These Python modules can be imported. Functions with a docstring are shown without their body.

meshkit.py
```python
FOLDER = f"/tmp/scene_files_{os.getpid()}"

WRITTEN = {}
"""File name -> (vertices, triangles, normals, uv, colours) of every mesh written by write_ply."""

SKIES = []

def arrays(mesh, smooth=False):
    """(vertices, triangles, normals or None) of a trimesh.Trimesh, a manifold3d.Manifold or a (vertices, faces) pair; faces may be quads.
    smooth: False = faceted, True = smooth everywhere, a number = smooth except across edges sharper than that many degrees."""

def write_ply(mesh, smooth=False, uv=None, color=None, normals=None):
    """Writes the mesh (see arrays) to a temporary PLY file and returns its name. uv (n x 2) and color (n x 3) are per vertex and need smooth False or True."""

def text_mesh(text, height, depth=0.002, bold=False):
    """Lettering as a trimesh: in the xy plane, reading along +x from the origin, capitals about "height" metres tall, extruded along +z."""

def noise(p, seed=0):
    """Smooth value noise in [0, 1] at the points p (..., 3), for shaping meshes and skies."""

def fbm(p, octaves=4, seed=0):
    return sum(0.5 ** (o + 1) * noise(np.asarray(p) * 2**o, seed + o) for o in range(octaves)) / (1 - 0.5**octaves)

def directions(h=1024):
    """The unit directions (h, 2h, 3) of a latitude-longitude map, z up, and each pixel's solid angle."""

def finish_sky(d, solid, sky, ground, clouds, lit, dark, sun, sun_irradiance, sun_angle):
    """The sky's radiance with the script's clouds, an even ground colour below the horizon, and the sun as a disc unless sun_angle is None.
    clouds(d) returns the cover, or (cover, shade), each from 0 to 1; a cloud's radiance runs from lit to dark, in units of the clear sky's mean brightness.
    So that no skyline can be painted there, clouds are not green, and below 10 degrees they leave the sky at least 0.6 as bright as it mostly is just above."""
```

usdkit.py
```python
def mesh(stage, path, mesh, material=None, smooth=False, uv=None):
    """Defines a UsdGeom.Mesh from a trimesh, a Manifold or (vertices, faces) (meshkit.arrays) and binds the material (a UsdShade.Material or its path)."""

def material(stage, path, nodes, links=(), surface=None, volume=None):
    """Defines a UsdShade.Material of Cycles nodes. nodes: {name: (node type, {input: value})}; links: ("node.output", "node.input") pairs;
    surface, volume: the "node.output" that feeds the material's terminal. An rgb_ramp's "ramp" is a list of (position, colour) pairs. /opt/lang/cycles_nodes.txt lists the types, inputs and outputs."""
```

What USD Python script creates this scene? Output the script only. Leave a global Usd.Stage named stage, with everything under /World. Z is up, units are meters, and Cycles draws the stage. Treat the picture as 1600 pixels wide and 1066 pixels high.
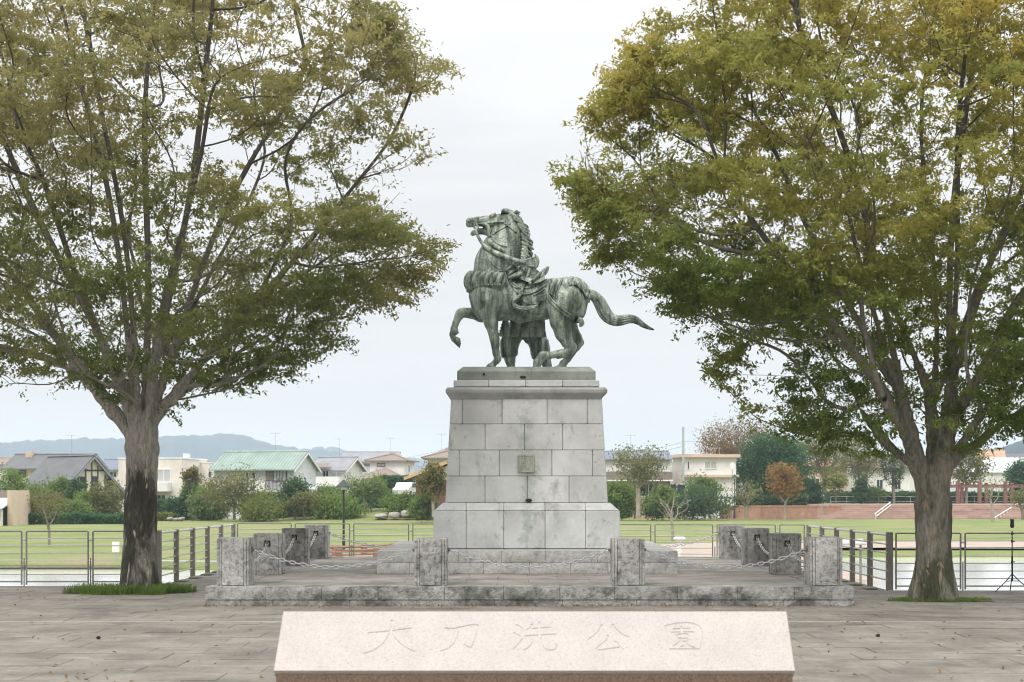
import math, random
import numpy as np, trimesh, usdkit, meshkit
import manifold3d as m3
from scipy.spatial import cKDTree
from pxr import Usd, UsdGeom, UsdLux, UsdShade, Sdf, Gf, Vt

stage = Usd.Stage.CreateInMemory()
UsdGeom.SetStageUpAxis(stage, 'Z')
UsdGeom.SetStageMetersPerUnit(stage, 1.0)
UsdGeom.Xform.Define(stage, '/World')
UsdGeom.Scope.Define(stage, '/World/Looks')
stage.SetDefaultPrim(stage.GetPrimAtPath('/World'))

# ------------------------------------------------------------------ camera, sky, sun, exposure
EYE = 1.7
FPX = 2387.0          # focal length in pixels of the 1600 px photograph
HOR = 772.0           # the horizon's row
cam = UsdGeom.Camera.Define(stage, '/World/camera')
cam.CreateProjectionAttr('perspective')
cam.CreateHorizontalApertureAttr(36.0)
cam.CreateVerticalApertureAttr(36.0 * 682 / 1024)
cam.CreateFocalLengthAttr(36.0 * FPX / 1600)
cam.CreateVerticalApertureOffsetAttr((HOR - 533) / 1600 * 36.0)
cam.CreateFStopAttr(3.2)
cam.CreateFocusDistanceAttr(27.5)
cam.CreateClippingRangeAttr(Gf.Vec2f(0.1, 20000))
EXPOSURE = 0.50
cam.CreateExposureAttr(EXPOSURE)
cam.AddTranslateOp().Set(Gf.Vec3d(0, 0, EYE))
cam.AddRotateXOp().Set(90)

SUN_EL, SUN_AZ = math.radians(52), math.radians(205)   # azimuth clockwise from +y: behind the camera, to the left
sun_dir = (math.sin(SUN_AZ) * math.cos(SUN_EL), math.cos(SUN_AZ) * math.cos(SUN_EL), math.sin(SUN_EL))
dome = UsdLux.DomeLight.Define(stage, '/World/sky')
dome.GetPrim().SetCustomDataByKey('kind', 'structure')
sky_m = usdkit.material(stage, '/World/Looks/sky_look', {
    'sky': ('sky_texture', {'sky_type': 'single_scattering', 'sun_disc': False, 'sun_elevation': SUN_EL, 'sun_rotation': SUN_AZ, 'aerosol_density': 2.0}),
    'tc': ('texture_coordinate', {}),
    'map': ('mapping', {'scale': (1.2, 1.2, 9.0)}),
    'n': ('noise_texture', {'scale': 2.2, 'detail': 6.0, 'roughness': 0.55, 'distortion': 0.6}),
    'r': ('rgb_ramp', {'ramp': [(0.32, (7.1, 7.05, 7.05)), (0.5, (7.65, 7.55, 7.5)), (0.7, (8.2, 8.05, 7.95))]}),
    'sz': ('separate_xyz', {}), 'zc': ('clamp', {}), 'pw': ('math', {'math_type': 'power', 'value2': 1.5}), 'el': ('map_range', {'from_min': 0.0, 'from_max': 1.0, 'to_min': 0.77, 'to_max': 2.15, 'clamp': True}), 'ec': ('combine_color', {}),   # an overcast sky grows brighter towards the zenith
    'em': ('mix_color', {'blend_type': 'multiply', 'fac': 1.0, 'use_clamp': False}),
    'mix': ('mix_color', {'blend_type': 'mix', 'fac': 0.93, 'use_clamp': False}),
    'bg': ('background_shader', {'strength': 0.1})},
    [('tc.generated', 'map.vector'), ('map.vector', 'n.vector'), ('n.fac', 'r.fac'), ('tc.generated', 'sz.vector'), ('sz.z', 'zc.value'), ('zc.result', 'pw.value1'), ('pw.value', 'el.value'), ('el.result', 'ec.r'), ('el.result', 'ec.g'), ('el.result', 'ec.b'), ('r.color', 'em.a'), ('ec.color', 'em.b'), ('sky.color', 'mix.a'), ('em.result', 'mix.b'), ('mix.result', 'bg.color')], surface='bg.background')
UsdShade.MaterialBindingAPI.Apply(dome.GetPrim()).Bind(sky_m)
sun = UsdLux.DistantLight.Define(stage, '/World/sun')
sun.CreateNormalizeAttr(True)
sun.CreateIntensityAttr(0.4)
sun.CreateAngleAttr(25.0)
sun.CreateColorAttr(Gf.Vec3f(1.0, 0.96, 0.9))
sun.AddRotateZOp().Set(-math.degrees(SUN_AZ))
sun.AddRotateXOp().Set(-(90 - math.degrees(SUN_EL)))   # -z tilts towards -y, then is turned about z

# ------------------------------------------------------------------ helpers
USED = {}
def numbered(parent, name):
    n = USED.get((parent, name), 0)
    USED[(parent, name)] = n + 1
    return f'{parent}/{name}' if n == 0 else f'{parent}/{name}_{n:03d}'

def path_of(p):
    return '/World' if p is None else str(p.GetPath())

def tag(prim, label=None, cat=None, group=None, kind=None):
    for k, v in (('label', label), ('category', cat), ('group', group), ('kind', kind)):
        if v:
            prim.SetCustomDataByKey(k, v)
    return prim

def obj(name, mesh, mat, parent=None, smooth=False, **kw):
    """ONE mesh prim under parent, or under /World."""
    p = numbered(path_of(parent), name)
    return tag(usdkit.mesh(stage, p, mesh, M[mat], smooth=smooth).GetPrim(), **kw)

def thing(name, label, cat, loc=(0, 0, 0), rz=0.0, group=None):
    x = UsdGeom.Xform.Define(stage, numbered('/World', name))
    x.AddTranslateOp().Set(Gf.Vec3d(*map(float, loc)))
    x.AddRotateZOp().Set(float(rz))
    return tag(x.GetPrim(), label, cat, group)

def dup(root, label, loc, rz=0.0, scale=None):
    """A further copy of a thing with its parts."""
    d = root.GetCustomData()
    base = root.GetName().rsplit('_', 1)[0] if root.GetName().rsplit('_', 1)[-1].isdigit() else root.GetName()
    x = UsdGeom.Xform.Define(stage, numbered('/World', base))
    x.GetPrim().GetReferences().AddInternalReference(root.GetPath())
    x.ClearXformOpOrder()
    for op in x.GetPrim().GetAttributes():
        pass
    x.AddTranslateOp(opSuffix='c').Set(Gf.Vec3d(*map(float, loc)))
    x.AddRotateZOp(opSuffix='c').Set(float(rz))
    if scale:
        x.AddScaleOp(opSuffix='c').Set(Gf.Vec3f(*scale))
    x.GetPrim().SetInstanceable(True)
    return tag(x.GetPrim(), label, d.get('category'), d.get('group'))

def at(px, py, Y):
    """World point at depth Y that the photograph shows at pixel px, py."""
    return np.array([(px - 800) * Y / FPX, Y, EYE - (py - HOR) * Y / FPX])
def xat(px, Y): return (px - 800) * Y / FPX
def zat(py, Y): return EYE - (py - HOR) * Y / FPX

def cat(ms):
    return trimesh.util.concatenate(list(ms))

def box(x0, x1, y0, y1, z0, z1):
    b = trimesh.creation.box((x1 - x0, y1 - y0, z1 - z0))
    b.apply_translation(((x0 + x1) / 2, (y0 + y1) / 2, (z0 + z1) / 2))
    return b

def hull(pts):
    return trimesh.convex.convex_hull(np.asarray(pts, float))

def bevel8(c, r):
    """c: 8 corners ordered [z][y][x]; a box whose edges are chamfered by r metres."""
    c = np.asarray(c, float).reshape(2, 2, 2, 3)
    out = []
    for k in range(2):
        for j in range(2):
            for i in range(2):
                p = c[k, j, i]
                ex, ey, ez = (c[k, j, 1 - i] - p), (c[k, 1 - j, i] - p), (c[1 - k, j, i] - p)
                e = [v / (np.linalg.norm(v) + 1e-9) * r for v in (ex, ey, ez)]
                out += [p + e[0] + e[1], p + e[0] + e[2], p + e[1] + e[2]]
    return hull(out)

def bbox(x0, x1, y0, y1, z0, z1, r=0.008):
    return bevel8([(x, y, z) for z in (z0, z1) for y in (y0, y1) for x in (x0, x1)], r)

def tube(pts, rad, sides=8, flat=1.0, up=(0, 0, 1), caps=True, ripple=0, amp=0.0):
    """Tapered tube through pts; rad a number or one per point."""
    pts = np.asarray(pts, float)
    n = len(pts)
    rad = np.broadcast_to(np.asarray(rad, float), (n,))
    t = np.gradient(pts, axis=0)
    t /= np.linalg.norm(t, axis=1, keepdims=True) + 1e-12
    ref = np.array(up, float)
    if abs(t[0] @ ref) > 0.95 * np.linalg.norm(ref):
        ref = np.array([1.0, 0, 0]) if abs(t[0][0]) < 0.9 else np.array([0, 1.0, 0])
    a = np.empty_like(pts)
    prev = ref
    for i in range(n):
        v = prev - t[i] * (prev @ t[i])
        v /= np.linalg.norm(v) + 1e-12
        a[i] = v
        prev = v
    b = np.cross(t, a)
    th = np.linspace(0, 2 * np.pi, sides, endpoint=False)
    prof = 1 + amp * np.sin(ripple * th)
    ring = (a[:, None] * np.cos(th)[None, :, None] * flat + b[:, None] * np.sin(th)[None, :, None]) * (rad[:, None] * prof[None])[..., None] + pts[:, None]
    v = ring.reshape(-1, 3)
    i = np.arange(n - 1)[:, None] * sides
    j = np.arange(sides)[None]
    j2 = (j + 1) % sides
    f = np.concatenate([np.stack([i + j, i + j2, i + sides + j2], -1).reshape(-1, 3), np.stack([i + j, i + sides + j2, i + sides + j], -1).reshape(-1, 3)])
    if caps:
        v = np.vstack([v, pts[:1], pts[-1:]])
        c0, c1 = n * sides, n * sides + 1
        k = np.arange(sides)
        f = np.vstack([f, np.stack([np.full(sides, c0), (k + 1) % sides, k], 1), np.stack([np.full(sides, c1), (n - 1) * sides + k, (n - 1) * sides + (k + 1) % sides], 1)])
    return trimesh.Trimesh(v, f, process=False)

def rod(p, q, r, sides=8):
    return tube([p, q], r, sides)

def spline(pts, n=24):
    from scipy.interpolate import CubicSpline
    pts = np.asarray(pts, float)
    d = np.r_[0, np.cumsum(np.linalg.norm(np.diff(pts[:, :3], axis=0), axis=1) + 1e-9)]
    return CubicSpline(d, pts)(np.linspace(0, d[-1], n))

def rock_block(x0, x1, y0, y1, z0, z1, faces='f', amp=0.03, size=0.09, seed=0, freq=5.0):
    """A squared stone with rough quarry faces (f front, b back, l left, r right)."""
    d = np.array([x1 - x0, y1 - y0, z1 - z0])
    n = np.maximum(1, np.round(d / size).astype(int))
    n = np.minimum(n, 14)
    grids = []
    for ax in range(3):
        for s in (0, 1):
            u, v = [a for a in range(3) if a != ax]
            gu, gv = np.meshgrid(np.linspace(0, 1, n[u] + 1), np.linspace(0, 1, n[v] + 1), indexing='ij')
            p = np.zeros(gu.shape + (3,))
            p[..., u], p[..., v], p[..., ax] = gu, gv, s
            idx = np.arange(gu.size).reshape(gu.shape)
            q = np.stack([idx[:-1, :-1], idx[1:, :-1], idx[1:, 1:], idx[:-1, 1:]], -1).reshape(-1, 4)
            flip = (s == 0) != (ax == 1)
            if flip:
                q = q[:, ::-1]
            p = p.reshape(-1, 3)
            w = p * d + (x0, y0, z0)
            code = {(1, 0): 'f', (1, 1): 'b', (0, 0): 'l', (0, 1): 'r'}.get((ax, s))
            if code and code in faces:
                e = np.minimum(np.minimum(p[:, u], 1 - p[:, u]) * d[u], np.minimum(p[:, v], 1 - p[:, v]) * d[v])
                fall = np.clip(e / 0.06, 0, 1)
                h = (meshkit.fbm(w * freq + seed * 7.3, 4, seed) - 0.35) * 2 * amp * fall
                w[:, ax] += h * (1 if s else -1)
            grids.append((w, q))
    vs, fs, o = [], [], 0
    for w, q in grids:
        vs.append(w); fs.append(np.vstack([q[:, [0, 1, 2]], q[:, [0, 2, 3]]]) + o); o += len(w)
    return trimesh.Trimesh(np.vstack(vs), np.vstack(fs), process=False)

def surface_nets(S, origin, h):
    """Mesh of the zero level of the grid S (negative inside)."""
    s = S < 0
    c = np.zeros(tuple(np.array(S.shape) - 1), np.int8)
    for a in (0, 1):
        for b in (0, 1):
            for d in (0, 1):
                c += s[a:a + c.shape[0], b:b + c.shape[1], d:d + c.shape[2]]
    act = (c > 0) & (c < 8)
    ijk = np.argwhere(act)
    num = -np.ones(c.shape, np.int64)
    num[act] = np.arange(len(ijk))
    acc, cnt = np.zeros((len(ijk), 3)), np.zeros(len(ijk))
    corners = [(a, b, d) for a in (0, 1) for b in (0, 1) for d in (0, 1)]
    for A in corners:
        for ax in range(3):
            if A[ax]:
                continue
            B = list(A); B[ax] = 1
            va = S[tuple((ijk + A).T)]
            vb = S[tuple((ijk + B).T)]
            m = (va < 0) != (vb < 0)
            t = np.where(m, va / np.where(m, va - vb, 1), 0)
            p = np.array(A, float)[None].repeat(len(ijk), 0)
            p[:, ax] = t
            acc[m] += p[m]; cnt[m] += 1
    v = (ijk + acc / np.maximum(cnt, 1)[:, None]) * h + origin
    faces = []
    for ax in range(3):
        sl0 = [slice(None)] * 3; sl1 = [slice(None)] * 3
        sl0[ax] = slice(0, -1); sl1[ax] = slice(1, None)
        ch = s[tuple(sl0)] != s[tuple(sl1)]
        e = np.argwhere(ch)
        u, w = [(1, 2), (2, 0), (0, 1)][ax]
        ok = (e[:, u] > 0) & (e[:, w] > 0) & (e[:, u] < S.shape[u] - 1) & (e[:, w] < S.shape[w] - 1)
        e = e[ok]
        inside = s[tuple(e.T)]
        def cell(du, dw):
            q = e.copy(); q[:, u] -= du; q[:, w] -= dw
            return num[tuple(q.T)]
        q = np.stack([cell(1, 1), cell(0, 1), cell(0, 0), cell(1, 0)], 1)
        q[~inside] = q[~inside][:, ::-1]
        faces.append(q)
    q = np.vstack(faces)
    q = q[(q >= 0).all(1)]
    return trimesh.Trimesh(v, np.vstack([q[:, [0, 1, 2]], q[:, [0, 2, 3]]]), process=False)

class Field:
    """Signed distance grid to which tapered capsules are added with a soft union."""
    def __init__(self, lo, hi, h):
        self.lo, self.h = np.asarray(lo, float), h
        self.n = np.ceil((np.asarray(hi) - lo) / h).astype(int) + 1
        self.S = np.full(self.n, 1e3, np.float32)
        self.ax = [(self.lo[i] + np.arange(self.n[i]) * h).astype(np.float32) for i in range(3)]
    def _sub(self, lo, hi):
        a = np.clip(np.floor((np.asarray(lo) - self.lo) / self.h).astype(int), 0, self.n)
        b = np.clip(np.ceil((np.asarray(hi) - self.lo) / self.h).astype(int) + 1, 0, self.n)
        return tuple(slice(i, j) for i, j in zip(a, b))
    def cone(self, p, q, r0, r1, k=10.0, flat=1.0, cut=False, axis=1):
        """flat < 1 squeezes the shape along the grid axis."""
        p, q = np.asarray(p, np.float32), np.asarray(q, np.float32)
        m = max(r0, r1) + 3 * k + 2 * self.h
        sl = self._sub(np.minimum(p, q) - m, np.maximum(p, q) + m)
        if any(s.stop <= s.start for s in sl):
            return
        G = [self.ax[i][sl[i]].reshape([-1 if j == i else 1 for j in range(3)]) for i in range(3)]
        ba = q - p
        sc = np.ones(3, np.float32); sc[axis] = 1 / flat
        ba = ba * sc
        D = [(G[i] - p[i]) * sc[i] for i in range(3)]
        t = np.clip(sum(D[i] * ba[i] for i in range(3)) / max(float(ba @ ba), 1e-9), 0, 1)
        d = np.sqrt(sum((D[i] - t * ba[i]) ** 2 for i in range(3))) - (r0 + (r1 - r0) * t)
        if flat < 1:
            d = d * (0.5 + 0.5 * flat)
        S = self.S[sl]
        if cut:
            self.S[sl] = np.maximum(S, -d)
            return
        hh = np.clip(0.5 + 0.5 * (S - d) / k, 0, 1)
        far = S > 500
        r = np.where(far, d, S * (1 - hh) + d * hh - k * hh * (1 - hh))
        self.S[sl] = r
    def chain(self, pts, k=10.0, flat=1.0, axis=1):
        for a, b in zip(pts[:-1], pts[1:]):
            self.cone(a[:3], b[:3], a[3], b[3], k, flat, axis=axis)
    def mesh(self):
        return surface_nets(self.S, self.lo, self.h)
# ------------------------------------------------------------------ materials
M = {}
def mat(name, nodes, links, surface='p.BSDF', volume=None):
    M[name] = usdkit.material(stage, '/World/Looks/' + name, nodes, links, surface=surface, volume=volume)

def plain(name, color, rough=0.7, var=0.12, scale=6.0, bump=0.0, bscale=60.0, metallic=0.0, piece=0.0, spec=0.5):
    """One colour with soft uneven wear; piece > 0 varies the tone from piece to piece."""
    c = np.array(color, float)
    nodes = {'g': ('geometry', {}), 'n': ('noise_texture', {'scale': scale, 'detail': 5.0, 'roughness': 0.6}),
             'r': ('rgb_ramp', {'ramp': [(0.3, tuple(c * (1 - var))), (0.7, tuple(np.minimum(c * (1 + var), 0.95)))]}),
             'p': ('principled_bsdf', {'roughness': rough, 'metallic': metallic, 'specular_ior_level': spec})}
    links = [('g.position', 'n.vector'), ('n.fac', 'r.fac')]
    out = 'r.color'
    if piece:
        nodes.update({'oi': ('object_info', {}), 'add': ('math', {'math_type': 'add'}), 'fr': ('math', {'math_type': 'fraction'}),
                      'mr': ('map_range', {'from_min': 0, 'from_max': 1, 'to_min': 1 - piece, 'to_max': 1 + piece}), 'cc': ('combine_color', {}),
                      'mul': ('mix_color', {'blend_type': 'multiply', 'fac': 1.0, 'use_clamp': False})})
        links += [('oi.random', 'add.value1'), ('g.random_per_island', 'add.value2'), ('add.value', 'fr.value1'), ('fr.value', 'mr.value'),
                  ('mr.result', 'cc.r'), ('mr.result', 'cc.g'), ('mr.result', 'cc.b'), ('r.color', 'mul.a'), ('cc.color', 'mul.b')]
        out = 'mul.result'
    links.append((out, 'p.base_color'))
    if bump:
        nodes.update({'bn': ('noise_texture', {'scale': bscale, 'detail': 4.0}), 'b': ('bump', {'strength': bump, 'distance': 0.02})})
        links += [('g.position', 'bn.vector'), ('bn.fac', 'b.height'), ('b.normal', 'p.normal')]
    mat(name, nodes, links)

def stone(name, light, dark, stain=(0.05, 0.055, 0.05), stain_at=(0.5, 0.66), stain_fac=0.8, speck=0.25, streak=3.0, rough=0.85, piece=0.06, bump=0.35, sscale=2.2, bscale=55.0, rocky=0.0, scuff=0.0, green=0.0):
    """Weathered granite: speckled grain, blotches, stains that run down, tone from block to block."""
    nodes = {'g': ('geometry', {}), 'oi': ('object_info', {}),
             'fine': ('noise_texture', {'scale': 95.0, 'detail': 3.0, 'roughness': 0.7}),
             'fr': ('rgb_ramp', {'ramp': [(0.25, (1 - speck,) * 3), (0.5, (1, 1, 1)), (0.75, (1 + speck * 0.5,) * 3)]}),
             'big': ('noise_texture', {'scale': 1.7, 'detail': 6.0, 'roughness': 0.62}),
             'br': ('rgb_ramp', {'ramp': [(0.3, dark), (0.62, light)]}),
             'm1': ('mix_color', {'blend_type': 'multiply', 'fac': 1.0, 'use_clamp': False}),
             'map': ('mapping', {'scale': (1.0, 1.0, 1.0 / streak)}),
             'st': ('noise_texture', {'scale': sscale, 'detail': 8.0, 'roughness': 0.68, 'distortion': 0.3}),
             'sr': ('rgb_ramp', {'ramp': [(stain_at[0], (0, 0, 0)), (stain_at[1], (stain_fac,) * 3)]}),
             'm2': ('mix_color', {'blend_type': 'mix', 'b': stain, 'use_clamp': False}),
             'add': ('math', {'math_type': 'add'}), 'frc': ('math', {'math_type': 'fraction'}),
             'mr': ('map_range', {'to_min': 1 - piece, 'to_max': 1 + piece}), 'cc': ('combine_color', {}),
             'm3': ('mix_color', {'blend_type': 'multiply', 'fac': 1.0, 'use_clamp': False}),
             'bn': ('noise_texture', {'scale': bscale, 'detail': 6.0, 'roughness': 0.65}), 'b': ('bump', {'strength': bump, 'distance': 0.02}),
             'p': ('principled_bsdf', {'roughness': rough})}
    links = [('g.position', 'fine.vector'), ('g.position', 'big.vector'), ('g.position', 'map.vector'), ('map.vector', 'st.vector'),
             ('fine.fac', 'fr.fac'), ('big.fac', 'br.fac'), ('br.color', 'm1.a'), ('fr.color', 'm1.b'), ('st.fac', 'sr.fac'),
             ('sr.color', 'm2.fac'), ('m1.result', 'm2.a'), ('oi.random', 'add.value1'), ('g.random_per_island', 'add.value2'), ('add.value', 'frc.value1'),
             ('frc.value', 'mr.value'), ('mr.result', 'cc.r'), ('mr.result', 'cc.g'), ('mr.result', 'cc.b'), ('m2.result', 'm3.a'), ('cc.color', 'm3.b'),
             ('m3.result', 'p.base_color'), ('g.position', 'bn.vector'), ('bn.fac', 'b.height'), ('b.normal', 'p.normal')]
    if rocky:
        nodes.update({'rk': ('noise_texture', {'scale': 13.0, 'detail': 7.0, 'roughness': 0.72, 'distortion': 0.4}), 'rr': ('rgb_ramp', {'ramp': [(0.34, (1 - rocky,) * 3), (0.5, (1, 1, 1)), (0.66, (1 + rocky * 0.35,) * 3)]}),
                      'm4': ('mix_color', {'blend_type': 'multiply', 'fac': 1.0, 'use_clamp': False}), 'bh': ('math', {'math_type': 'multiply_add', 'value2': 2.2})})
        links = [l for l in links if l not in (('m3.result', 'p.base_color'), ('bn.fac', 'b.height'))]
        links += [('g.position', 'rk.vector'), ('rk.fac', 'rr.fac'), ('m3.result', 'm4.a'), ('rr.color', 'm4.b'), ('m4.result', 'p.base_color'), ('rk.fac', 'bh.value1'), ('bn.fac', 'bh.value3'), ('bh.value', 'b.height')]
    if scuff and rocky:
        links = [l if l != ('m3.result', 'm4.a') else ('m5.result', 'm4.a') for l in links]
    if scuff:
        nodes.update({'sm': ('mapping', {'scale': (0.9, 3.2, 1.0)}), 'sf': ('noise_texture', {'scale': 1.6, 'detail': 7.0, 'roughness': 0.6, 'distortion': 0.25}), 'sfr': ('rgb_ramp', {'ramp': [(0.645, (0, 0, 0)), (0.68, (scuff,) * 3)]}),
                      'm5': ('mix_color', {'blend_type': 'mix', 'b': (0.54, 0.52, 0.48), 'use_clamp': False})})
        links = [l for l in links if l != ('m3.result', 'p.base_color')]
        links += [('g.position', 'sm.vector'), ('sm.vector', 'sf.vector'), ('sf.fac', 'sfr.fac'), ('sfr.color', 'm5.fac'), ('m3.result', 'm5.a')] + ([] if rocky else [('m5.result', 'p.base_color')])
    if green:   # copper run-off down the middle joint and mottled lichen spots
        nodes.update({'gx': ('separate_xyz', {}), 'ga': ('math', {'math_type': 'subtract', 'value2': 0.27}), 'gb': ('math', {'math_type': 'absolute'}), 'gn': ('noise_texture', {'scale': 5.0, 'detail': 6.0, 'roughness': 0.7}),
                      'gm': ('math', {'math_type': 'multiply_add', 'value2': -0.9, 'value3': 0.63}), 'gs': ('math', {'math_type': 'subtract'}), 'gr': ('map_range', {'from_min': 0.0, 'from_max': 0.16, 'to_min': 0.0, 'to_max': green, 'clamp': True}),
                      'm6': ('mix_color', {'blend_type': 'mix', 'b': (0.25, 0.31, 0.265), 'use_clamp': False}),
                      'ln': ('noise_texture', {'scale': 7.0, 'detail': 8.0, 'roughness': 0.75}), 'lr': ('rgb_ramp', {'ramp': [(0.585, (0, 0, 0)), (0.70, (0.75, 0.75, 0.75))]}), 'm7': ('mix_color', {'blend_type': 'mix', 'b': (0.2, 0.2, 0.165), 'use_clamp': False})})
        links = [l for l in links if l != ('m3.result', 'p.base_color')]
        links += [('g.position', 'gx.vector'), ('gx.x', 'ga.value1'), ('ga.value', 'gb.value1'), ('g.position', 'gn.vector'), ('gb.value', 'gm.value1'), ('gm.value', 'gs.value1'), ('gn.fac', 'gs.value2'), ('gs.value', 'gr.value'), ('gr.result', 'm6.fac'),
                  ('m3.result', 'm6.a'), ('g.position', 'ln.vector'), ('ln.fac', 'lr.fac'), ('lr.color', 'm7.fac'), ('m6.result', 'm7.a'), ('m7.result', 'p.base_color')]
    mat(name, nodes, links)

def leaf(name, ramp, trans=0.45, clump=0.6, by_height=None):
    """Leaves: colour by leaf and by clump; by_height = (z0, z1, ramp) turns the upper leaves."""
    nodes = {'g': ('geometry', {}), 'n': ('noise_texture', {'scale': clump, 'detail': 3.0}),
             'a': ('math', {'math_type': 'multiply_add', 'value2': 0.55, 'value3': 0.0}),
             'b': ('math', {'math_type': 'multiply_add', 'value2': 0.62}),
             'r': ('rgb_ramp', {'ramp': ramp}),
             'd': ('principled_bsdf', {'roughness': 0.6, 'specular_ior_level': 0.22}), 't': ('translucent_bsdf', {}),
             'x': ('mix_closure', {'fac': trans})}
    links = [('g.random_per_island', 'a.value1'), ('n.fac', 'b.value1'), ('a.value', 'b.value3'), ('g.position', 'n.vector'), ('b.value', 'r.fac'),
             ('d.BSDF', 'x.closure1'), ('t.BSDF', 'x.closure2')]
    out = 'r.color'
    if by_height:
        z0, z1, ramp2 = by_height
        nodes.update({'sx': ('separate_xyz', {}), 'hm': ('map_range', {'from_min': z0, 'from_max': z1, 'clamp': True}),
                      'n2': ('noise_texture', {'scale': 0.45, 'detail': 2.0}), 'hn': ('math', {'math_type': 'multiply_add', 'value2': 1.5, 'value3': -0.75}),
                      'ha': ('math', {'math_type': 'add'}), 'hc': ('clamp', {}), 'r2': ('rgb_ramp', {'ramp': ramp2}), 'hx': ('mix_color', {'blend_type': 'mix'})})
        links += [('g.position', 'sx.vector'), ('sx.z', 'hm.value'), ('g.position', 'n2.vector'), ('n2.fac', 'hn.value1'), ('hm.result', 'ha.value1'), ('hn.value', 'ha.value2'),
                  ('ha.value', 'hc.value'), ('b.value', 'r2.fac'), ('hc.result', 'hx.fac'), ('r.color', 'hx.a'), ('r2.color', 'hx.b')]
        out = 'hx.result'
    links += [(out, 'd.base_color'), (out, 't.color')]
    mat(name, nodes, links, surface='x.closure')

def bark(name, pale, moss, z0, z1, moss_amount=0.5, flake=(0.42, 0.25, 0.15)):
    nodes = {'g': ('geometry', {}), 'map': ('mapping', {'scale': (1, 1, 0.28)}), 'n': ('noise_texture', {'scale': 3.2, 'detail': 7.0, 'roughness': 0.65, 'distortion': 0.5}),
             'n2': ('noise_texture', {'scale': 22.0, 'detail': 6.0, 'roughness': 0.7}), 'r2': ('rgb_ramp', {'ramp': [(0.28, (0.45, 0.45, 0.45)), (0.6, (1.15, 1.15, 1.15))]}),
             'sx': ('separate_xyz', {}), 'hm': ('map_range', {'from_min': z0, 'from_max': z1, 'to_min': moss_amount, 'to_max': -0.12, 'clamp': True}),
             'ad': ('math', {'math_type': 'add'}), 'r': ('rgb_ramp', {'ramp': [(0.5, pale), (0.60, tuple(0.5 * np.array(pale) + 0.5 * np.array(moss))), (0.68, moss), (0.95, tuple(0.6 * np.array(moss)))]}),
             'm': ('mix_color', {'blend_type': 'multiply', 'fac': 1.0, 'use_clamp': False}),
             'fn': ('noise_texture', {'scale': 4.5, 'detail': 5.0, 'roughness': 0.6, 'distortion': 1.0}), 'fr': ('rgb_ramp', {'ramp': [(0.60, (0, 0, 0)), (0.625, (0.9, 0.9, 0.9))]}),
             'fm': ('mix_color', {'blend_type': 'mix', 'b': flake}),
             'vor': ('voronoi_texture', {'scale': 16.0, 'feature': 'f1'}), 'hs': ('math', {'math_type': 'add'}),
             'b': ('bump', {'strength': 0.9, 'distance': 0.06}), 'p': ('principled_bsdf', {'roughness': 0.9})}
    links = [('g.position', 'map.vector'), ('map.vector', 'n.vector'), ('map.vector', 'n2.vector'), ('n2.fac', 'r2.fac'), ('g.position', 'sx.vector'), ('sx.z', 'hm.value'),
             ('n.fac', 'ad.value1'), ('hm.result', 'ad.value2'), ('ad.value', 'r.fac'), ('r.color', 'm.a'), ('r2.color', 'm.b'),
             ('map.vector', 'fn.vector'), ('fn.fac', 'fr.fac'), ('fr.color', 'fm.fac'), ('m.result', 'fm.a'), ('fm.result', 'p.base_color'),
             ('map.vector', 'vor.vector'), ('n2.fac', 'hs.value1'), ('vor.distance', 'hs.value2'), ('hs.value', 'b.height'), ('b.normal', 'p.normal')]
    mat(name, nodes, links)

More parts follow.
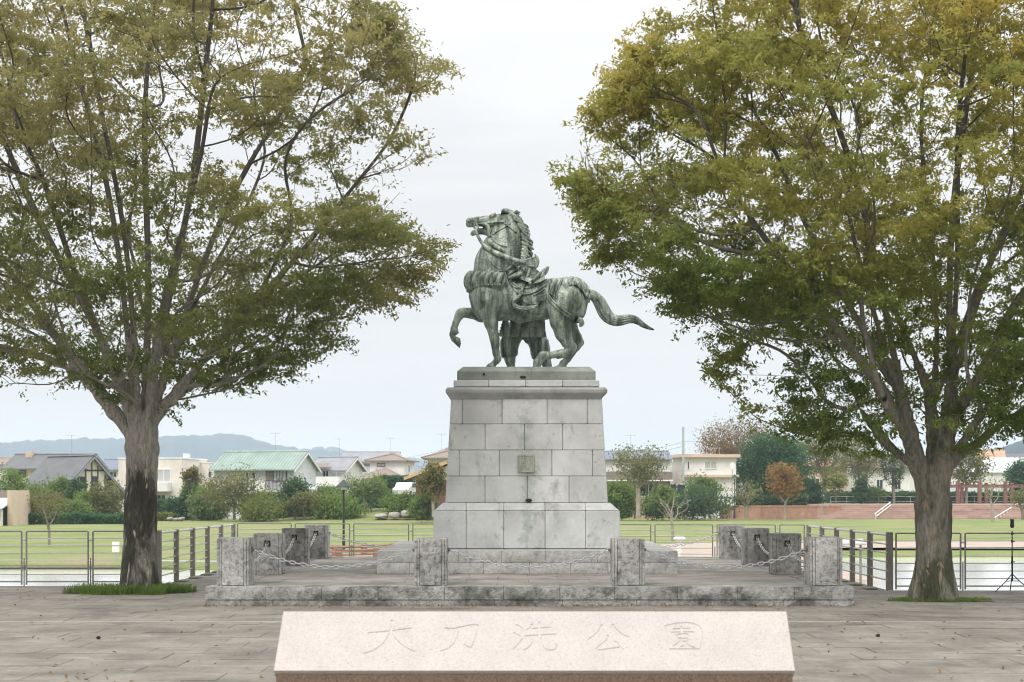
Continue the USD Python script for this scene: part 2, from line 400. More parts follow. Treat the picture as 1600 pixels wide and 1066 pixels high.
stone('pedestal_stone', (0.62, 0.63, 0.625), (0.46, 0.47, 0.46), stain=(0.15, 0.155, 0.13), stain_at=(0.57, 0.74), stain_fac=0.8, speck=0.18, streak=1.6, bump=0.3, sscale=1.9, piece=0.10, green=0.55)
stone('cornice_stone', (0.38, 0.385, 0.37), (0.27, 0.275, 0.265), stain=(0.12, 0.13, 0.12), stain_at=(0.52, 0.7), stain_fac=0.6, speck=0.14, bump=0.22)
stone('base_stone', (0.28, 0.305, 0.27), (0.17, 0.19, 0.165), stain=(0.07, 0.08, 0.07), stain_at=(0.54, 0.72), stain_fac=0.6, speck=0.12, bump=0.22)
stone('step_stone', (0.50, 0.50, 0.48), (0.37, 0.37, 0.355), stain=(0.12, 0.12, 0.105), stain_at=(0.54, 0.7), stain_fac=0.7, speck=0.2, streak=1.3, bump=0.6, sscale=3.0, rocky=0.35)
stone('bollard_stone', (0.48, 0.475, 0.45), (0.28, 0.28, 0.265), stain=(0.085, 0.08, 0.068), stain_at=(0.52, 0.68), stain_fac=0.75, speck=0.3, streak=2.2, bump=1.0, sscale=2.6, rocky=0.62, piece=0.12)
stone('kerb_stone', (0.42, 0.42, 0.40), (0.24, 0.245, 0.23), stain=(0.06, 0.065, 0.055), stain_at=(0.47, 0.62), stain_fac=0.82, speck=0.3, streak=1.0, bump=1.0, sscale=2.0, rocky=0.55, piece=0.16)
stone('deck_stone', (0.31, 0.285, 0.25), (0.19, 0.175, 0.155), stain=(0.08, 0.075, 0.065), stain_at=(0.46, 0.7), stain_fac=0.7, speck=0.3, streak=1.0, bump=0.4, sscale=0.9, piece=0.10, scuff=0.55)
stone('paver_stone', (0.285, 0.262, 0.222), (0.185, 0.17, 0.142), stain=(0.088, 0.082, 0.066), stain_at=(0.46, 0.66), stain_fac=0.62, speck=0.4, streak=1.0, bump=0.6, sscale=0.6, piece=0.08, bscale=40, rocky=0.2, scuff=0.5)
plain('mortar_dark', (0.07, 0.07, 0.062), 0.95, 0.3, 8)
plain('joint_earth', (0.19, 0.17, 0.145), 0.95, 0.3, 3)
plain('pale_strip', (0.34, 0.315, 0.28), 0.9, 0.15, 3, 0.3, 40, piece=0.1)
plain('white_scuff', (0.5, 0.48, 0.44), 0.9, 0.2, 9, 0.2)
plain('niche_dark', (0.03, 0.028, 0.024), 0.95, 0.3, 20)
plain('chain_steel', (0.44, 0.45, 0.46), 0.5, 0.2, 30, metallic=0.55)
plain('rust_iron', (0.16, 0.12, 0.09), 0.8, 0.4, 25)
# bronze with verdigris streaks
mat('bronze', {'g': ('geometry', {}), 'map': ('mapping', {'scale': (9.0, 9.0, 1.5)}), 'n': ('noise_texture', {'scale': 1.0, 'detail': 7.0, 'roughness': 0.62, 'distortion': 0.4}),
    'r': ('rgb_ramp', {'ramp': [(0.32, (0.048, 0.06, 0.053)), (0.43, (0.14, 0.168, 0.146)), (0.53, (0.28, 0.325, 0.285)), (0.66, (0.46, 0.515, 0.46))]}),
    'n2': ('noise_texture', {'scale': 2.0, 'detail': 4.0}), 'r2': ('rgb_ramp', {'ramp': [(0.3, (0.62, 0.64, 0.63)), (0.65, (1.1, 1.12, 1.08))]}),
    'm': ('mix_color', {'blend_type': 'multiply', 'fac': 1.0, 'use_clamp': False}),
    'bn': ('noise_texture', {'scale': 26.0, 'detail': 5.0}), 'b': ('bump', {'strength': 0.5, 'distance': 0.04}), 'p': ('principled_bsdf', {'roughness': 0.5, 'metallic': 0.25})},
    [('g.position', 'map.vector'), ('map.vector', 'n.vector'), ('n.fac', 'r.fac'), ('g.position', 'n2.vector'), ('n2.fac', 'r2.fac'), ('r.color', 'm.a'), ('r2.color', 'm.b'), ('m.result', 'p.base_color'),
     ('g.position', 'bn.vector'), ('bn.fac', 'b.height'), ('b.normal', 'p.normal')])
# pink granite
def granite(name, a, b, speck):
    mat(name, {'g': ('geometry', {}), 'v': ('voronoi_texture', {'scale': 150.0, 'feature': 'f1'}), 'sep': ('separate_color', {}),
        'r': ('rgb_ramp', {'ramp': [(0.0, speck), (0.05, speck), (0.09, a), (0.5, a), (0.55, b), (1.0, b)]}),
        'n': ('noise_texture', {'scale': 5.0, 'detail': 5.0}), 'nr': ('rgb_ramp', {'ramp': [(0.3, (0.93, 0.93, 0.93)), (0.7, (1.04, 1.03, 1.02))]}), 'm': ('mix_color', {'blend_type': 'multiply', 'fac': 1.0, 'use_clamp': False}),
        'p': ('principled_bsdf', {'roughness': 0.55})},
        [('g.position', 'v.vector'), ('v.color', 'sep.color'), ('sep.r', 'r.fac'), ('g.position', 'n.vector'), ('n.fac', 'nr.fac'), ('r.color', 'm.a'), ('nr.color', 'm.b'), ('m.result', 'p.base_color')])
granite('pink_granite', (0.465, 0.43, 0.405), (0.43, 0.385, 0.36), (0.33, 0.295, 0.28))
stone('emblem_stone', (0.44, 0.455, 0.38), (0.34, 0.36, 0.29), stain=(0.16, 0.17, 0.13), speck=0.15)
granite('pink_granite_cut', (0.50, 0.47, 0.45), (0.465, 0.43, 0.41), (0.37, 0.33, 0.31))
granite('brown_granite', (0.19, 0.13, 0.09), (0.115, 0.078, 0.055), (0.05, 0.04, 0.035))
plain('fence_steel', (0.25, 0.245, 0.235), 0.5, 0.15, 9, metallic=0.3)
plain('fence_rail', (0.50, 0.50, 0.49), 0.38, 0.1, 9, metallic=0.55)
plain('fence_post', (0.22, 0.2, 0.175), 0.75, 0.2, 9)
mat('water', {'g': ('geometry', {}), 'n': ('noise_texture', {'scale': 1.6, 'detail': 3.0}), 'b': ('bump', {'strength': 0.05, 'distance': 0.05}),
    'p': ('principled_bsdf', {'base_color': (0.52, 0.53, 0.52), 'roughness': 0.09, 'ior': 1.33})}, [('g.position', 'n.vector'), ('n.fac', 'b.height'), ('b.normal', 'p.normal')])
mat('lawn_grass', {'g': ('geometry', {}), 'n': ('noise_texture', {'scale': 0.22, 'detail': 8.0, 'roughness': 0.65}), 'r': ('rgb_ramp', {'ramp': [(0.3, (0.12, 0.18, 0.045)), (0.45, (0.19, 0.24, 0.075)), (0.57, (0.25, 0.265, 0.105)), (0.66, (0.28, 0.24, 0.135))]}),
    'n2': ('noise_texture', {'scale': 9.0, 'detail': 5.0, 'roughness': 0.7}), 'r2': ('rgb_ramp', {'ramp': [(0.3, (0.72, 0.75, 0.7)), (0.7, (1.18, 1.15, 1.1))]}), 'm': ('mix_color', {'blend_type': 'multiply', 'fac': 1.0, 'use_clamp': False}),
    'b': ('bump', {'strength': 0.6, 'distance': 0.06}), 'p': ('principled_bsdf', {'roughness': 0.95})},
    [('g.position', 'n.vector'), ('n.fac', 'r.fac'), ('g.position', 'n2.vector'), ('n2.fac', 'r2.fac'), ('r.color', 'm.a'), ('r2.color', 'm.b'), ('m.result', 'p.base_color'), ('n2.fac', 'b.height'), ('b.normal', 'p.normal')])
plain('gravel_path', (0.42, 0.35, 0.29), 0.95, 0.15, 1.2, 0.4, 30)
plain('hill_forest', (0.03, 0.06, 0.075), 0.95, 0.35, 0.012)  # forest colour turned bluish: distance haze painted into the hills' base colour
plain('moss_earth', (0.13, 0.12, 0.06), 0.95, 0.5, 5, 0.6, 40)
# walls, roofs, joinery
for n_, c_ in dict(wall_cream=(0.70, 0.65, 0.53), wall_white=(0.74, 0.73, 0.70), wall_grey=(0.58, 0.60, 0.62), wall_tan=(0.52, 0.42, 0.31), wall_pink=(0.62, 0.48, 0.38), wall_beige=(0.72, 0.67, 0.60),
                   timber_dark=(0.06, 0.045, 0.035), brown_board=(0.15, 0.07, 0.05), brown_band=(0.22, 0.18, 0.155), trim_white=(0.78, 0.78, 0.77), white_metal=(0.8, 0.81, 0.82), concrete=(0.40, 0.38, 0.35), orange_eave=(0.55, 0.36, 0.2)).items():
    plain(n_, c_, 0.85, 0.10, 0.9)
def roof(name, color, scale, rough=0.6):
    c = np.array(color)
    mat(name, {'g': ('geometry', {}), 'n': ('noise_texture', {'scale': 0.8, 'detail': 5.0}), 'r': ('rgb_ramp', {'ramp': [(0.3, tuple(c * 0.85)), (0.7, tuple(c * 1.15))]}),
        'p': ('principled_bsdf', {'roughness': rough})}, [('g.position', 'n.vector'), ('n.fac', 'r.fac'), ('r.color', 'p.base_color')])
roof('roof_slate', (0.13, 0.135, 0.14), 1); roof('roof_green', (0.27, 0.35, 0.31), 1); roof('roof_grey', (0.26, 0.27, 0.29), 1); roof('roof_blue', (0.17, 0.20, 0.25), 1); roof('roof_brown', (0.24, 0.19, 0.16), 1); roof('roof_rust', (0.45, 0.27, 0.17), 1)
mat('window_glass', {'p': ('principled_bsdf', {'base_color': (0.045, 0.055, 0.06), 'roughness': 0.08})}, [])
mat('window_curtain', {'p': ('principled_bsdf', {'base_color': (0.45, 0.46, 0.45), 'roughness': 0.25})}, [])
plain('red_brick', (0.38, 0.215, 0.155), 0.9, 0.2, 1.5, 0.3, 20, piece=0.1)
plain('step_brick', (0.35, 0.24, 0.195), 0.9, 0.2, 0.7, piece=0.1)
plain('terrace_earth', (0.36, 0.28, 0.2), 0.95, 0.15, 0.6)
plain('pergola_paint', (0.19, 0.09, 0.075), 0.75, 0.15, 2)
plain('bridge_paint', (0.27, 0.135, 0.10), 0.75, 0.2, 2)
plain('black_metal', (0.02, 0.02, 0.022), 0.5, 0.2, 12)
plain('dark_plastic', (0.015, 0.015, 0.017), 0.4, 0.2, 12)
plain('lamp_green', (0.03, 0.045, 0.045), 0.5, 0.2, 5)
plain('lamp_white', (0.8, 0.8, 0.78), 0.4, 0.03, 5)
plain('sign_white', (0.78, 0.78, 0.77), 0.5, 0.05, 5)
plain('car_paint', (0.72, 0.73, 0.74), 0.25, 0.03, 2)
plain('tyre_rubber', (0.02, 0.02, 0.02), 0.9, 0.2, 10)
plain('boulder_stone', (0.33, 0.31, 0.285), 0.9, 0.25, 3, 0.5, 12)
plain('pole_grey', (0.36, 0.42, 0.40), 0.8, 0.08, 2)
plain('rail_ochre', (0.42, 0.30, 0.12), 0.7, 0.1, 3)
plain('roof_metal', (0.6, 0.62, 0.64), 0.45, 0.06, 1)
bark('bark_left', (0.36, 0.335, 0.29), (0.05, 0.047, 0.03), 1.5, 2.7, 0.19, (0.46, 0.39, 0.34))
bark('bark_right', (0.27, 0.25, 0.20), (0.075, 0.075, 0.045), -0.5, 6.0, 0.14, (0.36, 0.27, 0.19))
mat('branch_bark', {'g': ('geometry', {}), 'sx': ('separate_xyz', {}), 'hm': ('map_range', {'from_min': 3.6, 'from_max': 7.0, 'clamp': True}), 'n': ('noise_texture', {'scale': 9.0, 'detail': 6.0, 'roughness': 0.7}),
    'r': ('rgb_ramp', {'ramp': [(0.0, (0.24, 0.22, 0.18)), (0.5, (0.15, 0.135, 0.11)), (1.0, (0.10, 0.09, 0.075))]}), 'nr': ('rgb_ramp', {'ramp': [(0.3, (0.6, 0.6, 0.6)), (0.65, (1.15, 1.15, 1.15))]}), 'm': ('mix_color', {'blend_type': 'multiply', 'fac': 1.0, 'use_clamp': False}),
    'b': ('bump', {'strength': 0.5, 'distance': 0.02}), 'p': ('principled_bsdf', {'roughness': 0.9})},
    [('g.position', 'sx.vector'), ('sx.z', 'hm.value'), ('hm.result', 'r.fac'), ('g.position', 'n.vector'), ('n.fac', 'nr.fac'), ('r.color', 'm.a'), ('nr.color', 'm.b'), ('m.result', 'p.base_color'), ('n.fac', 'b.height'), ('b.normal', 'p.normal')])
plain('thin_bark', (0.20, 0.18, 0.15), 0.9, 0.25, 2)
plain('pale_bark', (0.33, 0.29, 0.24), 0.9, 0.2, 2)
G1 = [(0.1, (0.086, 0.131, 0.038)), (0.4, (0.196, 0.245, 0.073)), (0.65, (0.330, 0.342, 0.114)), (0.9, (0.525, 0.416, 0.163))]
leaf('leaf_left', G1, 0.55, 0.7, (2.8, 9.3, [(0.1, (0.176, 0.189, 0.076)), (0.4, (0.408, 0.359, 0.148)), (0.65, (0.614, 0.472, 0.232)), (0.9, (0.614, 0.506, 0.297))]))
leaf('leaf_right', [(0.1, (0.098, 0.152, 0.038)), (0.4, (0.223, 0.284, 0.070)), (0.65, (0.389, 0.407, 0.104)), (0.9, (0.603, 0.491, 0.137))], 0.55, 0.7,
     (3.7, 10.0, [(0.1, (0.254, 0.264, 0.068)), (0.4, (0.525, 0.435, 0.114)), (0.65, (0.614, 0.506, 0.148)), (0.9, (0.614, 0.506, 0.177))]))
def gl(name, a, b, trans=0.35, clump=0.8):
    a, b = np.array(a), np.array(b)
    leaf(name, [(0.15, tuple(a * 0.6)), (0.4, tuple(a)), (0.65, tuple(b)), (0.9, tuple(b * 1.3))], trans, clump)
gl('leaf_mid', (0.180, 0.261, 0.072), (0.307, 0.388, 0.116)); gl('leaf_dark', (0.080, 0.143, 0.059), (0.133, 0.205, 0.086)); gl('leaf_deep', (0.068, 0.152, 0.061), (0.113, 0.228, 0.091))
gl('leaf_olive', (0.200, 0.206, 0.069), (0.312, 0.294, 0.119)); gl('leaf_bright', (0.184, 0.272, 0.057), (0.304, 0.380, 0.095)); gl('leaf_yellow', (0.200, 0.240, 0.050), (0.320, 0.330, 0.080))
gl('leaf_brown', (0.26, 0.18, 0.07), (0.37, 0.25, 0.10)); gl('leaf_rust', (0.36, 0.21, 0.07), (0.55, 0.15, 0.11), 0.35, 0.5); gl('leaf_autumn', (0.2, 0.18, 0.05), (0.34, 0.21, 0.07), 0.35, 0.9)
plain('hedge_core', (0.02, 0.03, 0.015), 0.95, 0.3, 4)
gl('grass_blade', (0.15, 0.23, 0.05), (0.27, 0.32, 0.10), 0.45, 3.0)
gl('fallen_leaf', (0.28, 0.16, 0.06), (0.36, 0.24, 0.09), 0.1, 6.0)
mat('haze_air', {'v': ('principled_volume', {'color': (0.74, 0.885, 1.0), 'density': 0.00026, 'anisotropy': 0.0})}, [], surface=None, volume='v.volume')
# ------------------------------------------------------------------ plaza, platform, pedestal
rng = random.Random(7)
nrg = np.random.default_rng(7)
CX = 0.27                       # the monument's centre line
PL_X0, PL_X1, PL_Y0, PL_Y1, PL_Z = CX - 4.93, CX + 4.93, 23.2, 34.4, 0.29

def struct(name, mesh, m, parent=None, smooth=False, kind='structure'):
    return obj(name, mesh, m, parent, smooth, kind=kind if parent is None else None)

LFX, RFX = -6.62, 6.72          # the side fences
LFY, RFY, BFY = 28.6, 27.2, 36.3
plaza = struct('plaza', cat([box(-40, LFX - 0.05, -6, LFY + 0.12, -1.6, -0.03), box(LFX - 0.05, RFX + 0.05, -6, BFY + 0.12, -1.6, -0.032), box(RFX + 0.05, 40, -6, RFY + 0.12, -1.6, -0.03)]), 'joint_earth')
strip_y = 20.3
def paver(x0, x1, y0, y1):
    dz = nrg.uniform(-0.0035, 0.0035)
    return box(x0 + 0.003, x1 - 0.003, y0 + 0.003, y1 - 0.003, -0.05, dz)
cells = []
row, y = 0, 12.1
while y < BFY:
    dy = 0.6
    y1 = y + dy
    if abs(y - strip_y) < 0.61 and y < strip_y < y1 + 0.02:
        y1 = strip_y - 0.06
    x = -11.4 + (0.3 if row % 2 else 0)
    while x < 11.4:
        x1 = x + 0.6
        skip = (PL_X0 - 0.02 < x and x1 < PL_X1 + 0.02 and PL_Y0 - 0.02 < y and y1 < PL_Y1) or (y1 > LFY + 0.1 and x < LFX) or (y1 > RFY + 0.1 and x1 > RFX)
        if not skip:
            cells.append((x, x1, y, y1))
        x = x1
    row += 1
    y = y1 + (0.12 if abs(y1 - (strip_y - 0.06)) < 1e-6 else 0)
def vis(c):
    xm, ym = (c[0] + c[1]) / 2, (c[2] + c[3]) / 2
    px = 800 + xm * FPX / ym
    return -20 < px < 1620 and ym > 13.4 and not (PL_X0 < xm < PL_X1 and ym > PL_Y0)
near = sorted([c for c in cells if vis(c)], key=lambda c: c[2])[:300]
ns = set(near)
for c in near:
    obj('paver', paver(*c), 'paver_stone', plaza)
obj('far_paving', cat([paver(*c) for c in cells if c not in ns]), 'paver_stone', plaza, kind='stuff')
for k in range(24):
    x0 = -11.3 + k * 0.95
    obj('strip_stone', box(x0 + 0.004, x0 + 0.946, strip_y - 0.058, strip_y + 0.058, -0.05, 0.003), 'pale_strip', plaza)
def blotch(cx, cy, a, b, seed, z=0.0075):
    th = np.linspace(0, 2 * np.pi, 40, endpoint=False)
    r = 0.55 + 0.9 * meshkit.fbm(np.stack([np.cos(th) * 1.6 + seed * 3.1, np.sin(th) * 1.6, th * 0], 1), 4, seed)
    v = np.stack([cx + a * r * np.cos(th), cy + b * r * np.sin(th), np.full(40, z)], 1)
    v = np.vstack([v, [[cx, cy, z]]])
    return trimesh.Trimesh(v, [(i, (i + 1) % 40, 40) for i in range(40)], process=False)
# --- the platform the monument stands on
plat = thing('stone_platform', 'low square platform of rough grey stone blocks carrying the pedestal and bollards', 'platform')
obj('mortar_core', box(PL_X0 + 0.06, PL_X1 - 0.06, PL_Y0 + 0.06, PL_Y1 - 0.06, -0.03, 0.235), 'mortar_dark', plat)
def run_blocks(name, a, b, n, fn, jitter=0.08, shift=0.0):
    e = np.linspace(a, b, n + 1)
    e[1:-1] += (nrg.uniform(-jitter, jitter, n - 1) + shift)
    for i in range(n):
        fn(e[i] + 0.004, e[i + 1] - 0.004, i)
sd = [0]
def nxt():
    sd[0] += 1
    return sd[0]
for (za, zb, n, off) in ((0.095, PL_Z, 11, 0.0), (-0.03, 0.088, 9, 0.03)):
    nm = 'edge_block' if za > 0 else 'footing_block'
    sz = 0.07 if za > 0 else 0.1
    ins = 0.0 if za > 0 else -0.012
    run_blocks(nm, PL_X0, PL_X1, n, lambda a, b, i: obj(nm, rock_block(a, b, PL_Y0 - ins, PL_Y0 + 0.42, za, zb, 'flr', 0.045, sz, nxt(), 7.0), 'kerb_stone', plat, smooth=28))
    run_blocks(nm, PL_X0, PL_X1, n, lambda a, b, i: obj(nm, rock_block(a, b, PL_Y1 - 0.42, PL_Y1, za, zb, 'blr', 0.03, 0.2, nxt()), 'kerb_stone', plat, smooth=28))
    for s in 'lr':
        x0, x1 = (PL_X0, PL_X0 + 0.42) if s == 'l' else (PL_X1 - 0.42, PL_X1)
        run_blocks(nm, PL_Y0 + 0.424, PL_Y1 - 0.424, n, lambda a, b, i: obj(nm, rock_block(x0, x1, a, b, za, zb, s, 0.03, 0.14, nxt()), 'kerb_stone', plat, smooth=28))
yy = PL_Y0 + 0.424
r_ = 0
while yy < PL_Y1 - 0.5:
    y2 = min(yy + 0.86, PL_Y1 - 0.424)
    xx = PL_X0 + 0.424
    first = True
    while xx < PL_X1 - 0.43:
        x2 = min(xx + (0.5 if first and r_ % 2 else 1.0), PL_X1 - 0.424)
        first = False
        if not (CX - 2.4 < xx and x2 < CX + 2.4 and yy > 27.3 and y2 < 32.6):
            obj('deck_slab', box(xx + 0.004, x2 - 0.004, yy + 0.004, y2 - 0.004, 0.2, PL_Z - 0.004 + nrg.uniform(-0.003, 0.003)), 'deck_stone', plat)
        xx = x2
    yy = y2; r_ += 1

# --- the pedestal
ped = thing('stone_pedestal', 'tall tapered pedestal of pale granite blocks with moulded cornice and carved square emblem', 'pedestal')
PY = 29.8
SX0, SX1, SY0, SY1 = CX - 2.66, CX + 2.66, 27.0, 32.6
obj('mortar_core', cat([box(SX0 + 0.03, SX1 - 0.03, SY0 + 0.03, SY1 - 0.03, PL_Z - 0.01, 0.66), box(CX - 1.66, CX + 1.66, PY - 1.62, PY + 1.62, 0.66, 1.45),
                        trimesh.convex.convex_hull(np.array([(CX + sx * w, PY + sy * (w - 0.07), z) for z, w in ((1.45, 1.475), (3.5, 1.375)) for sx in (-1, 1) for sy in (-1, 1)]))]), 'mortar_dark', ped)
def ring_rock(z0, z1, fj, nside, amp, sz):
    e = [SX0] + [xat(p, SY0) for p in fj] + [SX1]
    for a, b in zip(e[:-1], e[1:]):
        obj('step_block', rock_block(a + 0.004, b - 0.004, SY0, SY0 + 0.6, z0, z1, 'flr', amp, sz, nxt()), 'step_stone', ped, smooth=28)
        obj('step_block', rock_block(a + 0.004, b - 0.004, SY1 - 0.6, SY1, z0, z1, 'blr', amp, 0.25, nxt()), 'step_stone', ped, smooth=28)
    for s in 'lr':
        x0, x1 = (SX0, SX0 + 0.6) if s == 'l' else (SX1 - 0.6, SX1)
        run_blocks('', SY0 + 0.604, SY1 - 0.604, nside, lambda a, b, i: obj('step_block', rock_block(x0, x1, a, b, z0, z1, s, amp, 0.15, nxt()), 'step_stone', ped, smooth=28))
ring_rock(PL_Z, 0.484, [640, 686, 755, 827, 892, 950, 1005], 5, 0.035, 0.07)
ring_rock(0.490, 0.693, [650, 716, 784, 853, 934, 1000], 5, 0.04, 0.07)
# top slabs of the step, inside the ring
for i in range(5):
    for j in range(5):
        x0, x1 = [SX0 + 0.604 + t * (SX1 - SX0 - 1.208) / 5 for t in (i, i + 1)]
        y0, y1 = [SY0 + 0.604 + t * (SY1 - SY0 - 1.208) / 5 for t in (j, j + 1)]
        if j in (0, 4) or i in (0, 4):
            obj('step_slab', box(x0 + 0.003, x1 - 0.003, y0 + 0.003, y1 - 0.003, 0.6, 0.688), 'step_stone', ped)

def course(name, z0, z1, w0, w1, dep0, dep1, joints, side_n, mt='pedestal_stone', thick=0.45, bev=0.009, zpix=None):
    """A ring of squared blocks; half width w0 at the bottom, w1 at the top; dep likewise in depth; joints in metres from the centre line."""
    e = np.r_[-w0, joints, w0]
    def X(x, z):
        return x * (1 + (w1 / w0 - 1) * (z - z0) / (z1 - z0)) if abs(abs(x) - w0) < 1e-6 else x
    D = lambda z: dep0 + (dep1 - dep0) * (z - z0) / (z1 - z0)
    g = 0.0035
    for sgn in (-1, 1):
        for a, b in zip(e[:-1], e[1:]):
            pts = []
            for z in (z0 + g, z1 - g):
                xa, xb = X(a, z), X(b, z)
                xa += g if abs(a + w0) > 1e-6 else 0
                xb -= g if abs(b - w0) > 1e-6 else 0
                ys = (PY - D(z), PY - dep1 + thick) if sgn < 0 else (PY + dep1 - thick, PY + D(z))
                for y in ys:
                    for x in (xa, xb):
                        pts.append((CX + x, y, z))
            obj(name, bevel8(pts, bev), mt, ped)
    ye = np.linspace(-(dep1 - thick), dep1 - thick, side_n + 1)
    if side_n > 1:
        ye[1:-1] += nrg.uniform(-0.12, 0.12, side_n - 1)
    for sgn in (-1, 1):
        for a, b in zip(ye[:-1], ye[1:]):
            pts = []
            for z in (z0 + g, z1 - g):
                w = w0 + (w1 - w0) * (z - z0) / (z1 - z0)
                xs = (CX - w, CX - w1 + thick) if sgn < 0 else (CX + w1 - thick, CX + w)
                for y in (PY + a + g, PY + b - g):
                    for x in xs:
                        pts.append((x, y, z))
            obj(name, bevel8(pts, bev), mt, ped)
def jz(zs, Y):     # joints read off the enlarged photograph
    return np.array([xat(640 + z * 0.33771, Y) - CX for z in zs])
B0 = 1.715
course('base_block', 0.693, 1.394, B0, B0, 1.70, 1.70, jz([262, 436, 627, 815], 28.1), 3, bev=0.01)
course('plinth_cap_block', 1.394, 1.54, B0 - 0.012, 1.545, 1.69, 1.52, jz([262, 436, 627, 815], 28.1), 3, bev=0.008)
zc = [1.54, zat(744, 28.33), zat(703.3, 28.36), zat(662.6, 28.4), zat(623.5, 28.43)]
wc = np.interp(zc, [1.54, zc[-1]], [1.508, 1.405])
js = [[349, 545, 738], [229, 415, 659, 848], [349, 532, 709], [244, 428, 637, 824]]
for i in range(4):
    course('shaft_block', zc[i], zc[i + 1], wc[i], wc[i + 1], wc[i] - 0.04, wc[i + 1] - 0.04, jz(js[i], 28.35), 3)
# cornice: four mitred lengths of one moulding
def moulding(prof, name, mt):
    """prof: (outward offset from the half widths, z)"""
    W, Dp = 1.40, 1.36
    p = np.array(prof)
    loop = []
    for o, z in p:
        loop.append([(CX - W - o, PY - Dp - o, z), (CX + W + o, PY - Dp - o, z), (CX + W + o, PY + Dp + o, z), (CX - W - o, PY + Dp + o, z)])
    loop = np.array(loop)
    n = len(p)
    for s in range(4):
        a, b = loop[:, s], loop[:, (s + 1) % 4]
        v = np.vstack([a, b])
        f = []
        for i in range(n):
            j = (i + 1) % n
            f += [(i, n + i, n + j), (i, n + j, j)]
        for i in range(1, n - 1):
            f += [(0, i, i + 1), (n, n + i + 1, n + i)]
        m = trimesh.Trimesh(v, f, process=False)
        obj(name, m, mt, ped)
z9 = zc[-1]
moulding([(-0.35, z9), (0.004, z9), (0.012, z9 + 0.03), (0.022, z9 + 0.05), (0.045, z9 + 0.075), (0.085, z9 + 0.105), (0.10, z9 + 0.112), (0.102, z9 + 0.165), (0.07, z9 + 0.21), (-0.35, z9 + 0.25)], 'cornice', 'cornice_stone')
zt0 = z9 + 0.235
course('top_slab', zt0, zt0 + 0.125, 1.365, 1.36, 1.25, 1.245, jz([366, 538, 709], 28.55), 3, thick=0.5)
obj('top_fill', box(CX - 1.3, CX + 1.3, PY - 1.2, PY + 1.2, z9 + 0.1, zt0 + 0.11), 'mortar_dark', ped)
ZB0 = zt0 + 0.125
ZB1 = ZB0 + 0.265
for (xa, xb) in ((-1.30, 0.085), (0.09, 1.30)):
    m = hull([(CX + x, PY + sy * (1.15 - c), z) for sy in (-1, 1) for (x, z, c) in ((xa, ZB0, 0), (xb, ZB0, 0), (xa, ZB0 + 0.17, 0), (xb, ZB0 + 0.17, 0),
             (xa + (0.11 if xa < -1 else 0), ZB1, 0.10), (xb - (0.11 if xb > 1 else 0), ZB1, 0.10))])
    obj('statue_base', m, 'base_stone', ped, label='dark grey green chamfered slab under the hooves')
# drain openings and the carved emblem
def disc(px, py, Y, r, flat=1.0, d=0.03):
    c = at(px, py, Y)
    m = trimesh.creation.cylinder(r, d, sections=14)
    m.apply_transform(trimesh.transformations.rotation_matrix(math.pi / 2, (1, 0, 0)))
    m.apply_scale((1, 1, flat)); m.apply_translation(c)
    return m
obj('drain_hole', disc(756, 585, 28.65, 0.025), 'niche_dark', ped)
obj('drain_hole', disc(817, 589.5, 28.65, 0.06, 0.42), 'niche_dark', ped)
obj('drain_hole', disc(826, 782.2, 28.27, 0.065, 0.5), 'niche_dark', ped)
for (px, py, w, h, s) in ((823, 642, 4.5, 5, 1), (767, 645, 8, 6, 2), (890, 647, 7, 5, 3), (787, 757, 9, 4, 4), (876, 765, 11, 8, 5), (868, 724, 5, 4, 6), (881, 712, 5, 3, 7), (803, 661, 5, 2.5, 8)):
    pass
EX, EZ = at(821.5, 724, 28.34)[0], at(821.5, 724, 28.34)[2]
EY = 28.345
fr = [box(EX - 0.155, EX + 0.155, EY - 0.012, EY + 0.02, EZ + 0.135, EZ + 0.155), box(EX - 0.155, EX + 0.155, EY - 0.012, EY + 0.02, EZ - 0.165, EZ - 0.145),
      box(EX - 0.155, EX - 0.135, EY - 0.011, EY + 0.02, EZ - 0.145, EZ + 0.135), box(EX + 0.135, EX + 0.155, EY - 0.011, EY + 0.02, EZ - 0.145, EZ + 0.135)]
em = obj('emblem', box(EX - 0.134, EX + 0.134, EY - 0.004, EY + 0.02, EZ - 0.144, EZ + 0.134), 'emblem_stone', ped, label='greenish square panel with a carved sign')
obj('emblem_frame', cat(fr), 'emblem_stone', em)
def stroke2(pts, r):
    return tube([(EX + x, EY - 0.005, EZ + z) for x, z in pts], r, 6)
obj('emblem_relief', cat([stroke2(p, 0.013) for p in ([(-0.085, 0.10), (-0.09, -0.07), (-0.075, -0.10)], [(-0.085, 0.10), (-0.04, 0.10), (-0.03, 0.03), (-0.06, 0.0)], [(-0.04, -0.02), (-0.05, -0.06), (0.0, -0.055), (0.01, -0.02)],
     [(0.07, 0.11), (0.065, -0.08), (0.05, -0.11), (0.02, -0.09)], [(0.07, 0.10), (0.105, 0.095), (0.10, 0.01), (0.075, 0.0)], [(0.01, 0.09), (0.03, 0.05)])]), 'emblem_stone', em)

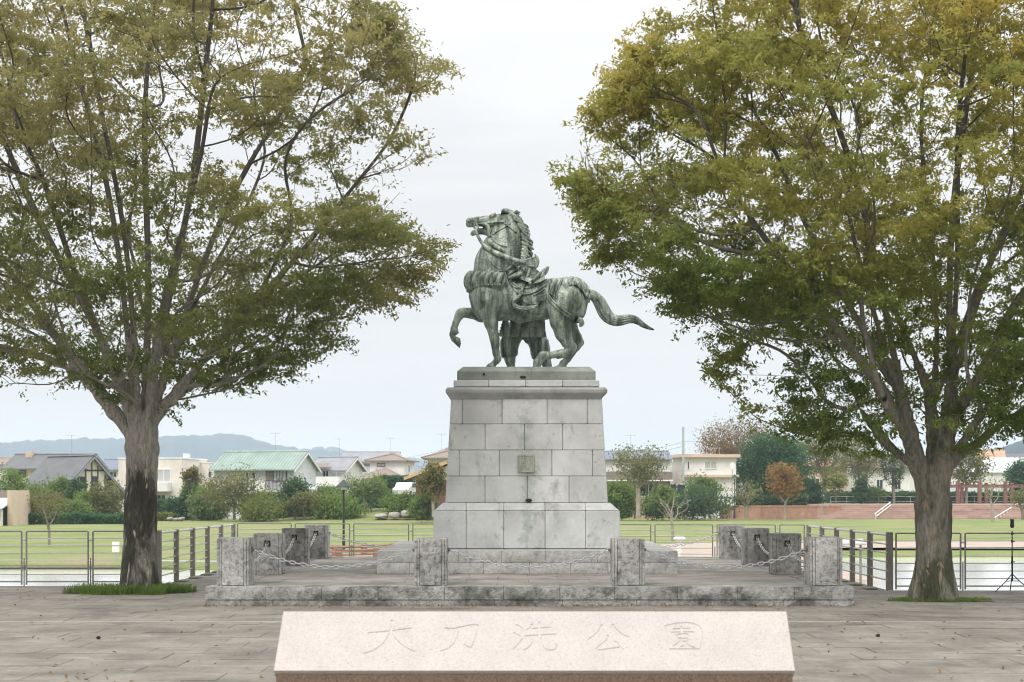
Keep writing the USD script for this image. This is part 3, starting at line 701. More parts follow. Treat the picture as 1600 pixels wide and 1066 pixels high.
# --- bollards and chains
bol = thing('stone_bollard', 'rough grey stone bollard at the left front corner of the platform', 'bollard', group='stone bollards around the monument')
h2 = 0.245
HB = 0.735
obj('core', cat([rock_block(-h2 + 0.015, h2 - 0.015, -h2 + 0.02, h2 - 0.02, 0, HB, '', 0.0, 0.3)]), 'bollard_stone', bol)
for sy, fc in ((-1, 'f'), (1, 'b')):
    y0, y1 = (-h2 - 0.012, -h2 + 0.02) if sy < 0 else (h2 - 0.02, h2 + 0.012)
    obj('rock_face', rock_block(-0.165, 0.165, y0, y1, 0.012, HB - 0.004, fc, 0.03, 0.04, 31 + sy, 9.0), 'bollard_stone', bol, smooth=30)
    for s in (-1, 1):
        a, b = sorted((s * 0.172, s * 0.205))
        obj('margin', bbox(a, b, min(sy * (h2 - 0.03), sy * (h2 + 0.004)), max(sy * (h2 - 0.03), sy * (h2 + 0.004)), 0.0, HB - 0.008, 0.006), 'bollard_stone', bol)
        a, b = sorted((s * 0.211, s * (h2 + 0.004)))
        obj('margin', bbox(a, b, min(sy * (h2 - 0.05), sy * h2), max(sy * (h2 - 0.05), sy * h2), 0.0, HB - 0.012, 0.01), 'bollard_stone', bol)
for s, fc in ((-1, 'l'), (1, 'r')):
    a, b = sorted((s * (h2 - 0.02), s * (h2 + 0.006)))
    for (y0, y1, z0, z1) in ((-0.19, -0.055, 0.0, HB - 0.006), (0.055, 0.19, 0.0, HB - 0.006), (-0.053, 0.053, 0.0, 0.50), (-0.053, 0.053, 0.61, HB - 0.006)):
        obj('side_stone', rock_block(a, b, y0, y1, z0, z1, fc, 0.012, 0.06, 5, 8.0), 'bollard_stone', bol, smooth=30)
    n_ = obj('niche', box(min(s * (h2 - 0.019), s * (h2 - 0.014)), max(s * (h2 - 0.019), s * (h2 - 0.014)), -0.052, 0.052, 0.502, 0.608), 'niche_dark', bol)
    th = np.linspace(0, 2 * np.pi, 17)
    obj('ring', tube(np.stack([s * (h2 + 0.012) + 0 * th, 0.028 * np.cos(th), 0.548 + 0.04 * np.sin(th)], 1), 0.011, 6), 'rust_iron', n_)
XB = 4.56
XI = XB / 3
YF, YR = 23.72, 33.66
YS = [YF + (YR - YF) * t / 3 for t in range(4)]
BL = [((CX - XB, YS[0]), 0, None), ((CX - XI, YS[0]), 180, 'rough grey stone bollard left of centre on the platform front edge, between two chains'), ((CX + XI, YS[0]), 0, 'rough grey stone bollard right of centre on the platform front edge, between two chains'),
      ((CX + XB, YS[0]), 180, 'brown streaked stone bollard at the right front corner of the platform'),
      ((CX - XB, YS[1]), 90, 'grey bollard with square ring hole, next behind the left front corner bollard'), ((CX - XB, YS[2]), 270, 'stained bollard third from the front in the left row'),
      ((CX - XB, YS[3]), 90, 'darkest bollard at the left rear corner of the platform'),
      ((CX + XB, YS[1]), 270, 'grey bollard with square ring hole, next behind the right front corner bollard'), ((CX + XB, YS[2]), 90, 'stained bollard third from the front in the right row'),
      ((CX + XB, YS[3]), 270, 'dark bollard at the right rear corner of the platform'),
      ((CX - 1.25, YS[3]), 0, 'rear edge bollard behind the left half of the pedestal'), ((CX + 1.25, YS[3]), 180, 'rear edge bollard behind the right half of the pedestal')]
for i, ((x, y), rz, lab) in enumerate(BL):
    if i == 0:
        bol.GetAttribute('xformOp:translate').Set(Gf.Vec3d(x, y, PL_Z))
    else:
        s = 0.97 + 0.06 * rng.random()
        dup(bol, lab, (x, y, PL_Z), rz, (1, 1, s))
def link_mesh(L=0.105, W=0.062, r=0.0095):
    th = np.linspace(0, 2 * np.pi, 15)
    a, b = (L - W) / 2, W / 2 - r
    x = np.where(np.cos(th) >= 0, a, -a) + b * np.cos(th)
    return tube(np.stack([x, b * np.sin(th), 0 * th], 1), r, 5, caps=False)
LINK = link_mesh()
def chain(p, q, sag, label, group):
    p, q = np.array(p, float), np.array(q, float)
    t = np.linspace(0, 1, 400)
    c = p + (q - p) * t[:, None]
    c[:, 2] -= sag * 4 * t * (1 - t)
    s = np.r_[0, np.cumsum(np.linalg.norm(np.diff(c, axis=0), axis=1))]
    n = int(s[-1] / 0.084)
    ms = []
    for i in range(n):
        u0, u1 = (i + 0.0) * s[-1] / n, (i + 1.0) * s[-1] / n
        a = np.array([np.interp(u0, s, c[:, k]) for k in range(3)]); b = np.array([np.interp(u1, s, c[:, k]) for k in range(3)])
        d = (b - a) / np.linalg.norm(b - a)
        side = np.cross(d, (0, 0, 1)); side /= np.linalg.norm(side)
        up = np.cross(side, d)
        if i % 2:
            side, up = up, -side
        T = np.eye(4); T[:3, 0], T[:3, 1], T[:3, 2], T[:3, 3] = d, side, up, (a + b) / 2
        m = LINK.copy(); m.apply_transform(T); ms.append(m)
    t_ = thing('chain', label, 'chain', group=group)
    obj('links', cat(ms), 'chain_steel', t_, smooth=50)
    for e in (p, q):
        d = (q - p) / np.linalg.norm(q - p) * (1 if e is p else -1)
        obj('shackle', cat([rod(e - d * 0.03, e + d * 0.02, 0.02), trimesh.creation.icosphere(1, 0.026).apply_translation(e)]), 'rust_iron', t_)
zc_ = PL_Z + 0.545
g_ = 'chains hanging between the bollards'
ex = h2 + 0.03
xs4 = [CX - XB, CX - XI, CX + XI, CX + XB]
for i, lab in enumerate(('chain on the platform front between the left corner bollard and its neighbour', 'chain sagging across the front of the pedestal step between the two middle bollards', 'chain on the platform front between the right corner bollard and its neighbour')):
    chain((xs4[i] + ex, YF, zc_), (xs4[i + 1] - ex, YF, zc_), 0.27, lab, g_)
for s, nm in ((-1, 'left'), (1, 'right')):
    for k, w in enumerate(('nearest', 'middle', 'farthest')):
        chain((CX + s * XB, YS[k] + ex, zc_), (CX + s * XB, YS[k + 1] - ex, zc_), 0.26, f'{w} chain of the {nm} row of bollards', g_)
chain((CX - XB + ex, YR, zc_), (CX - 1.25 - ex, YR, zc_), 0.3, 'far chain running from the left rear corner bollard behind the pedestal', g_)
chain((CX + XB - ex, YR, zc_), (CX + 1.25 + ex, YR, zc_), 0.3, 'far chain running from the right rear corner bollard behind the pedestal', g_)

# --- the name stone in front, with five carved characters
SGN = thing('name_stone', 'long pale pink granite name stone with sloping face and five carved characters', 'sign')
SL, SR = xat(428, 9.97), xat(1242, 9.97)
TL, TR = xat(443, 10.34), xat(1228.5, 10.34)
z_lo, z_hi = zat(1048, 9.97), zat(955.5, 10.34)
O = np.array([0.0, 9.97, z_lo])
V = np.array([0.0, 10.34 - 9.97, z_hi - z_lo]); VL = np.linalg.norm(V); V /= VL
N = np.array([0.0, -V[2], V[1]])
def on_face(x, v, dep=0.0):
    return np.array([x, 0, 0]) + O + V * v - N * dep
face = hull([on_face(SL, 0), on_face(SR, 0), on_face(TL, VL), on_face(TR, VL), on_face(SL, 0, 0.06) + (0, 0.0, 0), on_face(SR, 0, 0.06), on_face(TL, VL, 0.06), on_face(TR, VL, 0.06)])
body = hull([(SL + 0.012, 9.985, 0), (SR - 0.012, 9.985, 0), (SL + 0.012, 9.985, z_lo - 0.03), (SR - 0.012, 9.985, z_lo - 0.03), (TL, 10.62, 0), (TR, 10.62, 0), (TL, 10.60, z_hi - 0.012), (TR, 10.60, z_hi - 0.012),
             on_face(TL + 0.01, VL, 0.062), on_face(TR - 0.01, VL, 0.062), on_face(SL + 0.012, 0.03, 0.062), on_face(SR - 0.012, 0.03, 0.062)])
obj('block', body, 'brown_granite', SGN, label='brown rough granite body under the sloping face')
# strokes: lists of (x, y) with y up, in a unit square
CH = [  # big, sword, wash, public, garden
 [[(0.08, .60), (.5, .66), (.88, .74)], [(.5, .95), (.49, .62), (.36, .30), (.02, .06)], [(.5, .60), (.66, .34), (.98, .10)]],
 [[(0.12, .78), (.5, .82), (.84, .88), (.80, .5), (.68, .16), (.55, .26)], [(.44, .82), (.40, .5), (.28, .22), (.04, .06)]],
 [[(.10, .88), (.2, .78)], [(.03, .62), (.14, .54)], [(.02, .1), (.12, .24), (.22, .44)], [(.44, .9), (.36, .70)], [(.34, .74), (.82, .80)], [(.28, .52), (.95, .58)], [(.6, .96), (.6, .54)], [(.48, .52), (.44, .28), (.24, .08)], [(.68, .54), (.66, .2), (.74, .10), (.94, .10), (.96, .28)]],
 [[(.36, .9), (.24, .64), (.02, .42)], [(.62, .92), (.74, .68), (.98, .50)], [(.48, .54), (.34, .26), (.2, .08), (.5, .10), (.76, .16)], [(.66, .34), (.74, .22), (.84, .06)]],
 [[(.10, .9), (.11, .04)], [(.10, .90), (.9, .93), (.89, .03)], [(.11, .06), (.89, .06)], [(.30, .78), (.70, .80)], [(.5, .87), (.5, .68)], [(.24, .66), (.77, .68)], [(.36, .56), (.36, .43)], [(.36, .56), (.65, .57), (.64, .43)], [(.36, .44), (.64, .44)], [(.48, .42), (.36, .26), (.24, .18)], [(.42, .30), (.42, .14), (.52, .20)], [(.66, .40), (.54, .30)], [(.52, .34), (.62, .2), (.78, .12)]]]
from shapely.geometry import LineString, Polygon
from shapely.ops import unary_union
cut_all = []
carved = []
for ci, (pxc, wpx) in enumerate(((610, 82), (722, 70), (836, 70), (951, 66), (1067, 62))):
    vc = 0.56 * VL
    Yc = 10.15
    S_ = wpx * Yc / FPX
    xc = xat(pxc + (0), Yc)
    polys = []
    for st in CH[ci]:
        sp = spline(np.array([(x, y) for x, y in st]), 14) if len(st) > 2 else np.array(st, float)
        for k in range(len(sp) - 1):
            t = k / max(1, len(sp) - 2)
            w = 0.023 * (1.15 - 0.5 * t)
            polys.append(LineString([sp[k], sp[k + 1]]).buffer(w))
    shp = unary_union(polys).simplify(0.006)
    for g in getattr(shp, 'geoms', [shp]):
        m = trimesh.creation.extrude_polygon(g, 1.0, engine='earcut')
        v = m.vertices.copy()
        def place(d0, d1):
            w = np.array([on_face(xc + (p[0] - 0.5) * S_, vc + (p[1] - 0.5) * S_ * 0.92, d1 + (d0 - d1) * p[2]) for p in v])
            q = trimesh.Trimesh(w, m.faces, process=False)
            if q.volume < 0:
                q.invert()
            return q
        cut_all.append(place(-0.02, 0.0055))
        carved.append((ci, place(0.0051, 0.011)))
def to_man(m):
    return m3.Manifold(m3.Mesh(np.asarray(m.vertices, np.float32), np.asarray(m.faces, np.uint32)))
fm = to_man(trimesh.Trimesh(face.vertices, face.faces))
try:
    cuts = m3.Manifold.batch_boolean([to_man(c) for c in cut_all], m3.OpType.Add)
    fm = fm - cuts
except Exception as e:
    print('carving failed', e)
fa = obj('sloping_face', fm, 'pink_granite', SGN, label='polished pale pink sloping face')
for ci in range(5):
    obj('carved_character', cat([m for k, m in carved if k == ci]), 'pink_granite_cut', fa)
# ------------------------------------------------------------------ railings round the plaza
FH = 1.0
def panel_fence(name, label, edges, Y, xdir=True, tall=FH, slope=None):
    """Panels of thin square bars side by side; edges: list of (x0, x1)."""
    t = thing(name, label, 'railing')
    zs = [0.06 + (tall - 0.06) * k / 7 for k in range(8)]
    yy = (lambda x: Y) if slope is None else slope
    for (x0, x1) in edges:
        y0, y1 = yy(x0), yy(x1)
        for x, y in ((x0, y0), (x1, y1)):
            obj('upright', box(x - 0.013, x + 0.013, y - 0.013, y + 0.013, 0.0, tall), 'fence_steel', t)
        for k, z in enumerate(zs):
            top = k in (0, 7)
            r = 0.0135 if top else 0.010
            m = rod((x0 + 0.013, y0, z), (x1 - 0.013, y1, z), r, 6)
            obj('top_rail' if k == 7 else 'rail', m, 'fence_steel' if top else 'fence_rail', t)
    for (a, b) in zip(edges[:-1], edges[1:]):
        x0, x1 = a[1], b[0]
        if x1 - x0 > 0.25:
            continue
        for z in (tall - 0.16,):
            obj('spacer', rod((x0 + 0.02, yy(x0), z), (x1 - 0.02, yy(x1), z), 0.02, 6), 'fence_rail', t)
        xm = (x0 + x1) / 2
        obj('post', rod((xm, yy(xm), -0.05), (xm, yy(xm), 0.5), 0.012, 8), 'fence_steel', t)
    return t
P = 1.245
ed = []
x1 = xat(33.6, LFY)
e0 = xat(41.4, LFY)
for k in range(-3, 3):
    a = e0 + k * P
    b = min(a + P - 0.09, LFX - 0.12)
    ed.append((a, b))
panel_fence('panel_railing', 'thin barred metal railing in front of the white pond behind the left tree', ed, LFY)
e0 = xat(1400, RFY)
ed = [(e0 + k * 1.232, e0 + k * 1.232 + 1.15) for k in range(0, 6)]
panel_fence('panel_railing', 'thin barred metal railing in front of the pond behind the right tree', ed, RFY)
# rear railing: slightly skewed so that its right end is nearer
BL_, BR_ = (LFX, BFY), (RFX, 34.6)
slope = lambda x: BL_[1] + (BR_[1] - BL_[1]) * (x - BL_[0]) / (BR_[0] - BL_[0])
ed = []
x = LFX + 0.1
while x < RFX - 0.3:
    ed.append((x, min(x + 1.3, RFX - 0.1)))
    x += 1.4
panel_fence('panel_railing', 'thin barred metal railing along the back of the plaza, seen behind the pedestal', ed, BFY, slope=slope)

def side_fence(label, x, ys):
    t = thing('side_railing', label, 'railing')
    for i, y in enumerate(ys):
        w = 0.055 if i == 0 else 0.045
        obj('post', bbox(x - w, x + w, y - 0.05, y + 0.05, -0.1, FH + (0.0 if i else 0.02), 0.006), 'fence_post', t)
        obj('bolt', cat([trimesh.creation.icosphere(1, 0.013).apply_translation((x - w, y - 0.052, z)) for z in (0.18, 0.34, 0.5, 0.66, 0.82)]), 'fence_rail', t, kind='stuff')
    for a, b in zip(ys[:-1], ys[1:]):
        obj('top_rail', rod((x, a + 0.05, FH - 0.03), (x, b - 0.05, FH - 0.03), 0.024, 8), 'fence_rail', t)
        for z in (0.16, 0.32, 0.48, 0.64, 0.80):
            obj('rail', rod((x, a + 0.05, z), (x, b - 0.05, z), 0.015, 6), 'fence_rail', t)
side_fence('brown post railing running back from the left tree along the platform', LFX, np.linspace(LFY, BFY, 6))
side_fence('brown post railing running back from the right tree along the platform', RFX, np.linspace(RFY, 34.6, 6))

# ------------------------------------------------------------------ ground beyond
GZ = -0.9
gx = np.r_[np.linspace(-4000, -300, 12), np.linspace(-220, 220, 111), np.linspace(300, 4000, 12)]
gy = np.r_[np.linspace(26.0, 300, 138), np.linspace(360, 3800, 14)]
A, B = np.meshgrid(gx, gy, indexing='ij')
def ground_z(x, y):
    z = np.full(np.shape(x), GZ) + 0.0
    n = meshkit.noise(np.stack([np.asarray(x) * 0.06, np.asarray(y) * 0.06, np.zeros_like(np.asarray(x, float))], -1), 3)
    z = z + (n - 0.5) * 0.18
    pond_l = (x < -6.3) & (y < 57)
    pond_r = (x > 6.3) & (y < 68)
    z = np.where(pond_l | pond_r, -1.55, z)
    z = np.where((np.abs(x) <= 7.0) & (y < 40), -1.3, z)
    # a low knoll left of the pedestal, far back
    z = z + 1.3 * np.exp(-(((x + 13) / 9) ** 2 + ((y - 152) / 10) ** 2))
    z = z + np.where(y > 340, (y - 340) * 0.0, 0)
    return z
Z = ground_z(A, B)
ii = np.arange(A.size).reshape(A.shape)
q = np.stack([ii[:-1, :-1], ii[1:, :-1], ii[1:, 1:], ii[:-1, 1:]], -1).reshape(-1, 4)
struct('lawn', trimesh.Trimesh(np.stack([A, B, Z], -1).reshape(-1, 3), np.vstack([q[:, [0, 1, 2]], q[:, [0, 2, 3]]]), process=False), 'lawn_grass', smooth=True)
def sheet(pts, z):
    pts = np.asarray(pts, float)
    v = np.c_[pts, np.full(len(pts), z)]
    return trimesh.Trimesh(v, [(0, i, i + 1) for i in range(1, len(v) - 1)], process=False)
WZ = -1.1
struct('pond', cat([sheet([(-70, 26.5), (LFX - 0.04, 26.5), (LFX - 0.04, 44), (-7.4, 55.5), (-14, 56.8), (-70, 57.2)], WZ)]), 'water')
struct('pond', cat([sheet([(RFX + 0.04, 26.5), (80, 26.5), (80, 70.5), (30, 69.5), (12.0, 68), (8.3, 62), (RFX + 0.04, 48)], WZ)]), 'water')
# pale pond edging on the left, gravel shore on the right
def ribbon(pts, w, z):
    pts = np.asarray(pts, float)
    t = np.gradient(pts, axis=0); t /= np.linalg.norm(t, axis=1, keepdims=True)
    nrm = np.c_[-t[:, 1], t[:, 0]]
    a, b = pts - nrm * w / 2, pts + nrm * w / 2
    v = np.vstack([np.c_[a, np.full(len(a), z)], np.c_[b, np.full(len(b), z)]])
    n = len(pts)
    f = []
    for i in range(n - 1):
        f += [(i, i + 1, n + i + 1), (i, n + i + 1, n + i)]
    return trimesh.Trimesh(v, f, process=False)
struct('pond_edge', cat([ribbon([(-70, 57.3), (-40, 57.2), (-14, 57.0), (-7.2, 55.6), (-6.2, 46), (-6.1, 40)], 0.9, -0.78)]), 'concrete')
struct('gravel_shore', cat([ribbon([(90, 76), (60, 75.5), (30, 75), (12, 73), (7.4, 66), (5.8, 54), (5.6, 42)], 9.5, -0.72)]), 'gravel_path')

# hills, far off
def hill_ridge(name, pts, Y, depth, label=None, seed=1):
    """pts: (px, py) of the skyline at depth Y."""
    pts = np.array(pts, float)
    px = np.linspace(pts[0, 0], pts[-1, 0], 260)
    py = np.interp(px, pts[:, 0], pts[:, 1])
    n = len(px)
    x = (px - 800) * Y / FPX
    zt = EYE - (py - HOR) * Y / FPX
    zt = zt + (meshkit.fbm(np.stack([px * 0.12, px * 0, px * 0], 1), 4, seed) - 0.5) * 0.006 * Y * 0.45
    rows = []
    for k, (fy, fz) in enumerate(((-1, 0.0), (-0.7, 0.3), (-0.35, 0.7), (0, 1.0), (0.5, 0.5), (1, 0.0))):
        nz = 1 + (meshkit.fbm(np.stack([px * 0.06, px * 0 + k * 3.1, px * 0], 1), 3, seed + 4) - 0.5) * (0.5 if 0 < fz < 1 else 0)
        rows.append(np.stack([x * (1 + fy * depth / Y), np.full(n, Y + fy * depth), GZ + np.maximum(zt - GZ, 0) * fz * nz], 1))
    v = np.vstack(rows)
    f = []
    for r in range(len(rows) - 1):
        a = r * n + np.arange(n - 1)
        f.append(np.stack([a, a + 1, a + n + 1], 1)); f.append(np.stack([a, a + n + 1, a + n], 1))
    return struct(name, trimesh.Trimesh(v, np.vstack(f), process=False), 'hill_forest', smooth=True)
hill_ridge('hills', [(-700, 708), (-400, 700), (-200, 694), (-60, 693), (0, 691), (60, 688), (130, 685), (190, 686), (250, 682), (300, 680), (330, 680), (350, 676.5), (380, 679), (410, 690), (450, 698), (480, 702), (520, 705), (560, 712), (620, 722), (680, 730), (760, 740), (900, 752), (1100, 760)], 2600, 500)
hill_ridge('hills', [(430, 740), (480, 704), (500, 699), (520, 699), (540, 704), (580, 712), (640, 716), (690, 722), (760, 735), (860, 750)], 3200, 400, seed=5)
hill_ridge('hills', [(1320, 752), (1400, 738), (1460, 722), (1520, 708), (1570, 697), (1600, 689), (1680, 680), (1800, 676), (2000, 690), (2300, 720)], 900, 220, seed=9)
# ------------------------------------------------------------------ trees
def mst_tree(pts, chain, bf, free_from=0, par=None):
    """Connects pts one by one to the tree that starts as chain (list of points), weighing wire length against path length."""
    nodes = [np.array(c, float) for c in chain]
    parent = list(par) if par is not None else [-1] + list(range(len(chain) - 1))
    plen = [0.0]
    for i in range(1, len(chain)):
        plen.append(plen[parent[i]] + np.linalg.norm(nodes[i] - nodes[parent[i]]))
    n = len(pts)
    best, bp = np.full(n, np.inf), np.zeros(n, int)
    def relax(k):
        d = np.linalg.norm(pts - nodes[k], axis=1)
        c = d + bf * (plen[k] + d)
        m = c < best
        best[m] = c[m]; bp[m] = k
    for k in range(free_from, len(nodes)):
        relax(k)
    left = np.ones(n, bool)
    for _ in range(n):
        i = int(np.argmin(np.where(left, best, np.inf)))
        left[i] = False
        p = bp[i]
        nodes.append(pts[i]); parent.append(p)
        plen.append(plen[p] + np.linalg.norm(pts[i] - nodes[p]))
        relax(len(nodes) - 1)
        best[i] = np.inf
    return np.array(nodes), np.array(parent)

def refine_tree(nodes, parent, step, smooth=4, keep=0):
    """Splits long edges, then smooths along the heaviest path."""
    N, Pn = [], []
    idx = {}
    for i in range(len(nodes)):
        p = parent[i]
        if p < 0:
            idx[i] = len(N); N.append(nodes[i]); Pn.append(-1); continue
        d = np.linalg.norm(nodes[i] - nodes[p])
        m = max(1, int(round(d / step)))
        prev = idx[p]
        for k in range(1, m + 1):
            N.append(nodes[p] + (nodes[i] - nodes[p]) * k / m); Pn.append(prev)
            prev = len(N) - 1
        idx[i] = prev
    N, Pn = np.array(N), np.array(Pn)
    n = len(N)
    w = np.ones(n)
    for i in range(n - 1, 0, -1):
        w[Pn[i]] += w[i]
    heavy = -np.ones(n, int)
    for i in range(1, n):
        p = Pn[i]
        if heavy[p] < 0 or w[i] > w[heavy[p]]:
            heavy[p] = i
    for _ in range(smooth):
        M2 = N.copy()
        ok = (heavy >= 0) & (Pn >= 0)
        ok[:keep] = False
        M2[ok] = 0.5 * N[ok] + 0.25 * N[Pn[ok]] + 0.25 * N[heavy[ok]]
        N = M2
    tips = np.zeros(n)
    ch = np.zeros(n, int)
    for i in range(n - 1, 0, -1):
        if ch[i] == 0:
            tips[i] = 1
        tips[Pn[i]] += tips[i]
        ch[Pn[i]] += 1
    return N, Pn, heavy, tips

def tree_tubes(N, Pn, heavy, rad, min_r=0.0, skip=None, max_sides=9):
    ms = []
    n = len(N)
    start = [0] + [i for i in range(1, n) if heavy[Pn[i]] != i]
    for s in start:
        ch = [s] if s == 0 else [Pn[s], s]
        while heavy[ch[-1]] >= 0:
            ch.append(heavy[ch[-1]])
        if skip is not None:
            ch = [c for c in ch if not skip[c]]
        if len(ch) < 2:
            continue
        r = rad[ch].copy()
        if s != 0 and len(ch) > 1:
            r[0] = min(r[0], r[1] * 1.15)
        if r.max() < min_r:
            continue
        sides = max_sides if r[0] > 0.06 else (6 if r[0] > 0.03 else (4 if r[0] > 0.014 else 3))
        ms.append(tube(N[ch], r, sides, caps=False))
    return cat(ms)

def leaf_mesh(c, d, up, L, W, fold=0.25):
    """Folded four-cornered leaves: centres c, directions d, normals up."""
    n = len(c)
    d = d / np.linalg.norm(d, axis=1, keepdims=True)
    s = np.cross(d, up); s /= np.linalg.norm(s, axis=1, keepdims=True) + 1e-9
    nn = np.cross(s, d)
    L, W = np.broadcast_to(L, (n,))[:, None], np.broadcast_to(W, (n,))[:, None]
    a, b = c - d * L / 2, c + d * L / 2
    m = c - d * L * 0.08
    e0, e1 = m + s * W / 2 + nn * W * fold, m - s * W / 2 + nn * W * fold
    v = np.stack([a, e0, b, e1], 1).reshape(-1, 3)
    i = np.arange(n)[:, None] * 4
    f = np.concatenate([i + [0, 1, 2], i + [0, 2, 3]])
    return trimesh.Trimesh(v, f, process=False)

def in_poly(poly, x, y):
    poly = np.asarray(poly, float)
    c = np.zeros(len(x), bool)
    j = len(poly) - 1
    for i in range(len(poly)):
        xi, yi, xj, yj = *poly[i], *poly[j]
        m = ((yi > y) != (yj > y)) & (x < (xj - xi) * (y - yi) / (yj - yi + 1e-12) + xi)
        c ^= m
        j = i
    return c

def big_tree(name, label, bx, by, poly_px, fork_z, r_base, flare, lean, bark_m, leaf_m, seed, n_att, leaves_per, hole=0.36, stems=None):
    g = np.random.default_rng(seed)
    poly = np.array([(xat(px, by) , zat(py, by)) for px, py in poly_px])
    x0, z0 = poly.min(0); x1, z1 = poly.max(0)
    # half width of the crown at each height
    zz = np.linspace(z0, z1, 60)
    xs = np.linspace(x0, x1, 240)
    ins = in_poly(poly, np.tile(xs, 60), np.repeat(zz, 240)).reshape(60, 240)
    lo = np.where(ins.any(1), xs[ins.argmax(1)], bx - 0.5); hi = np.where(ins.any(1), xs[239 - ins[:, ::-1].argmax(1)], bx + 0.5)
    out = []
    while sum(map(len, out)) < n_att:
        m = 6000
        x, z = g.uniform(x0, x1, m), g.uniform(z0, z1, m)
        k = in_poly(poly, x, z)
        x, z = x[k], z[k]
        l, h = np.interp(z, zz, lo), np.interp(z, zz, hi)
        u = (x - (l + h) / 2) / ((h - l) / 2 + 1e-6)
        R = 0.82 * np.minimum((h - l) / 2, 6.2)
        Dp = R * np.sqrt(np.clip(1 - u * u, 0.02, 1))
        y = g.uniform(-1, 1, len(x)) * Dp
        rho = np.sqrt(u * u + (y / (R + 1e-6)) ** 2)
        low = np.clip((z - z0) / 2.0, 0.0, 1)
        keep = g.random(len(x)) < np.clip(0.16 + 0.9 * rho ** 1.5, 0, 1)
        p = np.stack([x, by + y, z], 1)
        nz = meshkit.fbm(p * np.array([0.5, 0.5, 0.85]) + seed, 3, seed)
        keep &= nz > hole
        out.append(p[keep])
    pts = np.vstack(out)[:n_att]
    # the trunk, then a fan of rising stems that lean outwards, to which the rest is joined
    nch = int(fork_z / 0.25) + 1
    chain_ = [(bx + lean * (k / (nch - 1)), by, fork_z * k / (nch - 1)) for k in range(nch)]
    par = [-1] + list(range(nch - 1))
    ids = []
    for spec in stems:
        az_, r_end, z_end, start, pw_ = spec[:5]
        off = spec[5] if len(spec) > 5 else 0.10
        host = spec[6] if len(spec) > 6 else -1
        a = math.radians(az_)
        i0 = max(1, min(nch - 1, int(round(start / 0.25)))) if host < 0 else ids[host][int(start)]
        prev = i0
        b0 = np.array(chain_[i0])
        hh = z_end - b0[2]
        own = []
        for q in range(1, 15):
            f = q / 14
            r = r_end * f ** pw_ + off * min(1, f * 12)
            w1, w2 = 0.18 * math.sin(3.1 * f * 2 + az_), 0.18 * math.cos(2.3 * f * 2 + az_ * 1.7) - 0.18 * math.cos(az_ * 1.7)
            chain_.append((b0[0] + r * math.cos(a) + w1 * f, b0[1] + r * math.sin(a) + w2 * f, b0[2] + hh * f))
            par.append(prev)
            prev = len(chain_) - 1
            own.append(prev)
        ids.append(own)
    N0, P0 = mst_tree(pts, chain_, 0.55, free_from=max(1, int(nch * 0.8)), par=par)
    N, Pn, heavy, tips = refine_tree(N0, P0, 0.28, 5, keep=nch)
    total = tips[0]
    r_tip = 0.0055
    ex = math.log(r_base * 0.95 / r_tip) / math.log(total)
    rad = r_tip * np.maximum(tips, 1) ** ex
    rad *= np.interp(N[:, 2], [fork_z + 0.5, fork_z + 2.5], [1.0, 0.80])
    rad[:nch] = np.maximum(rad[:nch], r_base * np.linspace(1.0, 0.86, nch))
    t = thing(name, label, 'tree', group=None)
    # trunk and crotch as one skin
    ztop = min(fork_z + 2.3, 4.4)
    F = Field((bx - 1.5, by - 1.3, -0.12), (bx + 1.5, by + 1.3, ztop), 0.03)
    for i in range(1, len(N)):
        p = Pn[i]
        if N[p][2] > ztop + 0.2 or rad[i] < 0.035:
            continue
        F.cone(N[p], N[i], rad[p] if p < nch else max(rad[i], min(rad[p], rad[i] * 1.25)), rad[i], 0.07)
    # root flare
    for k in range(7):
        a = k * 2 * math.pi / 7 + g.uniform(-0.3, 0.3)
        L_ = flare * g.uniform(0.8, 1.25)
        F.cone((bx + 0.10 * math.cos(a), by + 0.10 * math.sin(a), 0.7), (bx + L_ * math.cos(a), by + L_ * math.sin(a), -0.1), r_base * 0.5, 0.11, 0.11)
    X, Y, Zg = np.meshgrid(*F.ax, indexing='ij')
    wob = meshkit.fbm(np.stack([X * 3.2, Y * 3.2, Zg * 0.8], -1)[::2, ::2, ::2], 3, seed + 3)
    from scipy.ndimage import zoom as _zoom
    wob = _zoom(wob, [a / b for a, b in zip(F.S.shape, wob.shape)], order=1)
    F.S = F.S + (wob - 0.5) * 0.11
    tm = F.mesh()
    obj('trunk', tm, bark_m, t, smooth=True)
    inside = (np.abs(N[:, 0] - bx) < 1.4) & (np.abs(N[:, 1] - by) < 1.2) & (N[:, 2] < ztop - 0.25) & (rad > 0.035)
    # main limbs as parts of their own, fine branches joined
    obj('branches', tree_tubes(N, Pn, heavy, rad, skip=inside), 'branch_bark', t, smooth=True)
    # leaves in flat sprays round the thin ends
    thin = np.where((rad < 0.013) & (N[:, 2] > fork_z))[0]
    sel = g.choice(thin, min(len(thin), int(len(thin))), replace=False)
    dirv = N[sel] - N[Pn[sel]]
    dirv /= np.linalg.norm(dirv, axis=1, keepdims=True) + 1e-9
    n = len(sel) * leaves_per
    ci = np.repeat(np.arange(len(sel)), leaves_per)
    # each spray: twigs leaving the branch nearly level, leaves two-ranked along them
    az = g.uniform(0, 2 * np.pi, (len(sel), 3))
    tw = g.integers(0, 3, n)
    a = az[ci, tw]
    out_d = np.stack([np.cos(a), np.sin(a), g.uniform(-0.35, 0.35, (len(sel), 3))[ci, tw]], 1) + 0.55 * dirv[ci]
    out_d /= np.linalg.norm(out_d, axis=1, keepdims=True)
    s = g.uniform(0.0, 0.42, n)
    c = N[sel][ci] + out_d * s[:, None] + g.normal(0, 0.035, (n, 3)) - np.array([0, 0, 1]) * (s ** 2)[:, None] * 0.35
    d = out_d * 0.5 + g.normal(0, 0.55, (n, 3)); d[:, 2] -= 0.25
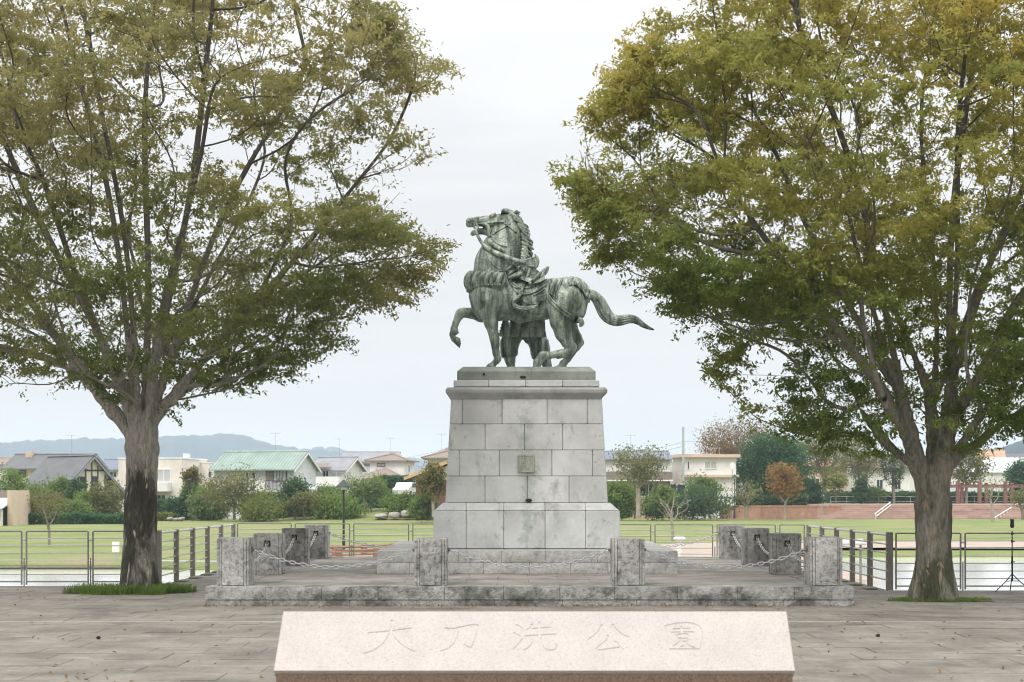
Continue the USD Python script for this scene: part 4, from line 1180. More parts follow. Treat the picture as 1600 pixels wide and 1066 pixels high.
    up = np.array([0, 0, 1.0]) + g.normal(0, 0.55, (n, 3))
    nz = meshkit.fbm(c * np.array([0.95, 0.95, 1.8]) + seed, 3, seed + 9)
    k = g.random(n) < np.clip((nz - hole) / 0.13, 0.03, 1)
    sz = g.uniform(0.75, 1.25, n)[k]
    lm = leaf_mesh(c[k], d[k], up[k], 0.080 * sz, 0.035 * sz)
    obj('crown', lm, leaf_m, t)
    print(name, 'nodes', len(N), 'leaves', k.sum(), 'trunk', len(tm.faces))
    return t

LT = (-6.43, 26.35)
big_tree('zelkova_tree', 'large spreading tree left of the statue with grey flaking mossy trunk in a grass patch', LT[0], LT[1],
         [(215, 640), (150, 634), (60, 640), (-20, 622), (-120, 560), (-230, 430), (-290, 250), (-270, 60), (-180, -120), (0, -260), (200, -310), (400, -240), (540, -110), (590, -10), (610, 30), (655, 80), (700, 108),
          (703, 170), (690, 215), (640, 262), (603, 325), (640, 350), (690, 378), (692, 402), (650, 440), (600, 478), (545, 505), (528, 545), (480, 568), (400, 592), (355, 620), (290, 622), (240, 645)],
         2.75, 0.275, 0.27, 0.06, 'bark_left', 'leaf_left', 11, 6000, 92, hole=0.44,
         stems=[(5, 4.4, 8.0, 2.7, 1.1), (20, 2.7, 9.5, 2.75, 1.25), (-20, 1.6, 10.5, 2.6, 1.3), (95, 1.2, 11, 2.75, 1.2), (-95, 2.4, 9.5, 2.6, 1.3), (175, 1.3, 10.5, 2.75, 1.3), (190, 3.0, 9.0, 2.7, 1.2), (160, 4.0, 6.8, 2.6, 1.15), (60, 3.4, 8.5, 2.5, 1.2), (-60, 3.4, 8.0, 2.6, 1.2), (235, 3.2, 8.5, 2.6, 1.2)])
RT = (6.78, 24.5)
big_tree('zelkova_tree', 'large dense olive and gold tree right of the statue with forked trunk', RT[0], RT[1],
         [(1440, 706), (1385, 712), (1310, 702), (1240, 678), (1165, 655), (1150, 622), (1098, 580), (1150, 540), (1085, 503), (1028, 452), (932, 395), (930, 350), (888, 285), (902, 230), (955, 135), (998, 65), (1010, 20), (1060, -40), (1180, -160),
          (1350, -230), (1550, -220), (1750, -120), (1880, 60), (1950, 280), (1900, 450), (1800, 560), (1650, 665), (1570, 722), (1500, 728)],
         1.55, 0.265, 0.30, -0.03, 'bark_right', 'leaf_right', 23, 5800, 114, hole=0.41,
         stems=[(180, 2.0, 9.5, 1.5, 1.4, 0.22), (2, 0.5, 10.0, 1.5, 1.2, 0.20), (75, 1.6, 9.0, 1.4, 1.2, 0.2), (172, 2.4, 8.0, 2, 1.1, 0.1, 0), (195, 3.4, 7.0, 1, 1.1, 0.1, 0), (10, 2.4, 9.5, 2, 1.2, 0.1, 1), (-35, 3.4, 8.0, 1, 1.15, 0.1, 1),
                (-100, 2.6, 9.0, 2, 1.2, 0.1, 1), (-140, 3.0, 8.0, 2, 1.15, 0.1, 0), (115, 3.0, 8.0, 2, 1.15, 0.1, 2), (40, 3.4, 8.0, 2, 1.15, 0.1, 2)])

# grass round the left trunk, moss round the right one
def blades(n, fx, h0, h1, seed, w=0.012):
    g = np.random.default_rng(seed)
    p = fx(g, n)
    h = g.uniform(h0, h1, len(p))
    lean = g.normal(0, 0.45, (len(p), 2)) * h[:, None]
    a = g.uniform(0, 2 * np.pi, len(p))
    s = np.stack([np.cos(a), np.sin(a), 0 * a], 1) * w
    tip = p + np.c_[lean, h]
    mid = p + np.c_[lean * 0.3, h * 0.6]
    v = np.stack([p - s, p + s, mid + s * 0.7, mid - s * 0.7, tip], 1).reshape(-1, 3)
    i = np.arange(len(p))[:, None] * 5
    return trimesh.Trimesh(v, np.concatenate([i + [0, 1, 2], i + [0, 2, 3], i + [3, 2, 4]]), process=False)
def patch(cx, cy, rx, ry, edge=0.5):
    def f(g, n):
        a, r = g.uniform(0, 2 * np.pi, n), np.sqrt(g.uniform(0, 1, n))
        lim = 0.75 + edge * (meshkit.fbm(np.stack([np.cos(a) * 2, np.sin(a) * 2, a * 0], 1), 3, 5) - 0.3)
        return np.stack([cx + rx * r * lim * np.cos(a), cy + ry * r * lim * np.sin(a), np.full(n, 0.0)], 1)
    return f
obj('grass_tuft', blades(5200, patch(LT[0] + 0.0, LT[1] - 0.12, 1.05, 0.55, 0.9), 0.02, 0.2, 3, 0.008), 'grass_blade', label='tufts of green grass growing round the left trunk', cat='grass', kind='stuff')
# ------------------------------------------------------------------ the bronze group on the pedestal
KS = 0.00357
ST = thing('bronze_statue', 'weathered green bronze statue of a rearing-necked saddled horse with an armoured warrior standing behind it', 'statue', (CX + 0.01, PY, ZB1))
def W(x, y, d):
    """Statue drawing units (x right, y down from 968 at the hooves, d away from the viewer) to metres."""
    x, y, d = np.broadcast_arrays(np.asarray(x, float), np.asarray(y, float), np.asarray(d, float))
    return np.stack([(x - 645) * KS, d * KS, (968 - y) * KS], -1)
def to_world(m):
    m = m.copy()
    m.vertices = W(m.vertices[:, 0], m.vertices[:, 2], m.vertices[:, 1])
    m.invert()
    return m
# field axes: x, d, y(down)
HF = Field((195, -150, 70), (1010, 150, 976), 4.4)
def hc(pts, k=14.0, flat=1.0):
    """pts rows: x, y, d, r"""
    HF.chain([(x, d, y, r) for x, y, d, r in pts], k, flat)
# trunk of the horse
hc([(440, 545, 0, 104), (520, 575, 0, 108), (620, 590, 0, 108), (735, 578, 0, 103), (820, 562, 0, 98), (882, 560, 0, 99)], 25, 0.82)
hc([(400, 560, 0, 62), (420, 610, 0, 70), (470, 630, 0, 62)], 25, 0.9)
# neck, arched and thin
hc([(455, 500, 0, 112), (478, 430, 0, 118), (494, 370, 0, 120), (518, 300, 0, 104), (540, 235, 0, 84), (560, 180, 0, 60), (568, 140, 0, 44)], 22, 0.5)
# muscles
for d in (-1, 1):
    hc([(455, 470, d * 42, 60), (430, 560, d * 60, 66), (438, 620, d * 58, 58)], 22, 0.6)
    hc([(880, 530, d * 40, 70), (850, 610, d * 62, 70)], 24, 0.62)
    hc([(940, 560, d * 30, 48), (925, 640, d * 50, 46)], 20, 0.7)
    hc([(510, 330, d * 34, 40), (540, 260, d * 30, 32)], 16, 0.5)
# head
hc([(552, 152, 0, 46), (515, 148, 0, 42), (470, 146, 0, 34), (420, 149, 0, 29), (375, 150, 0, 25), (346, 150, 0, 23)], 9, 0.62)
hc([(500, 178, 0, 48), (478, 188, 0, 38)], 10, 0.48)
hc([(336, 150, 0, 19), (332, 166, 0, 15), (345, 172, 0, 13)], 6, 0.75)
hc([(480, 205, 0, 28), (430, 205, 0, 18), (385, 203, 0, 14), (356, 212, 0, 13), (348, 218, 0, 10)], 8, 0.62)
for d in (-1, 1):
    HF.cone((340, d * 12, 143), (332, d * 13, 148), 9, 10, 4)
    hc([(470, 116, d * 20, 13), (452, 122, d * 21, 10)], 6, 0.8)
    hc([(440, 165, d * 18, 9), (520, 158, d * 26, 12)], 8, 0.6)
    hc([(562, 112, d * 20, 13), (590, 104, d * 26, 12), (613, 104, d * 28, 4)], 4, 0.6)
    HF.cone((329, d * 17, 143), (333, d * 24, 143), 5, 8, 1, cut=True)
    HF.cone((455, d * 29, 123), (463, d * 33, 121), 6, 6, 1, cut=True)
HF.cone((322, 0, 186), (388, 0, 184), 7, 4, 1, cut=True)
# fore legs: near one planted, far one lifted
nd = -52
hc([(430, 590, nd, 66), (440, 650, nd, 47), (452, 710, nd - 2, 36), (465, 765, nd - 2, 27), (472, 798, nd - 2, 25), (476, 830, nd - 2, 19), (480, 875, nd - 2, 18)], 12, 0.9)
hc([(480, 875, nd - 2, 18), (490, 905, nd - 2, 20), (484, 915, nd - 2, 18), (464, 934, nd - 2, 16)], 6)
hc([(492, 880, nd - 2, 9), (486, 820, nd - 2, 9)], 6)
hc([(462, 936, nd - 2, 18), (452, 954, nd - 2, 27), (448, 966, nd - 2, 31)], 4, 0.9)
fd = 55
hc([(410, 600, fd, 66), (395, 648, fd, 44), (345, 645, fd, 30), (300, 641, fd, 25), (283, 645, fd, 25), (272, 665, fd, 21), (258, 697, fd, 18), (248, 730, fd, 18)], 10, 0.9)
hc([(248, 730, fd, 18), (250, 744, fd, 22), (238, 762, fd, 15), (243, 782, fd, 14)], 6)
hc([(262, 744, fd, 10), (268, 752, fd, 8)], 4)
hc([(246, 785, fd, 16), (264, 795, fd, 21), (272, 812, fd, 15), (278, 834, fd, 5)], 4, 0.9)
# hind legs
hc([(870, 585, nd, 92), (835, 640, nd - 6, 76), (832, 700, nd - 6, 56), (845, 765, nd - 4, 45), (868, 815, nd - 2, 31), (893, 845, nd, 26)], 14, 0.82)
hc([(893, 838, nd, 25), (884, 862, nd, 24), (850, 872, nd, 20), (800, 880, nd, 19), (765, 886, nd, 20)], 7, 0.9)
hc([(890, 880, nd, 9), (815, 898, nd, 8)], 7)
hc([(765, 886, nd, 21), (736, 888, nd, 25), (722, 904, nd, 22), (706, 925, nd, 24)], 7, 0.9)
hc([(708, 925, nd, 25), (700, 950, nd, 21), (699, 964, nd, 15)], 4, 0.9)
hc([(870, 590, -nd, 92), (850, 650, -nd, 74), (880, 730, -nd, 48), (915, 775, -nd, 32), (938, 806, -nd, 23)], 14, 0.82)
hc([(938, 806, -nd, 24), (922, 828, -nd, 23), (900, 858, -nd, 19), (872, 895, -nd, 19), (848, 922, -nd, 20)], 7)
hc([(846, 922, -nd, 21), (838, 940, -nd, 21), (812, 952, -nd, 18)], 6)
hc([(815, 952, -nd, 20), (800, 962, -nd, 22)], 4)
hc([(850, 930, -nd, 12), (856, 950, -nd, 10), (850, 964, -nd, 9)], 4)
# uneven casting
X_, Y_, Z_ = np.meshgrid(*HF.ax, indexing='ij', sparse=False)
from scipy.ndimage import zoom as _zoom
nz_ = meshkit.fbm(np.stack([X_ / 46, Y_ / 40, Z_ / 70], -1)[::3, ::3, ::3], 3, 4)
nz_ = _zoom(nz_, [a / b for a, b in zip(HF.S.shape, nz_.shape)], order=1)
HF.S = (HF.S + (nz_ - 0.5) * 9).astype(np.float32)
hm_ = HF.mesh()
hb = obj('horse', to_world(hm_), 'bronze', ST, smooth=True, label='horse with arched neck turned back, mouth open and one foreleg lifted')
inside_ = HF.S < 0
near_i = np.where(inside_.any(1), inside_.argmax(1), 999)
def dsurf(x, y, default=-60):
    """Depth of the near flank at drawing point x, y."""
    i = int(np.clip(round((x - HF.lo[0]) / HF.h), 0, HF.n[0] - 1)); j = int(np.clip(round((y - HF.lo[2]) / HF.h), 0, HF.n[2] - 1))
    k = near_i[i, j]
    return default if k == 999 else HF.lo[1] + k * HF.h
def strap(name, pts, r, parent=ST, lift=0.0, flat=1.0, n=26, sides=8, dep=None, smooth_d=True, label=None):
    sp = spline(np.array(pts, float), n)
    d = np.array([dsurf(x, y) for x, y in sp[:, :2]]) if dep is None else np.interp(np.linspace(0, 1, n), np.linspace(0, 1, len(dep)), dep)
    if dep is None and smooth_d:
        for _ in range(6):
            d[1:-1] = np.minimum(d[1:-1], 0.5 * d[1:-1] + 0.25 * (d[:-2] + d[2:]))
    rr = np.interp(np.linspace(0, 1, n), np.linspace(0, 1, len(np.atleast_1d(r))), np.atleast_1d(r))
    m = tube(W(sp[:, 0], sp[:, 1], d - lift), rr * KS, sides, flat=flat, up=(0, 1, 0))
    return obj(name, m, 'bronze', parent, smooth=True, label=label)
# eyes, nostril rims
for d in (-1, 1):
    obj('eye', trimesh.creation.icosphere(2, 7 * KS).apply_translation(W(459, 123, d * 24)), 'bronze', hb, smooth=True)
# tail: ridged, waving out behind
tp = np.array([(962, 540, 20), (985, 541, 24), (1015, 556, 30), (1045, 590, 36), (1065, 630, 39), (1085, 662, 38), (1115, 684, 35), (1160, 690, 31), (1205, 682, 27), (1245, 690, 22), (1280, 714, 16), (1310, 730, 11), (1342, 742, 3)], float)
sp = spline(tp, 60)
wv = 6 * np.sin(np.linspace(0, 5, 60))
obj('tail', tube(W(sp[:, 0], sp[:, 1], wv + 0 * sp[:, 0]), np.maximum(sp[:, 2] * 0.9, 2) * KS, 40, flat=0.8, up=(0, 1, 0), ripple=9, amp=0.07), 'bronze', hb, smooth=True, label='long waving tail streaming out behind')
for k in range(5):
    o = (k - 2) * 0.32
    obj('tail_strand', tube(W(sp[4:56, 0] + 2 * k - 4, sp[4:56, 1] + o * sp[4:56, 2] * 0.95 + 3 * np.sin(np.linspace(k, 5 + k, 52)), wv[4:56] - 0.68 * sp[4:56, 2] * math.sqrt(max(0.05, 1 - (o * 1.1) ** 2))), np.maximum(sp[4:56, 2] * 0.17, 1.5) * KS, 6, up=(0, 1, 0)), 'bronze', hb, smooth=True)
# mane: overlapping locks along the crest
g = np.random.default_rng(5)
crest = spline(np.array([(574, 118), (604, 140), (626, 180), (638, 225), (644, 275), (640, 325), (628, 368)], float), 20)
mane = []
for row, (dd, ln) in enumerate(((-30, 44), (-16, 56), (0, 60), (16, 56), (30, 44))):
    for i in range(1, 20):
        cx, cy = crest[i] + (-18 + (6 if row in (1, 3) else (0 if row in (0, 4) else 10)), 0)
        L = ln * g.uniform(0.75, 1.15)
        ph = g.uniform(-4, 4)
        t = np.linspace(0, 1, 9)
        x = cx + L * (0.75 * t - 0.12 * np.sin(t * 6 + ph * 0.3)) * (1 if i < 16 else 0.75)
        y = cy - 6 + 44 * t ** 1.4 + 5 * np.sin(t * 5.5 + ph)
        r = np.array([9, 12, 12.5, 11.5, 10, 8.5, 6.5, 4.2, 1.0]) * g.uniform(0.8, 1.1)
        mane.append(tube(W(x, y, dd + dd * 0.25 * t + g.uniform(-2, 2)), r * KS, 8, flat=0.7, up=(0, 1, 0)))
obj('mane', cat(mane), 'bronze', hb, smooth=True, label='flame-like locks of mane along the crest')
fl = []
for k in range(9):
    a = k / 9 * 2 * np.pi
    t = np.linspace(0, 1, 8)
    x = 556 - 44 * t + 12 * math.cos(a) + 6 * np.sin(t * 5 + a); y = 100 - 15 * np.sin(t * 3) * (1 + 0.3 * math.sin(a)) + 16 * t + 8 * math.sin(a)
    fl.append(tube(W(x, y, 16 * math.cos(a) - 4), np.array([6, 9, 10, 10, 9, 7, 5, 1.5]) * KS, 7, up=(0, 1, 0)))
obj('forelock', cat(fl), 'bronze', hb, smooth=True)

# --- harness
hn = obj('breast_cloth', None or (lambda: (
    lambda nu, nv: (lambda th, v: (lambda P, idx: trimesh.Trimesh(P.reshape(-1, 3), np.concatenate([np.stack([idx[:-1, :-1], idx[1:, :-1], idx[1:, 1:]], -1).reshape(-1, 3), np.stack([idx[:-1, :-1], idx[1:, 1:], idx[:-1, 1:]], -1).reshape(-1, 3)]), process=False))(
        W(485 - (160 + 16 * np.sin(v * np.pi) ** 0.8 + (15 + 7 * v) * (np.abs(np.sin(th * 13 + 2.4 * v * np.sign(th + 1e-9) + 0.7 * np.sin(th * 5))) - 0.6) * np.clip(v * 4, 0, 1) * np.clip((1 - v) * 8, 0.35, 1)) * np.cos(th) * np.where(np.cos(th) > 0, 1, 0.8) ** 1.0,
          (424 + 18 * np.abs(np.sin(th)) ** 4) * (1 - v) + (530 - 22 * np.abs(np.sin(th)) ** 1.5) * v + 5 * np.sin(th * 21) * v,
          (106 + 10 * np.sin(v * np.pi) ** 0.8 + (14 + 6 * v) * (np.abs(np.sin(th * 13 + 2.4 * v * np.sign(th + 1e-9) + 0.7 * np.sin(th * 5))) - 0.6) * np.clip(v * 4, 0, 1)) * np.sin(th)),
        np.arange(nu * nv).reshape(nu, nv)))(np.linspace(-1.95, 1.95, nu)[:, None] * np.ones((1, nv)), np.linspace(0, 1, nv)[None] * np.ones((nu, 1))))(520, 18))(), 'bronze', ST, smooth=True, label='gathered cloth band hanging across the chest')
rf = []
for k in range(130):
    th = -1.7 + 3.4 * k / 129
    v = 1.0
    x = 485 - (158 + g.uniform(-5, 5)) * math.cos(th); y = 528 - 22 * abs(math.sin(th)) ** 1.5 + g.uniform(-4, 6); d = (106 + g.uniform(-4, 4)) * math.sin(th)
    rf.append(trimesh.creation.icosphere(1, g.uniform(5, 8) * KS).apply_scale((1, 1, 1.2)).apply_translation(W(x, y, d)))
obj('ruffle', cat(rf), 'bronze', hn, smooth=True)
# rump cloth: fan of pleats over the croup
def rump():
    xs = np.linspace(752, 992, 120)
    yb = np.interp(xs, [752, 790, 812, 832, 860, 900, 930, 960, 992], [548, 582, 574, 556, 536, 512, 520, 548, 584])
    rows = []
    nv = 25
    for i, x in enumerate(xs):
        yc = 566
        R = np.interp(x, [752, 820, 890, 940, 975, 992], [92, 100, 106, 98, 66, 44]) + 9
        pm = np.arccos(np.clip((yc - yb[i]) / R, -1, 1))
        ph = np.linspace(-pm, pm, nv)
        fl_ = 8.5 * np.sin((x + 60 * np.abs(ph) * (0.6 if x < 850 else -0.5)) / 5.0) * np.clip(np.abs(ph) * 1.6, 0.25, 1)
        rr = R + fl_ + 15 * (np.abs(ph) / (pm + 1e-6)) ** 2
        rows.append(W(x + 16 * (np.abs(ph) / 1.5) * np.sign(-(x - 850)) * 0.6, yc - rr * np.cos(ph), 0.86 * rr * np.sin(ph)))
    P_ = np.array(rows)
    idx = np.arange(P_.shape[0] * nv).reshape(-1, nv)
    return trimesh.Trimesh(P_.reshape(-1, 3), np.concatenate([np.stack([idx[:-1, :-1], idx[1:, :-1], idx[1:, 1:]], -1).reshape(-1, 3), np.stack([idx[:-1, :-1], idx[1:, 1:], idx[:-1, 1:]], -1).reshape(-1, 3)]), process=False)
rc = obj('rump_cloth', rump(), 'bronze', ST, smooth=True, label='pleated cloth fanned over the croup')
rf = []
for k in range(34):
    t = k / 33
    x = np.interp(t, [0, 0.3, 0.65, 1], [898, 905, 940, 990]) + g.uniform(-5, 5); y = np.interp(t, [0, 0.3, 0.65, 1], [458, 485, 525, 575]) + g.uniform(-6, 6)
    for s in (-1, 1):
        rr = 104 if x < 945 else 80
        d = s * 0.86 * math.sqrt(max(0, rr ** 2 - (566 - y) ** 2)) if abs(566 - y) < rr else s * 8
        rf.append(trimesh.creation.icosphere(1, g.uniform(8, 13) * KS).apply_scale((0.9, 0.8, 1.1)).apply_translation(W(x, y, d)))
obj('ruffle', cat(rf), 'bronze', rc, smooth=True)
# saddle
def patch_on(xy, lift, thick=6, n=1):
    """A thick flap laid on the near flank, outline xy."""
    pg = Polygon(xy)
    m = trimesh.creation.extrude_polygon(pg.buffer(3, join_style=1), 1.0, engine='earcut')
    b = trimesh.remesh.subdivide_to_size(m.vertices * (1, 1, 1), m.faces, 16, max_iter=12)
    v, f = b
    d = np.array([dsurf(x, y) for x, y in v[:, :2]])
    w = W(v[:, 0], v[:, 1], d - lift - thick * v[:, 2] + thick * 0.5)
    return trimesh.Trimesh(w, f, process=True)
sad = obj('saddle', patch_on([(602, 455), (612, 425), (650, 415), (700, 425), (735, 455), (752, 480), (742, 520), (752, 560), (742, 590), (700, 610), (640, 606), (600, 560), (566, 510), (560, 478)], 6, 8), 'bronze', ST, smooth=40, label='saddle with raised front and rear arches and hanging flap')
t = np.linspace(-1, 1, 33)
seat_x = np.linspace(618, 745, 14)
rows = []
for x in seat_x:
    yt = np.interp(x, [618, 650, 690, 730, 745], [428, 440, 448, 436, 420]); ph = np.linspace(-1.25, 1.25, 17)
    rows.append(W(x + 0 * ph, yt + 78 * (1 - np.cos(ph)), 104 * np.sin(ph)))
P_ = np.array(rows); idx = np.arange(P_.shape[0] * 17).reshape(-1, 17)
obj('seat', trimesh.Trimesh(P_.reshape(-1, 3), np.concatenate([np.stack([idx[:-1, :-1], idx[1:, :-1], idx[1:, 1:]], -1).reshape(-1, 3), np.stack([idx[:-1, :-1], idx[1:, 1:], idx[:-1, 1:]], -1).reshape(-1, 3)]), process=False), 'bronze', sad, smooth=True)
cx_, cy_ = 764 - 92 * t ** 2, 404 + 92 * np.abs(t) ** 1.9
obj('rear_arch', cat([tube(W(cx_, cy_, 98 * t), (9 + 11 * np.sin(np.abs(t) * 2.6)) * KS, 10, flat=0.55, up=(1, 0, 0)), tube(W(cx_ - 10, cy_ + 12, 96 * t), 13 * KS, 8, up=(1, 0, 0))]), 'bronze', sad, smooth=True)
px_, py_ = 702 - 78 * np.abs(t) ** 1.4, 376 + 62 * np.abs(t) ** 1.5
obj('front_arch', cat([tube(W(px_, py_, 88 * t), (8 + 16 * np.abs(np.sin(t * 2.2))) * KS, 10, flat=0.6, up=(1, 0, 0))]
    + [tube(W(px_ - 12 - 13 * k, py_ + 14 + 5 * k, (84 + 1.5 * k) * t), 8.5 * KS, 8, up=(1, 0, 0)) for k in range(6)]), 'bronze', sad, smooth=True)
gd = obj('ribbed_guard', cat([tube(W(*np.array([(608, 386 + 3 * k, -78), (640, 376 + 5 * k, -84), (672, 364 + 8 * k, -80), (692, 356 + 10 * k, -70)], float).T), np.array([5, 7.5, 8, 6]) * KS, 8, up=(0, 1, 0)) for k in range(6)]), 'bronze', ST, smooth=True, label='ribbed armour piece showing over the saddle front')
obj('guard_plate', tube(W(*np.array([(690, 340, -66), (702, 356, -70), (708, 380, -72), (702, 404, -70), (690, 420, -66)], float).T), np.array([4, 8, 9, 8, 4]) * KS, 8, flat=1.8, up=(0, 1, 0)), 'bronze', gd, smooth=True)
for nm, pts, r in (('girth_edge', [(560, 480), (585, 505), (612, 524), (655, 522), (700, 500), (745, 468)], 5), ('flap_edge', [(585, 540), (620, 560), (665, 556), (715, 532), (748, 505)], 4), ('flap_edge', [(680, 566), (710, 552), (740, 530)], 4),
                   ('saddle_roll', [(690, 500), (715, 478), (735, 450), (752, 420)], [10, 14, 12, 6]), ('saddle_roll', [(612, 440), (625, 452), (640, 440)], 9), ('cord', [(552, 470), (582, 520), (600, 525)], 4)):
    strap(nm, pts, r, sad, 14)
strap('stirrup_strap', [(662, 418), (648, 460), (632, 505), (618, 545)], 9, sad, 18, flat=0.5)
obj('buckle', bbox(-12 * KS, 12 * KS, -6 * KS, 6 * KS, -13 * KS, 13 * KS, 0.006).apply_translation(W(614, 552, dsurf(614, 552) - 22)), 'bronze', sad)
# stirrup: a broad scoop
sp = spline(np.array([(613, 566, 9), (596, 580, 13), (576, 596, 17), (572, 614, 19), (592, 632, 19), (630, 640, 18), (670, 636, 15), (706, 622, 6)], float), 40)
ds = dsurf(640, 600) - 30
obj('stirrup', cat([tube(W(sp[:, 0], sp[:, 1], ds + 0 * sp[:, 0]), sp[:, 2] * KS * 0.75, 10, flat=1.9, up=(0, 1, 0)), tube(W(sp[2:-3, 0], sp[2:-3, 1] + 8, ds - 26 + 0 * sp[2:-3, 0]), 5 * KS, 6, up=(0, 1, 0))]), 'bronze', sad, smooth=True, label='broad scoop-shaped stirrup')
# bridle and reins
br = strap('cheek_strap', [(372, 168), (410, 163), (455, 160), (528, 156)], 4.5, ST, 3)
strap('noseband', [(384, 126), (378, 146), (374, 172)], 4, br, 2)
strap('throat_strap', [(552, 170), (520, 190), (488, 208), (462, 226)], 4.5, br, 4)
strap('throat_strap', [(522, 163), (552, 186), (590, 216)], 4.5, br, 4)
strap('brow_strap', [(540, 122), (548, 146), (556, 172)], 4, br, 3)
strap('bit_ring', [(366, 172), (360, 186), (370, 198), (382, 188), (372, 174)], 4.5, br, 0, dep=[-24, -26, -28, -26, -24])
strap('curb_cord', [(398, 168), (424, 172), (438, 190), (440, 215), (450, 236)], [5, 9, 10, 9, 7], br, 0, dep=[-26, -34, -36, -34, -34])
strap('rein', [(370, 186), (376, 222), (392, 256), (420, 292), (462, 322), (520, 350), (580, 372), (640, 388)], [6, 8, 10, 13, 15, 14, 12, 12], ST, 0, dep=[-28, -34, -44, -58, -74, -82, -88, -92], flat=0.7, n=40, label='near rein sweeping back across the neck')
strap('rein', [(372, 186), (380, 220), (396, 252), (430, 284), (520, 330)], [5, 6, 7, 8, 8], ST, 0, dep=[28, 40, 60, 72, 84], n=30, label='far rein')
strap('neck_cloth', [(440, 252), (462, 282), (492, 302), (524, 322)], [12, 15, 14, 9], ST, 6, flat=0.6)
strap('neck_cloth', [(468, 262), (500, 286), (540, 292)], [7, 8, 5], ST, 5)
strap('neck_cord', [(420, 318), (436, 356), (462, 392), (510, 428)], 2.6, ST, 3)
strap('knot', [(530, 430), (552, 412), (582, 400), (592, 412), (560, 436), (548, 462), (575, 468), (604, 440), (612, 410)], [8, 9, 8, 6, 9, 7, 7, 8, 6], ST, 10, n=40)
strap('knot', [(500, 432), (545, 430), (575, 425)], [5, 7, 5], ST, 8)
strap('hanging_tape', [(604, 400), (598, 440), (586, 476), (570, 500)], 8, ST, 14, flat=0.5)
strap('side_strap', [(548, 470), (575, 500), (592, 512)], 7, ST, 6)
strap('hip_strap', [(756, 566), (778, 596), (812, 634), (852, 664), (896, 688), (938, 704)], [9, 11, 13, 14, 15, 13], ST, 4, flat=0.55, n=36, label='strap slung round the hindquarters')
strap('hip_strap', [(762, 562), (790, 600), (830, 640), (880, 672), (930, 694)], 4, ST, 14)
strap('strap_end', [(928, 690), (942, 702), (944, 718), (930, 724)], [9, 14, 14, 8], ST, 0, dep=[-88, -80, -72, -70])

# --- the warrior behind the horse
WF = Field((480, 70, 270), (820, 240, 976), 5.0)
def wc(pts, k=10.0, flat=1.0):
    WF.chain([(x, d, y, r) for x, y, d, r in pts], k, flat)
wd = 152
wc([(640, 690, wd, 78), (625, 590, wd, 74), (612, 500, wd, 82), (604, 440, wd, 66), (598, 400, wd, 32), (596, 350, wd, 40), (594, 330, wd, 40)], 14, 0.8)
wc([(560, 455, wd - 10, 36), (545, 520, wd - 30, 28), (520, 560, wd - 50, 22)], 10)
wc([(660, 455, wd, 36), (700, 520, wd, 28), (690, 590, wd - 10, 22)], 10)
wc([(590, 730, wd - 6, 60), (556, 800, wd - 8, 50), (550, 850, wd - 8, 47)], 12, 0.95)
wc([(552, 862, wd - 8, 34), (556, 895, wd - 8, 30), (561, 930, wd - 8, 21), (564, 952, wd - 8, 19)], 5)
wc([(564, 952, wd - 12, 18), (560, 962, wd - 34, 14)], 5)
wc([(680, 735, wd + 6, 62), (712, 800, wd + 8, 54), (712, 850, wd + 8, 44), (745, 830, wd + 8, 36)], 12, 0.95)
wc([(738, 862, wd + 8, 33), (752, 900, wd + 8, 28), (762, 935, wd + 8, 21), (766, 954, wd + 8, 19)], 5)
wc([(766, 956, wd + 6, 18), (774, 963, wd - 16, 14)], 5)
wX, wY, wZ = np.meshgrid(*WF.ax, indexing='ij')
fold = np.where((wZ > 700) & (wZ < 880), 5 * np.sin(wX / 7 + 2 * np.sin(wZ / 40)), 0)
WF.S = (WF.S + fold + (meshkit.fbm(np.stack([wX / 30, wY / 30, wZ / 40], -1), 2, 8) - 0.5) * 8).astype(np.float32)
wb = obj('warrior', to_world(WF.mesh()), 'bronze', ST, smooth=True, label='armoured warrior standing behind the horse in gathered trousers and shin guards')
def lamellar(name, xa0, xa1, xb0, xb1, y0, y1, n, d0, d1):
    ms = []
    for k in range(n):
        ta, tb = k / n, (k + 1) / n
        ya, yb = y0 + (y1 - y0) * ta, y0 + (y1 - y0) * tb + 2
        la, lb = xa0 + (xb0 - xa0) * tb, xa1 + (xb1 - xa1) * tb
        da, db = d0 + (d1 - d0) * tb, 0
        ms.append(bevel8([W(x, y, d_) for y in (yb, ya) for d_ in (da - 3 * tb, da + 16) for x in (la, lb)], 0.006))
    return obj(name, cat(ms), 'bronze', wb)
lamellar('skirt_plate', 560, 745, 553, 752, 640, 772, 5, wd - 66, wd - 78)
lamellar('skirt_plate', 522, 545, 492, 553, 668, 770, 6, wd - 80, wd - 96)
lamellar('skirt_plate', 560, 745, 556, 750, 640, 768, 5, wd + 50, wd + 58)
for (x, y, r, d_) in ((553, 868, 46, wd - 8), (734, 866, 30, wd + 8)):
    th = np.linspace(0, 2 * np.pi, 25)
    obj('knee_band', tube(W(x + r * 0.8 * np.cos(th), y + 0 * th, d_ + r * 0.8 * np.sin(th)), 6 * KS, 6), 'bronze', wb, smooth=True)
hp = np.linspace(0, np.pi / 2, 7)
obj('helmet', trimesh.creation.revolve(np.c_[50 * KS * np.cos(hp), 44 * KS * np.sin(hp)], sections=20).apply_translation(W(594, 338, wd)), 'bronze', wb, smooth=True)
pole_a, pole_b = np.array([666, 270, wd + 20]), np.array([789, 930, wd + 34])
obj('long_bow', tube(W(*np.stack([pole_a + (pole_b - pole_a) * q for q in np.linspace(0, 1, 6)]).T), 2.6 * KS, 6), 'bronze', wb, label='thin straight rod slanting behind the horse')
